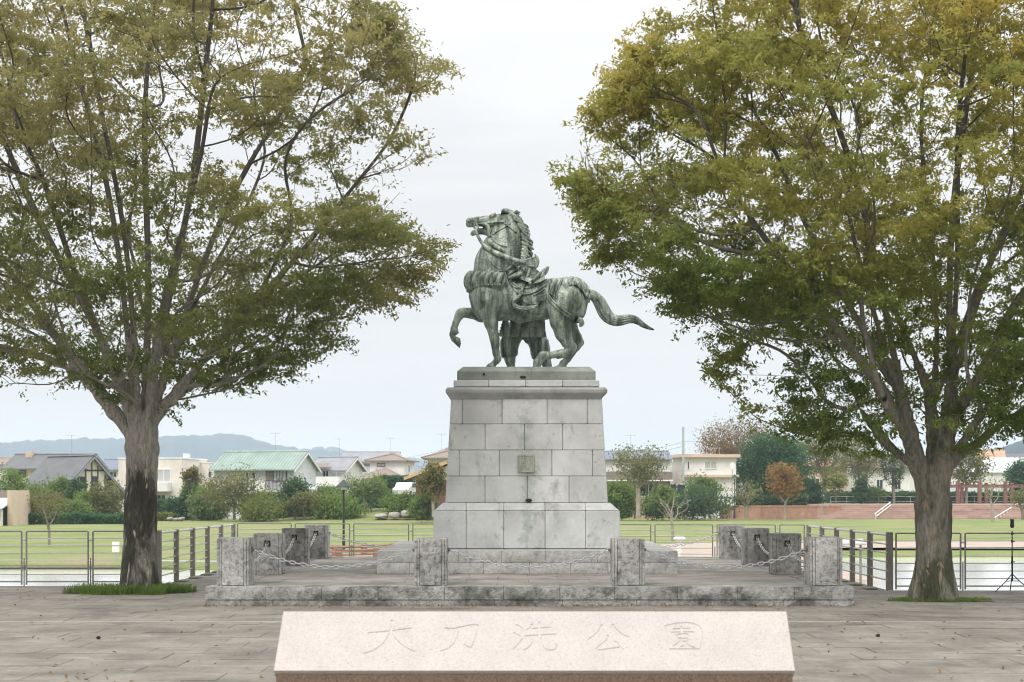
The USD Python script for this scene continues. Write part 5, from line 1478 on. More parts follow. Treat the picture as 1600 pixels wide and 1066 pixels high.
# ------------------------------------------------------------------ houses beyond the lawn
class Bld:
    def __init__(s, name, label, px, Y, a=0.0, cat_='house', z=GZ):
        s.a = math.radians(a); s.x0 = xat(px, Y); s.y0 = Y; s.zb = z
        s.t = thing(name, label, cat_, (s.x0, Y, 0), a)
        s.c, s.s = math.cos(s.a), math.sin(s.a)
    def u(s, px):
        k = (px - 800) / FPX
        return (k * s.y0 - s.x0) / (s.c - k * s.s)
    def z(s, py, u=0.0, v=0.0):
        return zat(py, s.y0 + u * s.s + v * s.c)
    def v_right(s, px, L):
        """Depth along the right end (local x = L) that shows at px."""
        k = (px - 800) / FPX
        x, y = s.x0 + L * s.c, s.y0 + L * s.s
        return (k * y - x) / (-s.s - k * s.c)
    def box(s, name, x0, x1, y0, y1, z0, z1, m, parent=None, **k):
        return obj(name, box(x0, x1, y0, y1, z0, z1), m, parent or s.t, **k)
    def gable_wall(s, L, W, ze, zr, m, x0=0.0, y0=0.0):
        pts = [(x, y, z) for x in (x0, x0 + L) for (y, z) in ((y0, s.zb - 0.3), (y0 + W, s.zb - 0.3), (y0, ze), (y0 + W, ze), (y0 + W / 2, zr))]
        return obj('wall', hull(pts), m, s.t)
    def gable_roof(s, L, W, ze, zr, m, oh=0.5, th=0.16, x0=0.0, y0=0.0, ohx=0.5, seams=0):
        sl = (zr - ze) / (W / 2)
        parts = []
        for sg in (0, 1):
            ye, yr = (y0 - oh, y0 + W / 2) if sg == 0 else (y0 + W + oh, y0 + W / 2)
            zl = ze - oh * sl
            pts = [(x, y, z + d) for x in (x0 - ohx, x0 + L + ohx) for (y, z) in ((ye, zl), (yr, zr)) for d in (0.02, th)]
            r = obj('roof_slope', hull(pts), m, s.t)
            parts.append(r)
            if seams and sg == 0:
                ms = []
                for k in range(seams + 1):
                    x = x0 - ohx + 0.05 + (L + 2 * ohx - 0.1) * k / seams
                    ms.append(hull([(x + dx, y, z + th + dz) for dx in (-0.025, 0.025) for (y, z) in ((ye, zl), (yr - 0.02, zr - 0.01)) for dz in (-0.02, 0.05)]))
                obj('roof_seams', cat(ms), m, r)
        obj('ridge_cap', hull([(x, y0 + W / 2 + dy, zr + th + dz) for x in (x0 - ohx - 0.03, x0 + L + ohx + 0.03) for dy, dz in ((-0.18, -0.02), (0.18, -0.02), (0, 0.1))]), m, parts[0])
        for xe in (x0 - ohx, x0 + L + ohx):
            for sg in (0, 1):
                ye = y0 - oh if sg == 0 else y0 + W + oh
                obj('barge_board', hull([(xe + dx, y, z + d) for dx in (-0.04, 0.04) for (y, z) in ((ye, ze - oh * sl), (y0 + W / 2, zr)) for d in (-0.16, 0.03)]), 'trim_white' if m != 'roof_slate' else 'roof_grey', s.t)
        return parts
    def hip_roof(s, L, W, ze, zr, m, oh=0.6, x0=0.0, y0=0.0, inset=None):
        ins = inset if inset is not None else W / 2
        a, b, c, d = x0 - oh, x0 + L + oh, y0 - oh, y0 + W + oh
        obj('roof', hull([(a, c, ze), (b, c, ze), (a, d, ze), (b, d, ze), (a, c, ze + .12), (b, c, ze + .12), (a, d, ze + .12), (b, d, ze + .12), (x0 + ins, y0 + W / 2, zr), (x0 + L - ins, y0 + W / 2, zr)]), m, s.t)
        obj('ridge_cap', rod((x0 + ins - 0.1, y0 + W / 2, zr + 0.03), (x0 + L - ins + 0.1, y0 + W / 2, zr + 0.03), 0.14, 6), m, s.t)
        for (xx, yy, xr) in ((a, c, x0 + ins), (b, c, x0 + L - ins)):
            obj('hip_ridge', rod((xx, yy, ze + 0.14), (xr, y0 + W / 2, zr + 0.03), 0.09, 5), m, s.t)
    def window(s, a, b, z0, z1, face='f', off=0.0, glass='window_glass', frame='trim_white', bars=1):
        fw = 0.07
        def mk(u0, u1, w0, w1, d0, d1):
            if face == 'f':
                return box(u0, u1, off - d1, off - d0, w0, w1)
            return box(off + d0, off + d1, u0, u1, w0, w1) if face == 'r' else box(off - d1, off - d0, u0, u1, w0, w1)
        fr = [mk(a - fw, b + fw, z1, z1 + fw, -0.05, 0.06), mk(a - fw, b + fw, z0 - fw, z0, -0.05, 0.08), mk(a - fw, a, z0, z1, -0.05, 0.058), mk(b, b + fw, z0, z1, -0.05, 0.058)]
        for k in range(1, bars + 1):
            xm = a + (b - a) * k / (bars + 1)
            fr.append(mk(xm - 0.03, xm + 0.03, z0, z1, -0.05, 0.045))
        f = obj('window', cat(fr), frame, s.t)
        obj('pane', mk(a, b, z0, z1, -0.05, 0.02), glass, f)
        return f

# half-timbered house
b = Bld('timbered_house', 'cream half-timbered house with dark slate roof', 34, 153, -40)
L = 7.1; Wd = 6.6
ze, zr = b.z(752, L), b.z(713.5, L)
ze = zr - 3.2
b.gable_wall(L, Wd, ze, zr, 'wall_cream')
b.gable_roof(L, Wd, ze, zr, 'roof_slate', 1.0, 0.18, ohx=0.45)
for v_ in (0.9, 1.75, 2.6, 3.3, 4.0, 4.85, 5.7):
    zt_ = ze + (1 - abs(v_ - 3.3) / 3.3) * (zr - ze) - 0.2
    b.box('timber', L + 0.0, L + 0.06, v_ - 0.06, v_ + 0.06, GZ, zt_, 'timber_dark')
for zz_, v0_, v1_ in ((ze + 1.9, 1.9, 4.7), (ze - 1.5, 0.1, 6.5), (ze + 0.02, 0.1, 1.9)):
    b.box('timber', L + 0.0, L + 0.07, v0_, v1_, zz_ - 0.07, zz_ + 0.07, 'timber_dark')
for v_, z_ in ((1.32, ze + 0.35), (2.2, ze + 0.35), (3.65, ze + 0.4), (5.3, ze + 0.4), (1.3, ze - 0.9)):
    b.window(v_ - 0.22, v_ + 0.22, z_, z_ + 0.85, 'r', L, frame='timber_dark', bars=0)
b = Bld('timbered_house', 'long low cream wing with slate roof and tan chimney behind the half-timbered gable', 12, 163, -6)
L = b.u(128); ze, zr = b.z(730, L), b.z(711, L)
b.gable_wall(L, 6.0, ze, zr, 'wall_cream'); b.gable_roof(L, 6.0, ze, zr, 'roof_slate', 0.7, 0.16)
b.box('chimney', b.u(26), b.u(36), 2.2, 3.2, zr - 1.2, b.z(704.5, 2), 'wall_tan')
b.window(b.u(58), b.u(80), b.z(745, 2), b.z(733, 2), 'f', 0, frame='timber_dark', bars=2)
b.window(b.u(30), b.u(40), b.z(745, 2), b.z(733, 2), 'f', 0, frame='timber_dark', bars=1)
# far left roofs
b = Bld('grey_roof_house', 'grey roofed house cut by the left edge of the picture', -60, 175, 0)
L = b.u(11); ze, zr = b.z(726, L), b.z(717, L)
b.gable_wall(L, 6, ze, zr, 'wall_white'); b.gable_roof(L, 6, ze, zr, 'roof_brown', 0.6)
b = Bld('grey_roof_house', 'small blue-grey roof between the half-timbered house and the left trunk', 160, 190, 0)
L = b.u(200); ze, zr = b.z(733, L), b.z(719, L)
b.gable_wall(L, 6, ze, zr, 'wall_white'); b.gable_roof(L, 6, ze, zr, 'roof_blue', 0.6)
b.window(b.u(172), b.u(182), b.z(746, 2), b.z(738, 2), 'f', 0)
# white flat-roofed house behind the left trunk
b = Bld('flat_roofed_house', 'cream white flat-roofed house with balcony behind the left tree trunk', 185, 158, -7)
L = b.u(284); zt_ = b.z(717, L)
b.box('wall', 0, L, 0, 8, GZ - 0.3, zt_, 'wall_beige')
b.box('parapet', -0.06, L + 0.06, -0.06, 8.06, zt_ + 0.003, zt_ + 0.14, 'trim_white')
b.window(b.u(246), b.u(266), b.z(753, L), b.z(734, L), 'f', 0, 'window_curtain')
b.box('balcony', b.u(238), b.u(268), -1.2, -0.003, b.z(768, L), b.z(754, L), 'wall_white')
b.window(b.u(246), b.u(258), b.z(790, L), b.z(774, L), 'f', 0)
b.box('roof_unit', b.u(276), b.u(282), 2, 3, zt_ + 0.145, zt_ + 0.6, 'trim_white')
b = Bld('flat_roofed_house', 'smaller beige annexe between the flat-roofed and the green-roofed house', 284, 163, -4)
L = b.u(334); zt_ = b.z(724, L)
b.box('wall', 0, L, 0, 6, GZ - 0.3, zt_, 'wall_beige')
b.box('parapet', -0.05, L + 0.05, -0.05, 6.05, zt_ + 0.003, zt_ + 0.12, 'wall_beige')
b.window(b.u(326), b.u(330), b.z(746, L), b.z(737, L), 'f', 0, bars=0)
# green-roofed house
b = Bld('green_roof_house', 'pale grey two-storey house with ribbed green metal roof and balcony', 335, 160, -13)
L = b.u(459.5); Wd = 6.4
zr = b.z(706, L); ze = b.z(730, L)
b.gable_wall(L, Wd, ze, zr, 'wall_grey')
b.gable_roof(L, Wd, ze, zr, 'roof_green', 0.75, 0.14, ohx=0.35, seams=26)
zf = b.z(752, L)
for p0, p1 in ((384.5, 388), (394.5, 399)):
    b.window(b.u(p0), b.u(p1), b.z(748, L), b.z(738.5, L), 'f', 0, bars=0)
b.box('recess', b.u(415), b.u(449), -0.02, 0.02, zf, b.z(735, L), 'brown_band')
b.window(b.u(428), b.u(447), zf + 0.05, b.z(736, L), 'f', -0.025, 'window_curtain', 'timber_dark', 3)
b.box('balcony', b.u(403), b.u(449), -1.1, -0.03, b.z(768, L), b.z(767, L), 'wall_white')
b.box('balcony_wall', b.u(403), b.u(420), -1.1, -1.0, b.z(766.9, L), b.z(751, L), 'wall_white')
bl = b.box('balcony_rail', b.u(420.5), b.u(449), -1.08, -1.02, b.z(752, L), b.z(751, L), 'timber_dark')
for k in range(14):
    x_ = b.u(421) + (b.u(448.5) - b.u(421)) * k / 13
    obj('baluster', box(x_ - 0.03, x_ + 0.03, -1.07, -1.03, b.z(766.8, L), b.z(752.1, L)), 'timber_dark', bl)
b.window(b.u(418), b.u(448), b.z(790, L), b.z(771, L), 'f', 0, bars=3)
v_ = b.v_right(471, L)
b.window(v_ - 0.5, v_ + 0.5, b.z(749, L), b.z(738, L), 'r', L, 'window_curtain')
obj('awning', hull([(L + x, y, z) for y in (1.0, 5.2) for (x, z) in ((0.0, b.z(757, L)), (0.0, b.z(758, L)), (1.1, b.z(764, L)), (1.1, b.z(765, L)))]), 'roof_metal', b.t)
# house with white balcony
b = Bld('grey_roof_house', 'white house with grey gable roof and solid white balcony right of the green-roofed house', 489, 171, -14)
L = b.u(538); Wd = 6.0
zr = b.z(715, L); ze = b.z(733, L)
b.gable_wall(L, Wd, ze, zr, 'wall_white'); b.gable_roof(L, Wd, ze, zr, 'roof_grey', 0.6, 0.15)
b.box('balcony', b.u(493), b.u(536), -1.5, -0.01, b.z(760, L), b.z(745, L), 'trim_white')
b.window(b.u(505), b.u(513), b.z(745, L), b.z(735, L), 'f', 0); b.window(b.u(518), b.u(534), b.z(747, L), b.z(739, L), 'f', 0, 'window_curtain')
b.window(b.u(496), b.u(524), b.z(783, L), b.z(762, L), 'f', 0, bars=2)
v_ = b.v_right(546, L)
b.window(v_ - 0.35, v_ + 0.35, b.z(750, L), b.z(738, L), 'r', L, 'window_curtain', bars=0)
obj('porch_roof', hull([(x, y, z) for (x, y, z) in ((0.1, -1.9, b.z(731, L)), (L * 0.62, -1.9, b.z(731, L)), (0.1, 0, b.z(723, L)), (L * 0.55, 0, b.z(723, L)), (0.1, -1.9, b.z(730, L)), (L * 0.62, -1.9, b.z(730, L)))]), 'roof_brown', b.t)
# hall behind
b = Bld('hall', 'long grey roofed hall behind the white hip-roofed house', 536, 215, 0, 'building')
L = b.u(617); ze, zr = b.z(721, L), b.z(707, L)
b.gable_wall(L, 9, ze, zr, 'wall_cream'); b.gable_roof(L, 9, ze, zr, 'roof_grey', 0.7, 0.2)
obj('lower_roof', hull([(x, y, z) for x in (b.u(548), b.u(590)) for (y, z) in ((-3, b.z(745, L)), (-3, b.z(744, L)), (-0.01, b.z(727, L)), (-0.01, b.z(726, L)))]), 'roof_grey', b.t)
# white hip-roofed house
b = Bld('hip_roof_house', 'white house with stepped grey hip roofs behind the tall hedge', 578, 185, -8)
L = b.u(632); ze, zr = b.z(721, L), b.z(709, L)
b.box('wall', 0, L, 0, 6.0, GZ - 0.3, ze, 'wall_white'); b.hip_roof(L, 6.0, ze + 0.003, zr, 'roof_brown', 0.55, inset=L * 0.46)
b.window(b.u(590), b.u(601), b.z(728.5, L), b.z(724.5, L), 'f', 0, 'window_curtain', 'brown_board', 1)
b.window(2.2, 2.9, b.z(737, L), b.z(727, L), 'r', L, bars=0)
obj('lower_roof', hull([(x, y, z) for (x, y, z) in ((b.u(556), -3.4, b.z(748, L)), (b.u(636), -3.4, b.z(748, L)), (b.u(556), -0.01, b.z(747, L)), (b.u(636), -0.01, b.z(747, L)), (b.u(603), -0.6, b.z(731, L)), (b.u(604), -0.6, b.z(731, L)))]), 'roof_brown', b.t)
obj('lower_wall', box(b.u(560), b.u(632), -2.8, -0.02, GZ - 0.2, b.z(748.3, L)), 'wall_white', b.t)
# brown boarded building left of the pedestal
b = Bld('boarded_building', 'dark brown boarded building with orange eaves and lean-to roof, left of the pedestal', 643, 140, -4, 'building')
L = b.u(735)
zl, zh = b.z(745, 0), b.z(709, L)
b.box('wall', 0.4, L, 0, 7, GZ - 0.3, b.z(750, 0), 'brown_board')
obj('upper_wall', hull([(x, y, z) for y in (0.02, 6.98) for (x, z) in ((0.5, b.z(749.7, 0)), (L, b.z(749.7, 0)), (0.5, zl - 0.15), (L, zh - 0.2))]), 'wall_cream', b.t)
obj('roof', hull([(x, y, z) for y in (-0.7, 7.6) for (x, z) in ((-0.5, zl - 0.2), (-0.5, zl - 0.1), (L, zh - 0.05), (L, zh + 0.15))]), 'roof_brown', b.t)
obj('eave', hull([(x, y, z) for y in (-0.82, -0.705) for (x, z) in ((-0.6, zl - 0.33), (-0.6, zl - 0.05), (L, zh - 0.16), (L, zh + 0.17))]), 'orange_eave', b.t)
for k in range(11):
    x_ = 0.6 + k * 0.42
    b.box('board_batten', x_ - 0.03, x_ + 0.03, -0.035, 0.0, GZ, b.z(750, 0) - 0.02, 'brown_board')
b.window(b.u(661), b.u(667), b.z(762, 0), b.z(752, 0), 'f', -0.036, 'window_glass', 'timber_dark', 1)
b = Bld('hip_roof_house', 'tan house with brown hip roof rising behind the boarded building', 668, 178, 0)
L = b.u(740); ze, zr = b.z(717, L), b.z(700, L)
b.box('wall', 0, L, 0, 7, GZ - 0.3, ze, 'wall_beige'); b.hip_roof(L, 7, ze + 0.003, zr, 'roof_brown', 0.7, inset=3.4)
# right of the pedestal: long house
b = Bld('long_house', 'long white house with dark blue roof and brown band right of the pedestal', 860, 162, 0)
L = b.u(1047); zt_ = b.z(718, L)
b.box('wall', 0, L, 0, 7, GZ - 0.3, b.z(737.3, L), 'wall_tan'); b.box('upper_wall', 0.0, L, 0.01, 6.9, b.z(737, L), zt_, 'wall_white')
b.gable_roof(L, 7, zt_, b.z(706, L), 'roof_blue', 0.5, 0.14, ohx=0.2)
b.box('lower_roof_band', -0.2, L + 0.15, -1.0, -0.003, b.z(749.5, L), b.z(737.6, L), 'brown_band')
b.box('gutter', -0.2, L + 0.2, -1.12, -1.003, b.z(752, L), b.z(750, L), 'trim_white')
for k in range(6):
    x_ = b.u(955) + k * (L - b.u(955) - 0.2) / 5
    b.box('porch_post', x_ - 0.08, x_ + 0.08, -0.95, -0.8, GZ, b.z(752, L), 'timber_dark')
b.window(b.u(1026), b.u(1034), b.z(732, L), b.z(726, L), 'f', 0.01); b.window(b.u(975), b.u(995), b.z(732, L), b.z(725, L), 'f', 0.01, 'window_curtain')
for k in range(4):
    x_ = b.u(950) + k * 3
    b.window(x_ + 0.4, x_ + 2.2, b.z(775, L), b.z(757, L), 'f', 0, bars=1)
b = Bld('grey_roof_house', 'small dark blue-grey roof between the long house and the white cube house', 1046, 185, 0)
L = b.u(1068); ze, zr = b.z(748, L), b.z(726, L)
b.gable_wall(L, 6, ze, zr, 'wall_grey'); b.gable_roof(L, 6, ze, zr, 'roof_blue', 0.4)
# white cube house
b = Bld('flat_roofed_house', 'white two-storey house with tan parapet and roof railing beside the pole', 1067, 165, 9)
L = b.u(1150); zt_ = b.z(715, L)
b.box('wall', 0, L, 0, 7, GZ - 0.3, zt_, 'wall_white')
b.box('parapet', -0.35, L + 0.35, -0.5, 7.3, zt_ + 0.003, b.z(710, L), 'wall_pink')
b.box('storey_band', -0.2, L + 0.2, -0.5, -0.003, b.z(746, L), b.z(742, L), 'wall_pink')
b.window(b.u(1101.5), b.u(1119), b.z(732, L), b.z(722, L), 'f', 0, 'window_curtain', bars=1); b.window(b.u(1074.5), b.u(1076.5), b.z(733, L), b.z(722, L), 'f', 0, bars=0)
b.window(b.u(1110), b.u(1120), b.z(762, L), b.z(753, L), 'f', 0, bars=1)
obj('awning', hull([(x, y, z) for x in (b.u(1096), b.u(1112)) for (y, z) in ((-0.9, b.z(754, L)), (-0.9, b.z(753.3, L)), (-0.003, b.z(752, L)), (-0.003, b.z(751, L)))]), 'roof_rust', b.t)
rl = b.box('roof_railing', b.u(1072), b.u(1130), 0.3, 0.36, b.z(700.5, L), b.z(700.0, L), 'wall_pink')
for k in range(9):
    x_ = b.u(1072) + 0.04 + k * 0.47
    obj('baluster', box(x_ - 0.018, x_ + 0.018, 0.31, 0.35, b.z(709.9, L), b.z(700.6, L)), 'wall_pink', rl)
# houses on the right, behind the terrace trees
b = Bld('hip_roof_house', 'tan pink house partly hidden by the brown trees on the right', 1255, 205, 0)
L = b.u(1335); ze, zr = b.z(730, L), b.z(715, L)
b.box('wall', 0, L, 0, 8, GZ - 0.3, ze, 'wall_pink'); b.hip_roof(L, 8, ze + 0.003, zr, 'roof_rust', 0.6)
b.window(b.u(1268), b.u(1280), b.z(760, L), b.z(748, L), 'f', 0, bars=1); b.window(b.u(1300), b.u(1312), b.z(760, L), b.z(748, L), 'f', 0, bars=1)
b = Bld('white_house', 'white house with dark eaves behind the bare tree on the terrace', 1335, 200, 0)
L = b.u(1422); ze, zr = b.z(730, L), b.z(712, L)
b.gable_wall(L, 8, ze, zr, 'wall_white'); b.gable_roof(L, 8, ze, zr, 'roof_brown', 0.7)
for p_ in (1345, 1370, 1398):
    b.window(b.u(p_), b.u(p_ + 9), b.z(765, L), b.z(750, L), 'f', 0, bars=1)
b = Bld('warehouse', 'broad white warehouse with pale metal roof behind the red pergola', 1440, 215, 0, 'building')
L = b.u(1720); ze, zr = b.z(738, L), b.z(716, L)
b.gable_wall(L, 14, ze, zr, 'wall_white'); b.gable_roof(L, 14, ze, zr, 'roof_metal', 0.4, 0.15, seams=40)
b.box('base_band', 0, L, -0.05, -0.003, GZ, b.z(760, L), 'wall_grey')
b = Bld('tile_roof_house', 'house with orange tiled gable roof above the warehouse at the right edge', 1530, 250, -16)
L = b.u(1566); ze, zr = b.z(716, L), b.z(704, L)
b.gable_wall(L, 8, ze, zr, 'wall_grey'); b.gable_roof(L, 8, ze, zr, 'roof_rust', 0.5)
b = Bld('grey_roof_house', 'dark grey roof to the right of the orange tiled gable', 1568, 258, 0)
L = b.u(1650); ze, zr = b.z(722, L), b.z(708, L)
b.gable_wall(L, 8, ze, zr, 'wall_grey'); b.gable_roof(L, 8, ze, zr, 'roof_slate', 0.5)
# television aerials on some roofs
for k, (px, py, Y, h) in enumerate(((112, 711, 163, 2.2), (430, 705, 163, 2.0), (530, 715, 174, 2.2), (610, 709, 189, 2.0), (985, 708, 165, 2.0), (690, 701, 181, 1.8))):
    c = at(px, py, Y)
    t = thing('aerial', ['thin television aerial on the slate roof at left', 'thin television aerial on the green metal roof', 'thin television aerial on the white house with the solid balcony', 'thin television aerial on the white hip-roofed house',
              'thin television aerial on the long house right of the pedestal', 'thin television aerial on the tan house beside the pedestal'][k], 'aerial')
    obj('mast', rod((c[0], Y, c[2] - 0.9), (c[0], Y, c[2] + h), 0.014, 5), 'fence_steel', t)
    obj('boom', rod((c[0] - 0.6, Y, c[2] + h - 0.1), (c[0] + 0.6, Y, c[2] + h - 0.1), 0.011, 5), 'fence_steel', t)
    for q in range(6):
        x_ = c[0] - 0.55 + q * 0.22
        obj('element', rod((x_, Y - 0.35, c[2] + h - 0.1), (x_, Y + 0.35, c[2] + h - 0.1), 0.009, 4), 'fence_steel', t)
# garden pavilion at the left edge
b = Bld('pavilion', 'small tan pavilion with slanted end wall and pale sloping roof at the left edge', -50, 128, 0, 'pavilion')
u1 = b.u(32); u0 = b.u(24)
obj('end_wall', hull([(x, y, z) for y in (-2.0, 3.0) for (x, z) in ((u0, GZ - 0.2), (b.u(34), GZ - 0.2), (b.u(23.5), b.z(766)), (b.u(28), b.z(766)))]), 'wall_tan', b.t)
b.box('back_wall', -1.0, u0 - 0.01, 0.6, 1.0, GZ - 0.2, b.z(766.5), 'brown_band')
obj('roof', hull([(x, y, z) for x in (-1.5, b.u(24) - 0.02) for (y, z) in ((-3.4, b.z(795.5)), (-3.4, b.z(793)), (0.59, b.z(778)), (0.59, b.z(780)))]), 'roof_metal', b.t)
b.box('front_wall', -1.0, b.u(10), -2.6, -2.4, GZ - 0.2, b.z(797), 'wall_tan')
b.box('pillar', b.u(10.5), b.u(19), -2.7, -2.3, GZ - 0.2, b.z(796.5), 'wall_beige')

# ------------------------------------------------------------------ terraced steps, brick wall, pergola
TY = 158.0
TZ = zat(788, TY + 8)
xs0, xs1 = xat(1212, TY), xat(1820, TY)
bw = thing('brick_wall', 'low curved red brick retaining wall in front of the dark hedge', 'wall')
pts = [(xat(1131, TY + 2.5), TY + 4), (xat(1138, TY), TY + 0.8), (xat(1160, TY), TY - 0.4), (xat(1195, TY), TY - 0.6), (xat(1235, TY), TY - 0.2), (xat(1290, TY), TY + 2.5), (xat(1330, TY), TY + 5)]
sp = spline(pts, 30)
wt, wb_ = zat(790, TY), GZ - 0.2
for k in range(29):
    p, q_ = np.r_[sp[k], 0], np.r_[sp[k + 1], 0]
    d = (q_ - p) / np.linalg.norm(q_ - p); nn = np.array([-d[1], d[0], 0]) * 0.5
    for (z0, z1, nm) in ((wb_, wt - 0.16, 'wall_panel'), (wt - 0.155, wt, 'coping')):
        e = 0.0 if nm == 'wall_panel' else 0.04
        n2 = np.array([-d[1], d[0], 0]) * e
        obj(nm, bevel8([o + np.array([0, 0, z]) for z in (z0, z1) for (A_, B_) in ((p - n2, q_ - n2), (p + nn + n2, q_ + nn + n2)) for o in (A_ + d * 0.004, B_ - d * 0.004)], 0.01), 'red_brick', bw)
stp = thing('terrace_steps', 'wide flight of reddish terrace steps behind the lawn on the right', 'steps')
ns = 7
for k in range(ns):
    z0, z1 = GZ - 0.2, GZ + 0.02 + (TZ - GZ) * (k + 1) / ns
    y0 = TY + 1.1 * k + 1.0
    off = 0.9 * k
    e = np.linspace(xs0 + off, xs1, 13)
    for i in range(12):
        obj('step', bbox(e[i] + 0.006, e[i + 1] - 0.006, y0, y0 + 1.12 if k < ns - 1 else y0 + 1.0, z1 - 0.3, z1 - 0.05, 0.012), 'step_brick', stp)
    obj('riser', box(xs0 + off, xs1, y0 + 0.06, y0 + 1.05, z0, z1 - 0.303), 'terrace_earth', stp)
struct('upper_terrace', box(xat(1240, 168), xs1 + 30, TY + 8.2, TY + 32, GZ - 0.3, TZ - 0.02), 'terrace_earth')
def handrail(label, px0, py0, px1, py1):
    t = thing('handrail', label, 'handrail', group=None)
    a0, a1 = at(px0, py0, TY + 0.6), at(px1, py1, TY + 8.4)
    for dz, dx in ((0, 0), (-0.22, 0.18)):
        obj('rail', tube([a0 + (dx, 0, dz), a1 + (dx, 0, dz)], 0.055, 6), 'white_metal', t)
    for tt in (0.04, 0.5, 0.96):
        p = a0 + (a1 - a0) * tt
        obj('post', rod(p + (0.0, 0, 0), (p[0], p[1], GZ + (TZ - GZ) * tt - 0.1), 0.045, 6), 'white_metal', t)
handrail('pale sloping handrail on the terrace steps left of the right tree trunk', 1367, 803, 1391, 785)
handrail('pale sloping handrail on the terrace steps at the right edge of the picture', 1554, 809, 1590, 787)
pg = thing('pergola', 'dark red post and beam pergola on the terrace behind the right tree', 'pergola')
PYY = 176.0
zp = zat(754, PYY)
for row, dy in ((0, 0.0), (1, 4.5)):
    for p_ in (1472.5, 1496.5, 1530.5, 1571, 1612, 1650) if row == 0 else (1478, 1503, 1541, 1581, 1622, 1660):
        x_ = xat(p_, PYY + dy)
        w = 0.19 if row == 0 else 0.17
        obj('post', bbox(x_ - w, x_ + w, PYY + dy - w, PYY + dy + w, TZ - 0.05, zp + (0.0 if row else 0.15), 0.02), 'pergola_paint', pg)
    obj('beam', box(xat(1466, PYY), xat(1665, PYY), PYY + dy - 0.1, PYY + dy + 0.1, zat(762, PYY), zat(759, PYY)), 'pergola_paint', pg)
for k in range(9):
    x_ = xat(1474, PYY) + k * 1.75
    obj('rafter', box(x_ - 0.06, x_ + 0.06, PYY - 0.8, PYY + 5.3, zat(758.9, PYY), zat(757, PYY)), 'pergola_paint', pg)
for p_ in (1485, 1562):
    t = thing('bench', 'dark wooden bench under the pergola ' + ('near the trunk' if p_ == 1485 else 'further right'), 'bench')
    x_ = xat(p_, PYY + 2)
    obj('seat', box(x_ - 0.9, x_ + 0.9, PYY + 1.8, PYY + 2.3, TZ + 0.38, TZ + 0.45), 'timber_dark', t)
    for sx in (-0.7, 0.7):
        obj('leg', box(x_ + sx - 0.06, x_ + sx + 0.06, PYY + 1.85, PYY + 2.25, TZ - 0.05, TZ + 0.38), 'timber_dark', t)
# fence in front of the terrace hedge
tf = thing('terrace_fence', 'thin pale post and rail fence before the dark hedge on the terrace', 'fence')
for k in range(13):
    x_ = xat(1298, 182) + k * 1.9
    obj('post', rod((x_, 182, TZ - 0.05), (x_, 182, TZ + 0.85), 0.035, 6), 'fence_rail', tf)
for z_ in (0.2, 0.82):
    obj('rail', rod((xat(1298, 182), 182, TZ + z_), (xat(1298, 182) + 22.8, 182, TZ + z_), 0.025, 6), 'fence_rail', tf)

# ------------------------------------------------------------------ lamps, poles, small things
def lamp_post(label, px, py_base, py_top, Y=None, style='cone'):
    Y = Y or (EYE - GZ) * FPX / (py_base - HOR)
    x = xat(px, Y); zt, zb = zat(py_top, Y), zat(py_base, Y)
    h = zt - zb
    t = thing('lamp_post', label, 'street lamp', (x, Y, zb))
    r = 0.055
    obj('post', tube([(0, 0, -0.1), (0, 0, 0.5), (0, 0, 0.52), (0, 0, h - 0.45)], [r * 1.25, r * 1.25, r, r * 0.85], 10), 'black_metal', t)
    obj('collar', trimesh.creation.cylinder(r * 1.5, 0.06, sections=12).apply_translation((0, 0, h - 0.47)), 'black_metal', t)
    if style == 'cone':
        obj('lamp_glass', tube([(0, 0, h - 0.46), (0, 0, h - 0.36)], [0.1, 0.13], 10), 'lamp_white', t)
        obj('lamp_shade', tube([(0, 0, h - 0.36), (0, 0, h - 0.30), (0, 0, h)], [0.36, 0.34, 0.02], 16), 'lamp_green', t)
    else:
        obj('lamp_head', tube([(0, 0, h - 0.46), (0, 0, h - 0.1), (0, 0, h)], [0.16, 0.24, 0.03], 10), 'lamp_green', t)
    return t
lamp_post('dark lamp post with pointed conical shade standing on the lawn left of the pedestal', 537, 862, 749.5)
lamp_post('dark lamp post in front of the dark round evergreen and brick wall', 1148, 809, 741, 150)
lamp_post('slim dark lamp post beside the columnar tree left of the green-roofed house', 296, 812, 748, 150, 'head')
lamp_post('dark lamp post on the terrace left of the right trunk', 1394, 789, 728, 172, 'head')
t = thing('mirror_disc', 'round white disc on a thin post before the dark evergreen', 'traffic mirror')
c = at(1144.5, 728, 158)
obj('disc', trimesh.creation.cylinder(0.32, 0.06, sections=20).apply_transform(trimesh.transformations.rotation_matrix(math.pi / 2, (1, 0, 0))).apply_scale((0.85, 1, 1.15)).apply_translation(c), 'lamp_white', t)
obj('post', rod((c[0], c[1] + 0.08, GZ), (c[0], c[1] + 0.08, c[2]), 0.04, 8), 'fence_rail', t)
t = thing('utility_pole', 'tall grey-green concrete pole beside the white cube house', 'pole')
c = at(1067.5, 667, 163)
obj('shaft', tube([(c[0], 163, GZ), (c[0], 163, c[2])], [0.15, 0.11], 12), 'pole_grey', t)
obj('step_bolt', cat([rod((c[0] - 0.28, 163, GZ + 3 + 0.7 * k), (c[0] + 0.28, 163, GZ + 3 + 0.7 * k), 0.015, 5) for k in range(8)]), 'fence_steel', t)
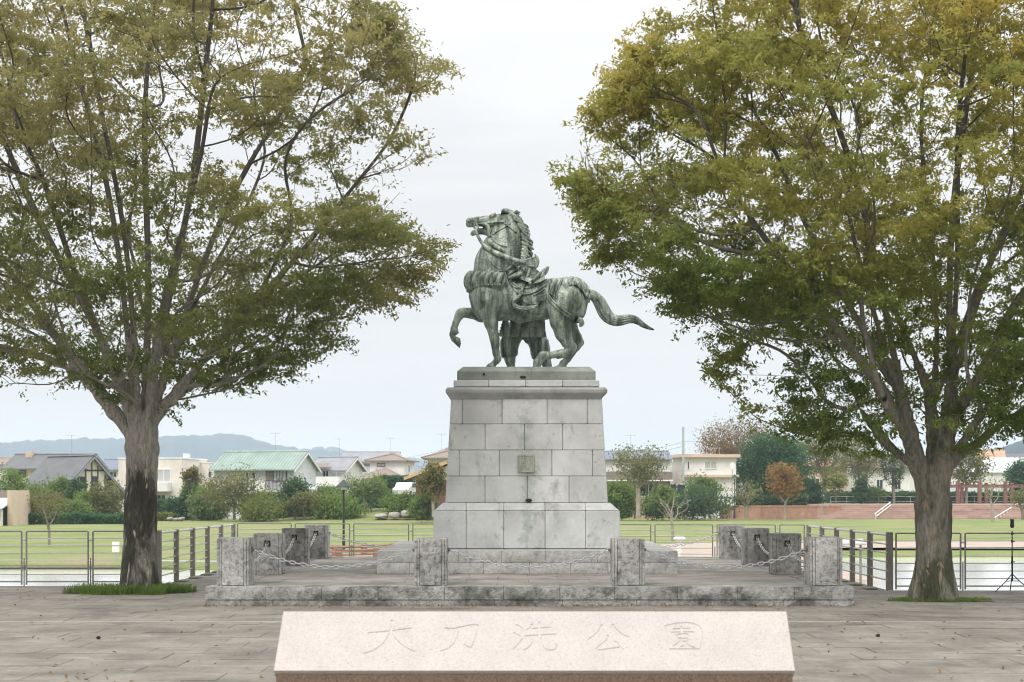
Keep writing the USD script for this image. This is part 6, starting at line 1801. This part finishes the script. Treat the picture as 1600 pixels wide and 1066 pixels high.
for k, (pa, ya, pb, yb) in enumerate(((560, 722, 700, 700), (1068, 690, 960, 700), (1068, 690, 1180, 668), (1068, 697, 940, 708))):
    t = thing('power_line', ['thin power line left of the pedestal', 'thin power line from the pole towards the pedestal', 'thin power line from the pole up into the right tree', 'lower power line from the pole towards the long house'][k], 'wire')
    A_, B_ = at(pa, ya, 163 if k else 230), at(pb, yb, 175 if k else 230)
    s_ = np.linspace(0, 1, 16)[:, None]
    pts = A_ + (B_ - A_) * s_; pts[:, 2] -= 4 * 0.5 * (s_ * (1 - s_))[:, 0]
    obj('cable', tube(pts, 0.018, 4), 'fence_steel', t)
# small white notice on a stake, left
t = thing('notice', 'small blank white notice on a stake at the pond edge behind the left railing', 'sign')
c = at(181, 855, 58.5)
obj('board', bbox(c[0] - 0.14, c[0] + 0.14, 58.46, 58.5, c[2] - 0.2, c[2] + 0.2, 0.005), 'sign_white', t)
obj('stake', rod((c[0], 58.52, -1.0), (c[0], 58.52, c[2] + 0.1), 0.02, 6), 'fence_rail', t)
# white bollard lamp right of the pedestal
t = thing('bollard_light', 'short white mushroom-topped garden light right of the pedestal', 'garden light')
c = at(1061.5, 839, 44)
obj('stem', tube([(c[0], 44, -1.0), (c[0], 44, c[2] - 0.08)], 0.075, 12), 'lamp_white', t)
obj('cap', tube([(c[0], 44, c[2] - 0.1), (c[0], 44, c[2] - 0.06), (c[0], 44, c[2])], [0.1, 0.19, 0.14], 16), 'lamp_white', t)
# low grey board beyond the right side railing
t = thing('information_board', 'low grey slanted information board beyond the right side railing', 'sign')
a_, b_ = at(1296, 848, 42), at(1351, 851, 42)
obj('panel', hull([(x, 42 + dy, z) for x in (a_[0], b_[0]) for dy, z in ((-0.2, a_[2] - 0.06), (-0.2, a_[2] - 0.02), (0.25, a_[2] + 0.1), (0.25, a_[2] + 0.06))]), 'fence_rail', t)
for x in (a_[0] + 0.15, b_[0] - 0.1):
    obj('leg', rod((x, 42.05, -1.1), (x, 42.05, a_[2] + 0.0), 0.035, 8), 'fence_steel', t)
# reddish footbridge behind the rear railing
fb = thing('footbridge', 'low reddish brown footbridge railing behind the rear fence, left of the pedestal', 'bridge')
for (pa, ya, pb, yb, Y0, Y1) in ((500, 856, 625, 852, 60, 62.5), (500, 862, 660, 858, 56, 58.0)):
    A_, B_ = at(pa, ya, Y0), at(pb, yb, Y1)
    for dz in (0, -0.34):
        obj('hand_rail', rod(A_ + (0, 0, dz), B_ + (0, 0, dz), 0.055, 6), 'bridge_paint', fb)
    for k in range(3):
        p = A_ + (B_ - A_) * (0.18 + 0.36 * k)
        obj('rail_post', bbox(p[0] - 0.12, p[0] + 0.12, p[1] - 0.1, p[1] + 0.1, GZ - 0.3, p[2] + 0.08, 0.015), 'bridge_paint', fb)
    for k in range(26):
        p = A_ + (B_ - A_) * (k + 0.5) / 26
        obj('baluster', box(p[0] - 0.012, p[0] + 0.012, p[1] - 0.012, p[1] + 0.012, GZ, p[2] - 0.3), 'rail_ochre', fb)
A_, B_ = at(495, 872, 56), at(660, 868, 58)
obj('deck', hull([A_ + (0, 0, -.05), B_ + (0, 0, -.05), A_ + (0, 5, -.12), B_ + (0, 5, -.12), A_ + (0, 0, -.25), B_ + (0, 0, -.25), A_ + (0, 5, -.3), B_ + (0, 5, -.3)]), 'step_brick', fb)
# light stand at the right edge
ts = thing('light_stand', 'black tripod stand with a short cylindrical head in front of the right railing', 'tripod', (xat(1581.5, 26.6), 26.6, 0))
hz = zat(812, 26.6)
zk = zat(905, 26.6)
obj('column', tube([(0, 0, zat(908, 26.6)), (0, 0, 0.62), (0, 0, 0.62), (0, 0, hz - 0.2)], [0.016, 0.016, 0.012, 0.010], 8), 'black_metal', ts)
for k, (fx, fy) in enumerate(((-0.345, -0.16), (0.32, -0.1), (0.03, 0.2))):
    obj('leg', tube([(0.0, 0, zat(895, 26.6) - 0.02), (fx * 0.4, fy * 0.4, zat(909, 26.6)), (fx, fy, 0.005)], 0.009, 6), 'black_metal', ts)
    obj('brace', tube([(0, 0, zk + 0.02 - 0.05), (fx * 0.33, fy * 0.33, zat(908, 26.6))], 0.007, 6), 'black_metal', ts)
for z_ in (zat(834, 26.6), zat(846, 26.6), zat(878, 26.6)):
    kn = obj('clamp', trimesh.creation.cylinder(0.02, 0.04, sections=10).apply_translation((0, 0, z_)), 'dark_plastic', ts)
    obj('knob', rod((0.015, 0, z_), (0.045, 0, z_), 0.01, 6), 'dark_plastic', kn)
hd = obj('head', tube([(0, 0, hz - 0.145), (0, 0, hz - 0.125), (0, 0, hz - 0.075), (0, 0, hz - 0.065), (0, 0, hz)], [0.02, 0.036, 0.036, 0.031, 0.034], 14), 'dark_plastic', ts)
obj('top_ring', trimesh.creation.cylinder(0.036, 0.012, sections=14).apply_translation((0, 0, hz + 0.004)), 'fence_steel', hd)
# parked cars
def car(label, px, Y, zb, rz=0.0, body='car_paint'):
    t = thing('parked_car', label, 'car', (xat(px, Y), Y, zb), rz)
    prof = [(-2.0, 0.35), (-2.05, 0.75), (-1.9, 0.9), (-1.1, 1.0), (-0.55, 1.42), (0.95, 1.45), (1.6, 1.0), (1.95, 0.92), (2.05, 0.6), (2.0, 0.35)]
    m = trimesh.creation.extrude_polygon(Polygon(prof).buffer(0.05), 1.6, engine='earcut')
    m.apply_transform(trimesh.transformations.rotation_matrix(math.pi / 2, (1, 0, 0))); m.apply_translation((0, 0.8, 0))
    obj('body', m, body, t)
    for s in (-0.84, 0.84):
        obj('window', hull([(x, s + dy, z) for dy in (-0.02, 0.02) for (x, z) in ((-0.85, 1.0), (1.25, 1.0), (-0.45, 1.36), (0.85, 1.38))]), 'window_glass', t)
        for x in (-1.25, 1.25):
            w = obj('wheel', trimesh.creation.cylinder(0.32, 0.2, sections=16).apply_transform(trimesh.transformations.rotation_matrix(math.pi / 2, (1, 0, 0))).apply_translation((x, s * 0.96, 0.32)), 'tyre_rubber', t)
            obj('rim', trimesh.creation.cylinder(0.19, 0.22, sections=12).apply_transform(trimesh.transformations.rotation_matrix(math.pi / 2, (1, 0, 0))).apply_translation((x, s * 0.97, 0.32)), 'fence_rail', w)
    for y in (-0.55, 0.55):
        obj('headlight', bbox(-2.12, -2.05, y - 0.18, y + 0.18, 0.66, 0.8, 0.01), 'lamp_white', t)
car('white parked car behind the hedge between the autumn tree and the terrace', 1276, 190, zat(786, 190) + 0.15, 70)
car('white car half hidden by shrubs left of the dark brown building', 634, 150, zat(768, 150) - 0.6, 80)
# boulders
for i, (px, py, w, h, lab) in enumerate(((596, 807, 14, 7, 'low flat pale boulder on the grass knoll, leftmost of three'), (616, 805, 12, 8, 'grey boulder on the grass knoll below the bright round bush'), (634, 803, 10, 9, 'grey boulder beside the brown mound left of the pedestal'),
                                     (658, 801, 22, 13, 'broad brown rock mound left of the pedestal base'), (266, 811, 6, 5, 'pale rock right of the left tree trunk, nearest to it'), (276, 812, 6, 4, 'pale rock in the middle of the row right of the left trunk'), (284, 811, 6, 5, 'pale rock farthest right in the row beside the slim lamp'),
                                     (505, 813, 8, 4, 'small pale rock at the lawn edge under the dark round tree'), (548, 812, 7, 5, 'small rock at the foot of the yellow-green bush'))):
    Y = 140 if 560 < px < 690 else 146
    c = at(px, py, Y)
    m = trimesh.creation.icosphere(3, 1.0)
    v = m.vertices
    m.vertices = v * (0.75 + 0.6 * meshkit.fbm(v * 1.5 + i * 5, 3, i))[:, None] * (w * Y / FPX * 0.75, 0.8, h * Y / FPX * 0.6)
    m.apply_translation((c[0], Y, c[2]))
    tag(obj('boulder', m, 'boulder_stone', smooth=35), lab, 'rock')
# ------------------------------------------------------------------ trees and shrubs of the park
def plant(name, label, px, py_base, py_top, w, mt, Y=None, py_low=None, n_att=90, per=16, cat_='tree', trunk=0.14, bark_='thin_bark', leafpx=3.0, lean=0.0, shape='round', bf=0.45, seed=1, spread=1.0, group=None, depth=0.8, bare=False):
    g = np.random.default_rng(seed)
    Y = Y or (EYE - GZ) * FPX / (py_base - HOR)
    zb = zat(py_base, Y); zt = zat(py_top, Y)
    py_low = py_low if py_low is not None else py_base - 3
    zl = zat(py_low, Y)
    R = w / 2 * Y / FPX
    x0 = xat(px, Y)
    h = zt - zl
    t = thing(name, label, cat_, (x0, Y, zb), 0, group)
    # crown points
    u = g.normal(0, 1, (n_att * 4, 3)); u /= np.linalg.norm(u, axis=1, keepdims=True)
    u *= (g.random(n_att * 4) ** 0.45)[:, None]
    nz = meshkit.fbm(u * 2.2 + seed * 3, 2, seed)
    u = u[nz > 0.38][:n_att]
    zz = (u[:, 2] + 1) / 2
    k = np.ones(len(u))
    if shape == 'vase':
        k = 0.35 + 0.75 * zz ** 0.7
    elif shape == 'cone':
        k = 1.15 - 0.95 * zz
    elif shape == 'dome':
        k = np.where(zz < 0.5, 1.0, 1.0); zz = np.clip(zz * 1.25 - 0.2, 0.0, 1)
    elif shape == 'box':
        pass
    pts = np.stack([u[:, 0] * R * k, u[:, 1] * R * depth * k, (zl - zb) + zz * h], 1)
    lump = 1 + 0.35 * (meshkit.fbm(pts * (1.3 / max(R, 0.5)) + seed, 2, seed + 2) - 0.5)
    pts[:, :2] *= lump[:, None]
    hz_ = max(zl - zb, 0.15 * (zt - zb))
    nch = max(2, int(hz_ / 0.5) + 1)
    chain_ = [(lean * (q / (nch - 1)) * hz_, 0, hz_ * 0.9 * q / (nch - 1)) for q in range(nch)]
    N0, P0 = mst_tree(pts, chain_, bf, free_from=max(0, nch - 3))
    N, Pn, heavy, tips = refine_tree(N0, P0, max(0.25, R / 6), 3, keep=nch)
    rt = 0.0045 * Y / 40
    ex = max(0.25, math.log(max(trunk, rt * 1.5) / rt) / math.log(max(tips[0], 2)))
    rad = rt * np.maximum(tips, 1) ** ex
    obj('trunk', tree_tubes(N, Pn, heavy, rad, max_sides=7), bark_, t, smooth=True)
    if not bare:
        L = leafpx * Y / 1528
        sel = np.where(rad < rt * 3.2)[0]
        ci = np.repeat(sel, per)
        n = len(ci)
        c = N[ci] + g.normal(0, 1, (n, 3)) * np.array([1, 1, 0.75]) * (R * 0.13 * spread + L * 0.4)
        d = g.normal(0, 1, (n, 3)); d[:, 2] -= 0.2
        up = np.array([0, 0, 1.0]) + g.normal(0, 0.7, (n, 3))
        obj('crown', leaf_mesh(c, d, up, L * g.uniform(0.7, 1.3, n), L * 0.55), mt, t)
    return t
def bush(label, px, py_base, py_top, w, mt, Y=None, seed=1, **k):
    a = dict(py_low=py_base - 1, n_att=100, per=34, cat_='bush', trunk=0.06, shape='dome', bf=0.7)
    w *= 1.12
    a.update(k)
    return plant('bush', label, px, py_base, py_top, w, mt, Y, seed=seed, **a)
def hedge(name, label, pa, pb, py_base, py_top, Y, dep, mt, seed, n=5000, leafpx=2.6, z=None):
    g = np.random.default_rng(seed)
    x0, x1 = xat(pa, Y), xat(pb, Y)
    zb, zt = zat(py_base, Y), zat(py_top, Y)
    t = thing(name, label, 'hedge', ((x0 + x1) / 2, Y, zb))
    Lx, h = x1 - x0, zt - zb
    L = leafpx * Y / 1528
    core = box(-Lx / 2 + L * .5, Lx / 2 - L * .5, L * 0.6, dep - L * .5, 0, h - L * 0.6)
    b_, f_ = trimesh.remesh.subdivide_to_size(core.vertices, core.faces, 0.8)
    b_ = b_ + (meshkit.fbm(b_ * 1.2, 2, seed)[:, None] - 0.5) * 0.35
    obj('twigs', trimesh.Trimesh(b_, f_), 'hedge_core', t)
    face = g.choice(4, n, p=[0.55, 0.33, 0.06, 0.06])
    a, b2 = g.random(n), g.random(n)
    c = np.where((face == 0)[:, None], np.stack([(a - .5) * Lx, 0 * a, b2 * h], 1), np.where((face == 1)[:, None], np.stack([(a - .5) * Lx, b2 * dep, 0 * a + h], 1),
        np.where((face == 2)[:, None], np.stack([0 * a - Lx / 2, a * dep, b2 * h], 1), np.stack([0 * a + Lx / 2, a * dep, b2 * h], 1))))
    c = c + g.normal(0, 0.35 * L, (n, 3)) + (meshkit.fbm(c * 0.9 + seed, 2, seed)[:, None] - 0.5) * np.array([0.2, 0.5, 0.45])
    d = g.normal(0, 1, (n, 3)); up = np.array([0, -0.5, 0.8]) + g.normal(0, 0.5, (n, 3))
    obj('foliage', leaf_mesh(c, d, up, L * g.uniform(0.7, 1.3, n), L * 0.6), mt, t)
    return t
# left
plant('young_tree', 'thin young tree with sparse olive leaves standing alone on the left lawn', 77, 853, 765, 66, 'leaf_olive', py_low=818, n_att=60, per=5, trunk=0.07, shape='vase', bf=0.8, seed=3, leafpx=2.6)
bush('bright green bush at the left edge below the long slate-roofed wing', 14, 812, 738, 75, 'leaf_bright', 150, 4, n_att=110)
bush('mid green bush in front of the slate-roofed wing', 66, 812, 752, 62, 'leaf_mid', 148, 5)
plant('olive_tree', 'broad yellowish olive tree right of the tan pavilion', 62, 816, 766, 74, 'leaf_olive', 132, py_low=806, n_att=110, per=16, seed=6, shape='dome')
plant('dark_evergreen', 'small dark evergreen before the half-timbered gable', 121, 812, 748, 32, 'leaf_dark', 143, n_att=60, per=26, seed=7, py_low=800)
bush('green bush left of the small dark evergreen', 96, 812, 748, 36, 'leaf_mid', 146, 8)
plant('olive_tree', 'rounded green-olive tree immediately left of the left trunk', 166, 815, 752, 64, 'leaf_olive', 140, py_low=806, n_att=110, per=18, seed=9, shape='dome')
bush('pale flowering shrub over the trimmed hedge', 120, 812, 786, 44, 'leaf_mid', 136, 10)
hedge('hedge', 'long low trimmed green hedge along the left lawn', 44, 200, 820.5, 805, 130, 2.0, 'leaf_deep', 11, 7000)
bush('low yellow-green shrub right of the left trunk', 254, 812, 804, 24, 'leaf_yellow', 148, 12, n_att=40)
hedge('hedge', 'dark ragged hedge right of the left trunk under the flat-roofed house', 246, 294, 811, 784, 153, 1.6, 'leaf_dark', 13, 3500)
plant('columnar_tree', 'narrow columnar tree with brownish top left of the green-roofed house', 299, 812, 729, 26, 'leaf_autumn', 152, py_low=770, n_att=60, per=20, seed=14, shape='round', depth=1.0)
bush('green foliage at the foot of the columnar tree', 301, 800, 757, 30, 'leaf_mid', 151.5, 15)
bush('dense green bush below the left corner of the green-roofed house', 326, 812, 764, 56, 'leaf_mid', 148, 16, n_att=100)
plant('olive_tree', 'large yellow-olive tree in front of the green-roofed house', 366, 812, 737, 104, 'leaf_olive', 142, py_low=790, n_att=170, per=16, seed=17, shape='dome')
bush('pale yellowish shrub right of the large olive tree', 410, 814, 770, 66, 'leaf_yellow', 140, 18, per=12)
plant('dark_evergreen', 'dark rounded evergreen before the balcony of the green-roofed house', 461, 812, 744, 54, 'leaf_dark', 143, py_low=800, n_att=110, per=24, seed=19)
plant('olive_tree', 'brownish olive tree at the right foot of the green-roofed house', 476, 812, 768, 44, 'leaf_olive', 141, py_low=800, seed=20)
bush('dark green bush behind the lamp post with conical shade', 512, 806, 763, 52, 'leaf_mid', 150, 21)
bush('wide yellow-green bush behind the lamp post with conical shade', 528, 813, 776, 68, 'leaf_bright', 142, 22, n_att=120)
plant('pine_tree', 'small spreading pine with leaning pale trunk and wooden props', 573, 807, 744, 70, 'leaf_mid', 147, py_low=775, n_att=110, per=16, trunk=0.2, bark_='pale_bark', seed=23, shape='dome', lean=-0.1)
t = thing('tree_prop', 'wooden props around the trunk of the small spreading pine', 'tree prop')
c = at(575, 807, 146.5)
for dx, dy in ((-0.5, 0), (0.5, 0.1), (0.1, -0.5)):
    obj('prop', rod((c[0] + dx, 146.5 + dy, c[2] - 0.1), (c[0] + dx * 0.3, 146.7 + dy * 0.3, c[2] + 1.1), 0.05, 6), 'timber_dark', t)
hedge('tall_hedge', 'tall dark clipped hedge in front of the hip-roofed house', 586, 645, 800, 747, 168, 2.5, 'leaf_dark', 24, 6000)
bush('dark shrubbery under the tall hedge', 604, 800, 772, 60, 'leaf_dark', 158, 25)
bush('bright round bush with narrow foot on the knoll left of the pedestal', 628, 811, 773, 52, 'leaf_bright', 143, 26, n_att=110, py_low=803)
plant('autumn_tree', 'slender orange-brown tree close to the left side of the pedestal', 677, 808, 722, 44, 'leaf_autumn', 132, py_low=786, n_att=110, per=18, seed=27, bark_='pale_bark', shape='round')
bush('green bush at the foot of the slender orange-brown tree', 662, 806, 774, 34, 'leaf_mid', 134, 28)
bush('olive green bush in front of the green-roofed house, right of the large olive tree', 436, 812, 780, 50, 'leaf_mid', 147, 60)
bush('leafy bush behind the pale yellowish shrub before the green-roofed house', 402, 812, 772, 46, 'leaf_mid', 149, 61)
bush('bush filling the gap right of the yellow-green lamp post bush', 556, 806, 772, 40, 'leaf_deep', 152, 62)
bush('bush at the foot of the half-timbered gable', 140, 812, 768, 46, 'leaf_bright', 141, 63)
bush('dense bush left of the columnar tree', 276, 812, 778, 30, 'leaf_deep', 151, 64)
bush('bushy growth under the white house with the solid balcony', 486, 812, 782, 46, 'leaf_mid', 147, 65)
# right
plant('young_tree', 'vase-shaped young olive tree with pale trunk right of the pedestal', 997, 806, 694, 92, 'leaf_olive', 143, py_low=765, n_att=180, per=11, trunk=0.22, bark_='pale_bark', shape='vase', bf=0.9, seed=31)
bush('light green bush behind the young olive tree, next to the pedestal', 966, 806, 752, 54, 'leaf_bright', 150, 32, n_att=100)
bush('green bush right of the young olive tree', 1028, 806, 762, 50, 'leaf_mid', 150, 33)
plant('bare_tree', 'small leafless pale tree on the lawn right of the pedestal', 1051, 846, 764, 88, None, py_low=812, n_att=90, trunk=0.085, bark_='pale_bark', shape='vase', bf=0.8, seed=34, bare=True)
plant('bush', 'mid green leafy bush before the white cube house', 1096, 790, 745, 52, 'leaf_mid', 158, seed=35, cat_='bush', per=20)
bush('dark spreading thicket left of the brick wall', 1092, 804, 766, 100, 'leaf_dark', 152, 36, n_att=150, per=22)
plant('brown_tree', 'large brown-leaved spreading tree behind the brick wall', 1150, 796, 652, 136, 'leaf_brown', 178, py_low=752, n_att=260, per=39, leafpx=2.1, spread=0.65, trunk=0.35, shape='vase', bf=0.8, seed=37)
plant('round_evergreen', 'large dome-shaped dark green tree behind the brick wall', 1206, 800, 681, 112, 'leaf_deep', 170, py_low=785, n_att=420, per=50, trunk=0.3, shape='dome', seed=38)
plant('autumn_tree', 'small orange and yellow tree in front of the brick wall', 1226, 812, 722, 56, 'leaf_rust', 152, py_low=782, n_att=110, per=16, bark_='pale_bark', trunk=0.12, seed=39)
plant('sparse_tree', 'low sparse tree with forked pale trunk before the brick wall', 1166, 809, 752, 62, 'leaf_olive', 153, py_low=790, n_att=70, per=4, trunk=0.2, bark_='pale_bark', shape='vase', bf=0.8, seed=40)
bush('dark bush right of the small orange tree', 1262, 792, 748, 40, 'leaf_dark', 176, 41)
plant('brown_tree', 'brownish olive tree behind the dome-shaped dark tree', 1288, 790, 664, 130, 'leaf_olive', 196, py_low=745, n_att=220, per=28, leafpx=2.1, spread=0.65, trunk=0.3, shape='vase', bf=0.8, seed=42)
plant('brown_tree', 'wide thin-leaved olive brown tree with many stems on the terrace left of the right trunk', 1348, 789, 676, 112, 'leaf_olive', 180, py_low=760, n_att=200, per=19, leafpx=2.1, spread=0.65, trunk=0.3, shape='vase', bf=1.0, seed=43)
plant('young_tree', 'small bright yellow-green tree on the terrace', 1306, 790, 732, 38, 'leaf_yellow', 172, py_low=772, n_att=50, per=10, trunk=0.07, seed=44)
plant('dark_evergreen', 'dark conical shrub on the terrace left of the right trunk', 1346, 789, 744, 34, 'leaf_dark', 174, n_att=70, per=20, seed=45, shape='cone')
bush('round clipped bush on the terrace left of the right trunk', 1367, 786, 763, 26, 'leaf_mid', 183, 46, n_att=60)
plant('brown_tree', 'slim dark tree close to the left side of the right trunk', 1397, 788, 694, 56, 'leaf_dark', 178, py_low=762, n_att=90, per=19, leafpx=2.1, spread=0.65, trunk=0.15, seed=47, shape='vase')
plant('olive_tree', 'olive tree with pale trunk behind the pergola', 1510, 791, 698, 72, 'leaf_olive', 181, py_low=750, n_att=130, per=14, trunk=0.17, bark_='pale_bark', shape='dome', seed=48)
plant('bare_tree', 'small nearly leafless tree before the terrace steps on the right', 1551, 818, 744, 62, 'leaf_olive', 142, py_low=785, n_att=70, per=1, trunk=0.12, bark_='pale_bark', shape='vase', seed=49)
bush('dark green tree crown at the right edge behind the warehouse corner', 1600, 790, 722, 46, 'leaf_deep', 190, 50)
plant('sparse_tree', 'sparse yellowish shrub at the right edge on the terrace steps', 1598, 814, 762, 50, 'leaf_olive', 150, py_low=795, n_att=60, per=6, seed=51, shape='vase')
plant('sparse_tree', 'low leafless shrub before the terrace steps right of the orange tree', 1284, 818, 782, 36, None, 145, py_low=808, n_att=50, seed=52, bare=True, shape='vase', trunk=0.05, bark_='pale_bark')
hedge('hedge', 'long dark hedge along the back of the terrace', 1298, 1660, 789, 771, 184, 2.2, 'leaf_deep', 53, 9000)
hedge('hedge', 'low dark hedge between the thicket and the orange tree', 1130, 1260, 790, 776, 166, 1.6, 'leaf_dark', 54, 3500)
plant('bare_tree', 'pale leafless tree reaching in at the left edge', -18, 900, 470, 70, None, 40, py_low=640, n_att=90, trunk=0.1, bark_='pale_bark', shape='vase', bf=0.8, seed=55, bare=True)

# fallen leaves and dark scraps on the paving
g = np.random.default_rng(77)
n = 620
yy = 13.2 + 14.5 * g.random(n) ** 1.2
xx = g.uniform(-1, 1, n) * (yy * 0.36)
near_edge = g.random(n) < 0.5
yy = np.where(near_edge, PL_Y0 - np.abs(g.normal(0, 0.12, n)) - 0.06, yy)
xx = np.where(near_edge, g.uniform(PL_X0, PL_X1, n), xx)
ok = ~((np.abs(xx - CX) < 4.95) & (yy > 23.15))
c = np.stack([xx, yy, np.full(n, 0.016)], 1)[ok]
d = g.normal(0, 1, c.shape); d[:, 2] *= 0.25
obj('fallen_leaves', leaf_mesh(c, d, np.array([0, 0, 1.0]) + g.normal(0, 0.25, c.shape), g.uniform(0.035, 0.075, len(c)), 0.03, 0.4), 'fallen_leaf', label='small yellow and brown leaves scattered over the paving', cat='leaves', kind='stuff')
for (px, py, lab) in ((154, 999, 'dark curled scrap lying on the paving at left'), (1372, 995.5, 'dark curled scrap lying on the paving at right')):
    Y = EYE * FPX / (py - HOR)
    c = at(px, py, Y)
    m = trimesh.creation.icosphere(2, 0.02)
    m.vertices = m.vertices * (0.6 + 0.8 * meshkit.fbm(m.vertices * 60, 2, 3))[:, None] * (1.3, 1.0, 1.0) + (c[0], Y, 0.018)
    tag(obj('dead_leaf', m, 'tyre_rubber', smooth=True), lab, 'leaf')
moss = patch(RT[0] + 0.1, RT[1] - 0.2, 0.95, 0.36)
obj('moss_patch', cat([blotch(RT[0] + 0.1, RT[1] - 0.12, 0.85, 0.42, 4, 0.012)]), 'moss_earth', label='patch of moss and earth round the right trunk', cat='moss', kind='stuff')
obj('moss_grass', blades(1500, moss, 0.02, 0.07, 9, 0.01), 'grass_blade', label='sparse short grass on the earth round the right trunk', cat='grass', kind='stuff')

# ------------------------------------------------------------------ air
hz_box = box(-4300, 4300, -60, 4100, -2.6, 130)
obj('haze', hz_box, 'haze_air', kind='stuff')
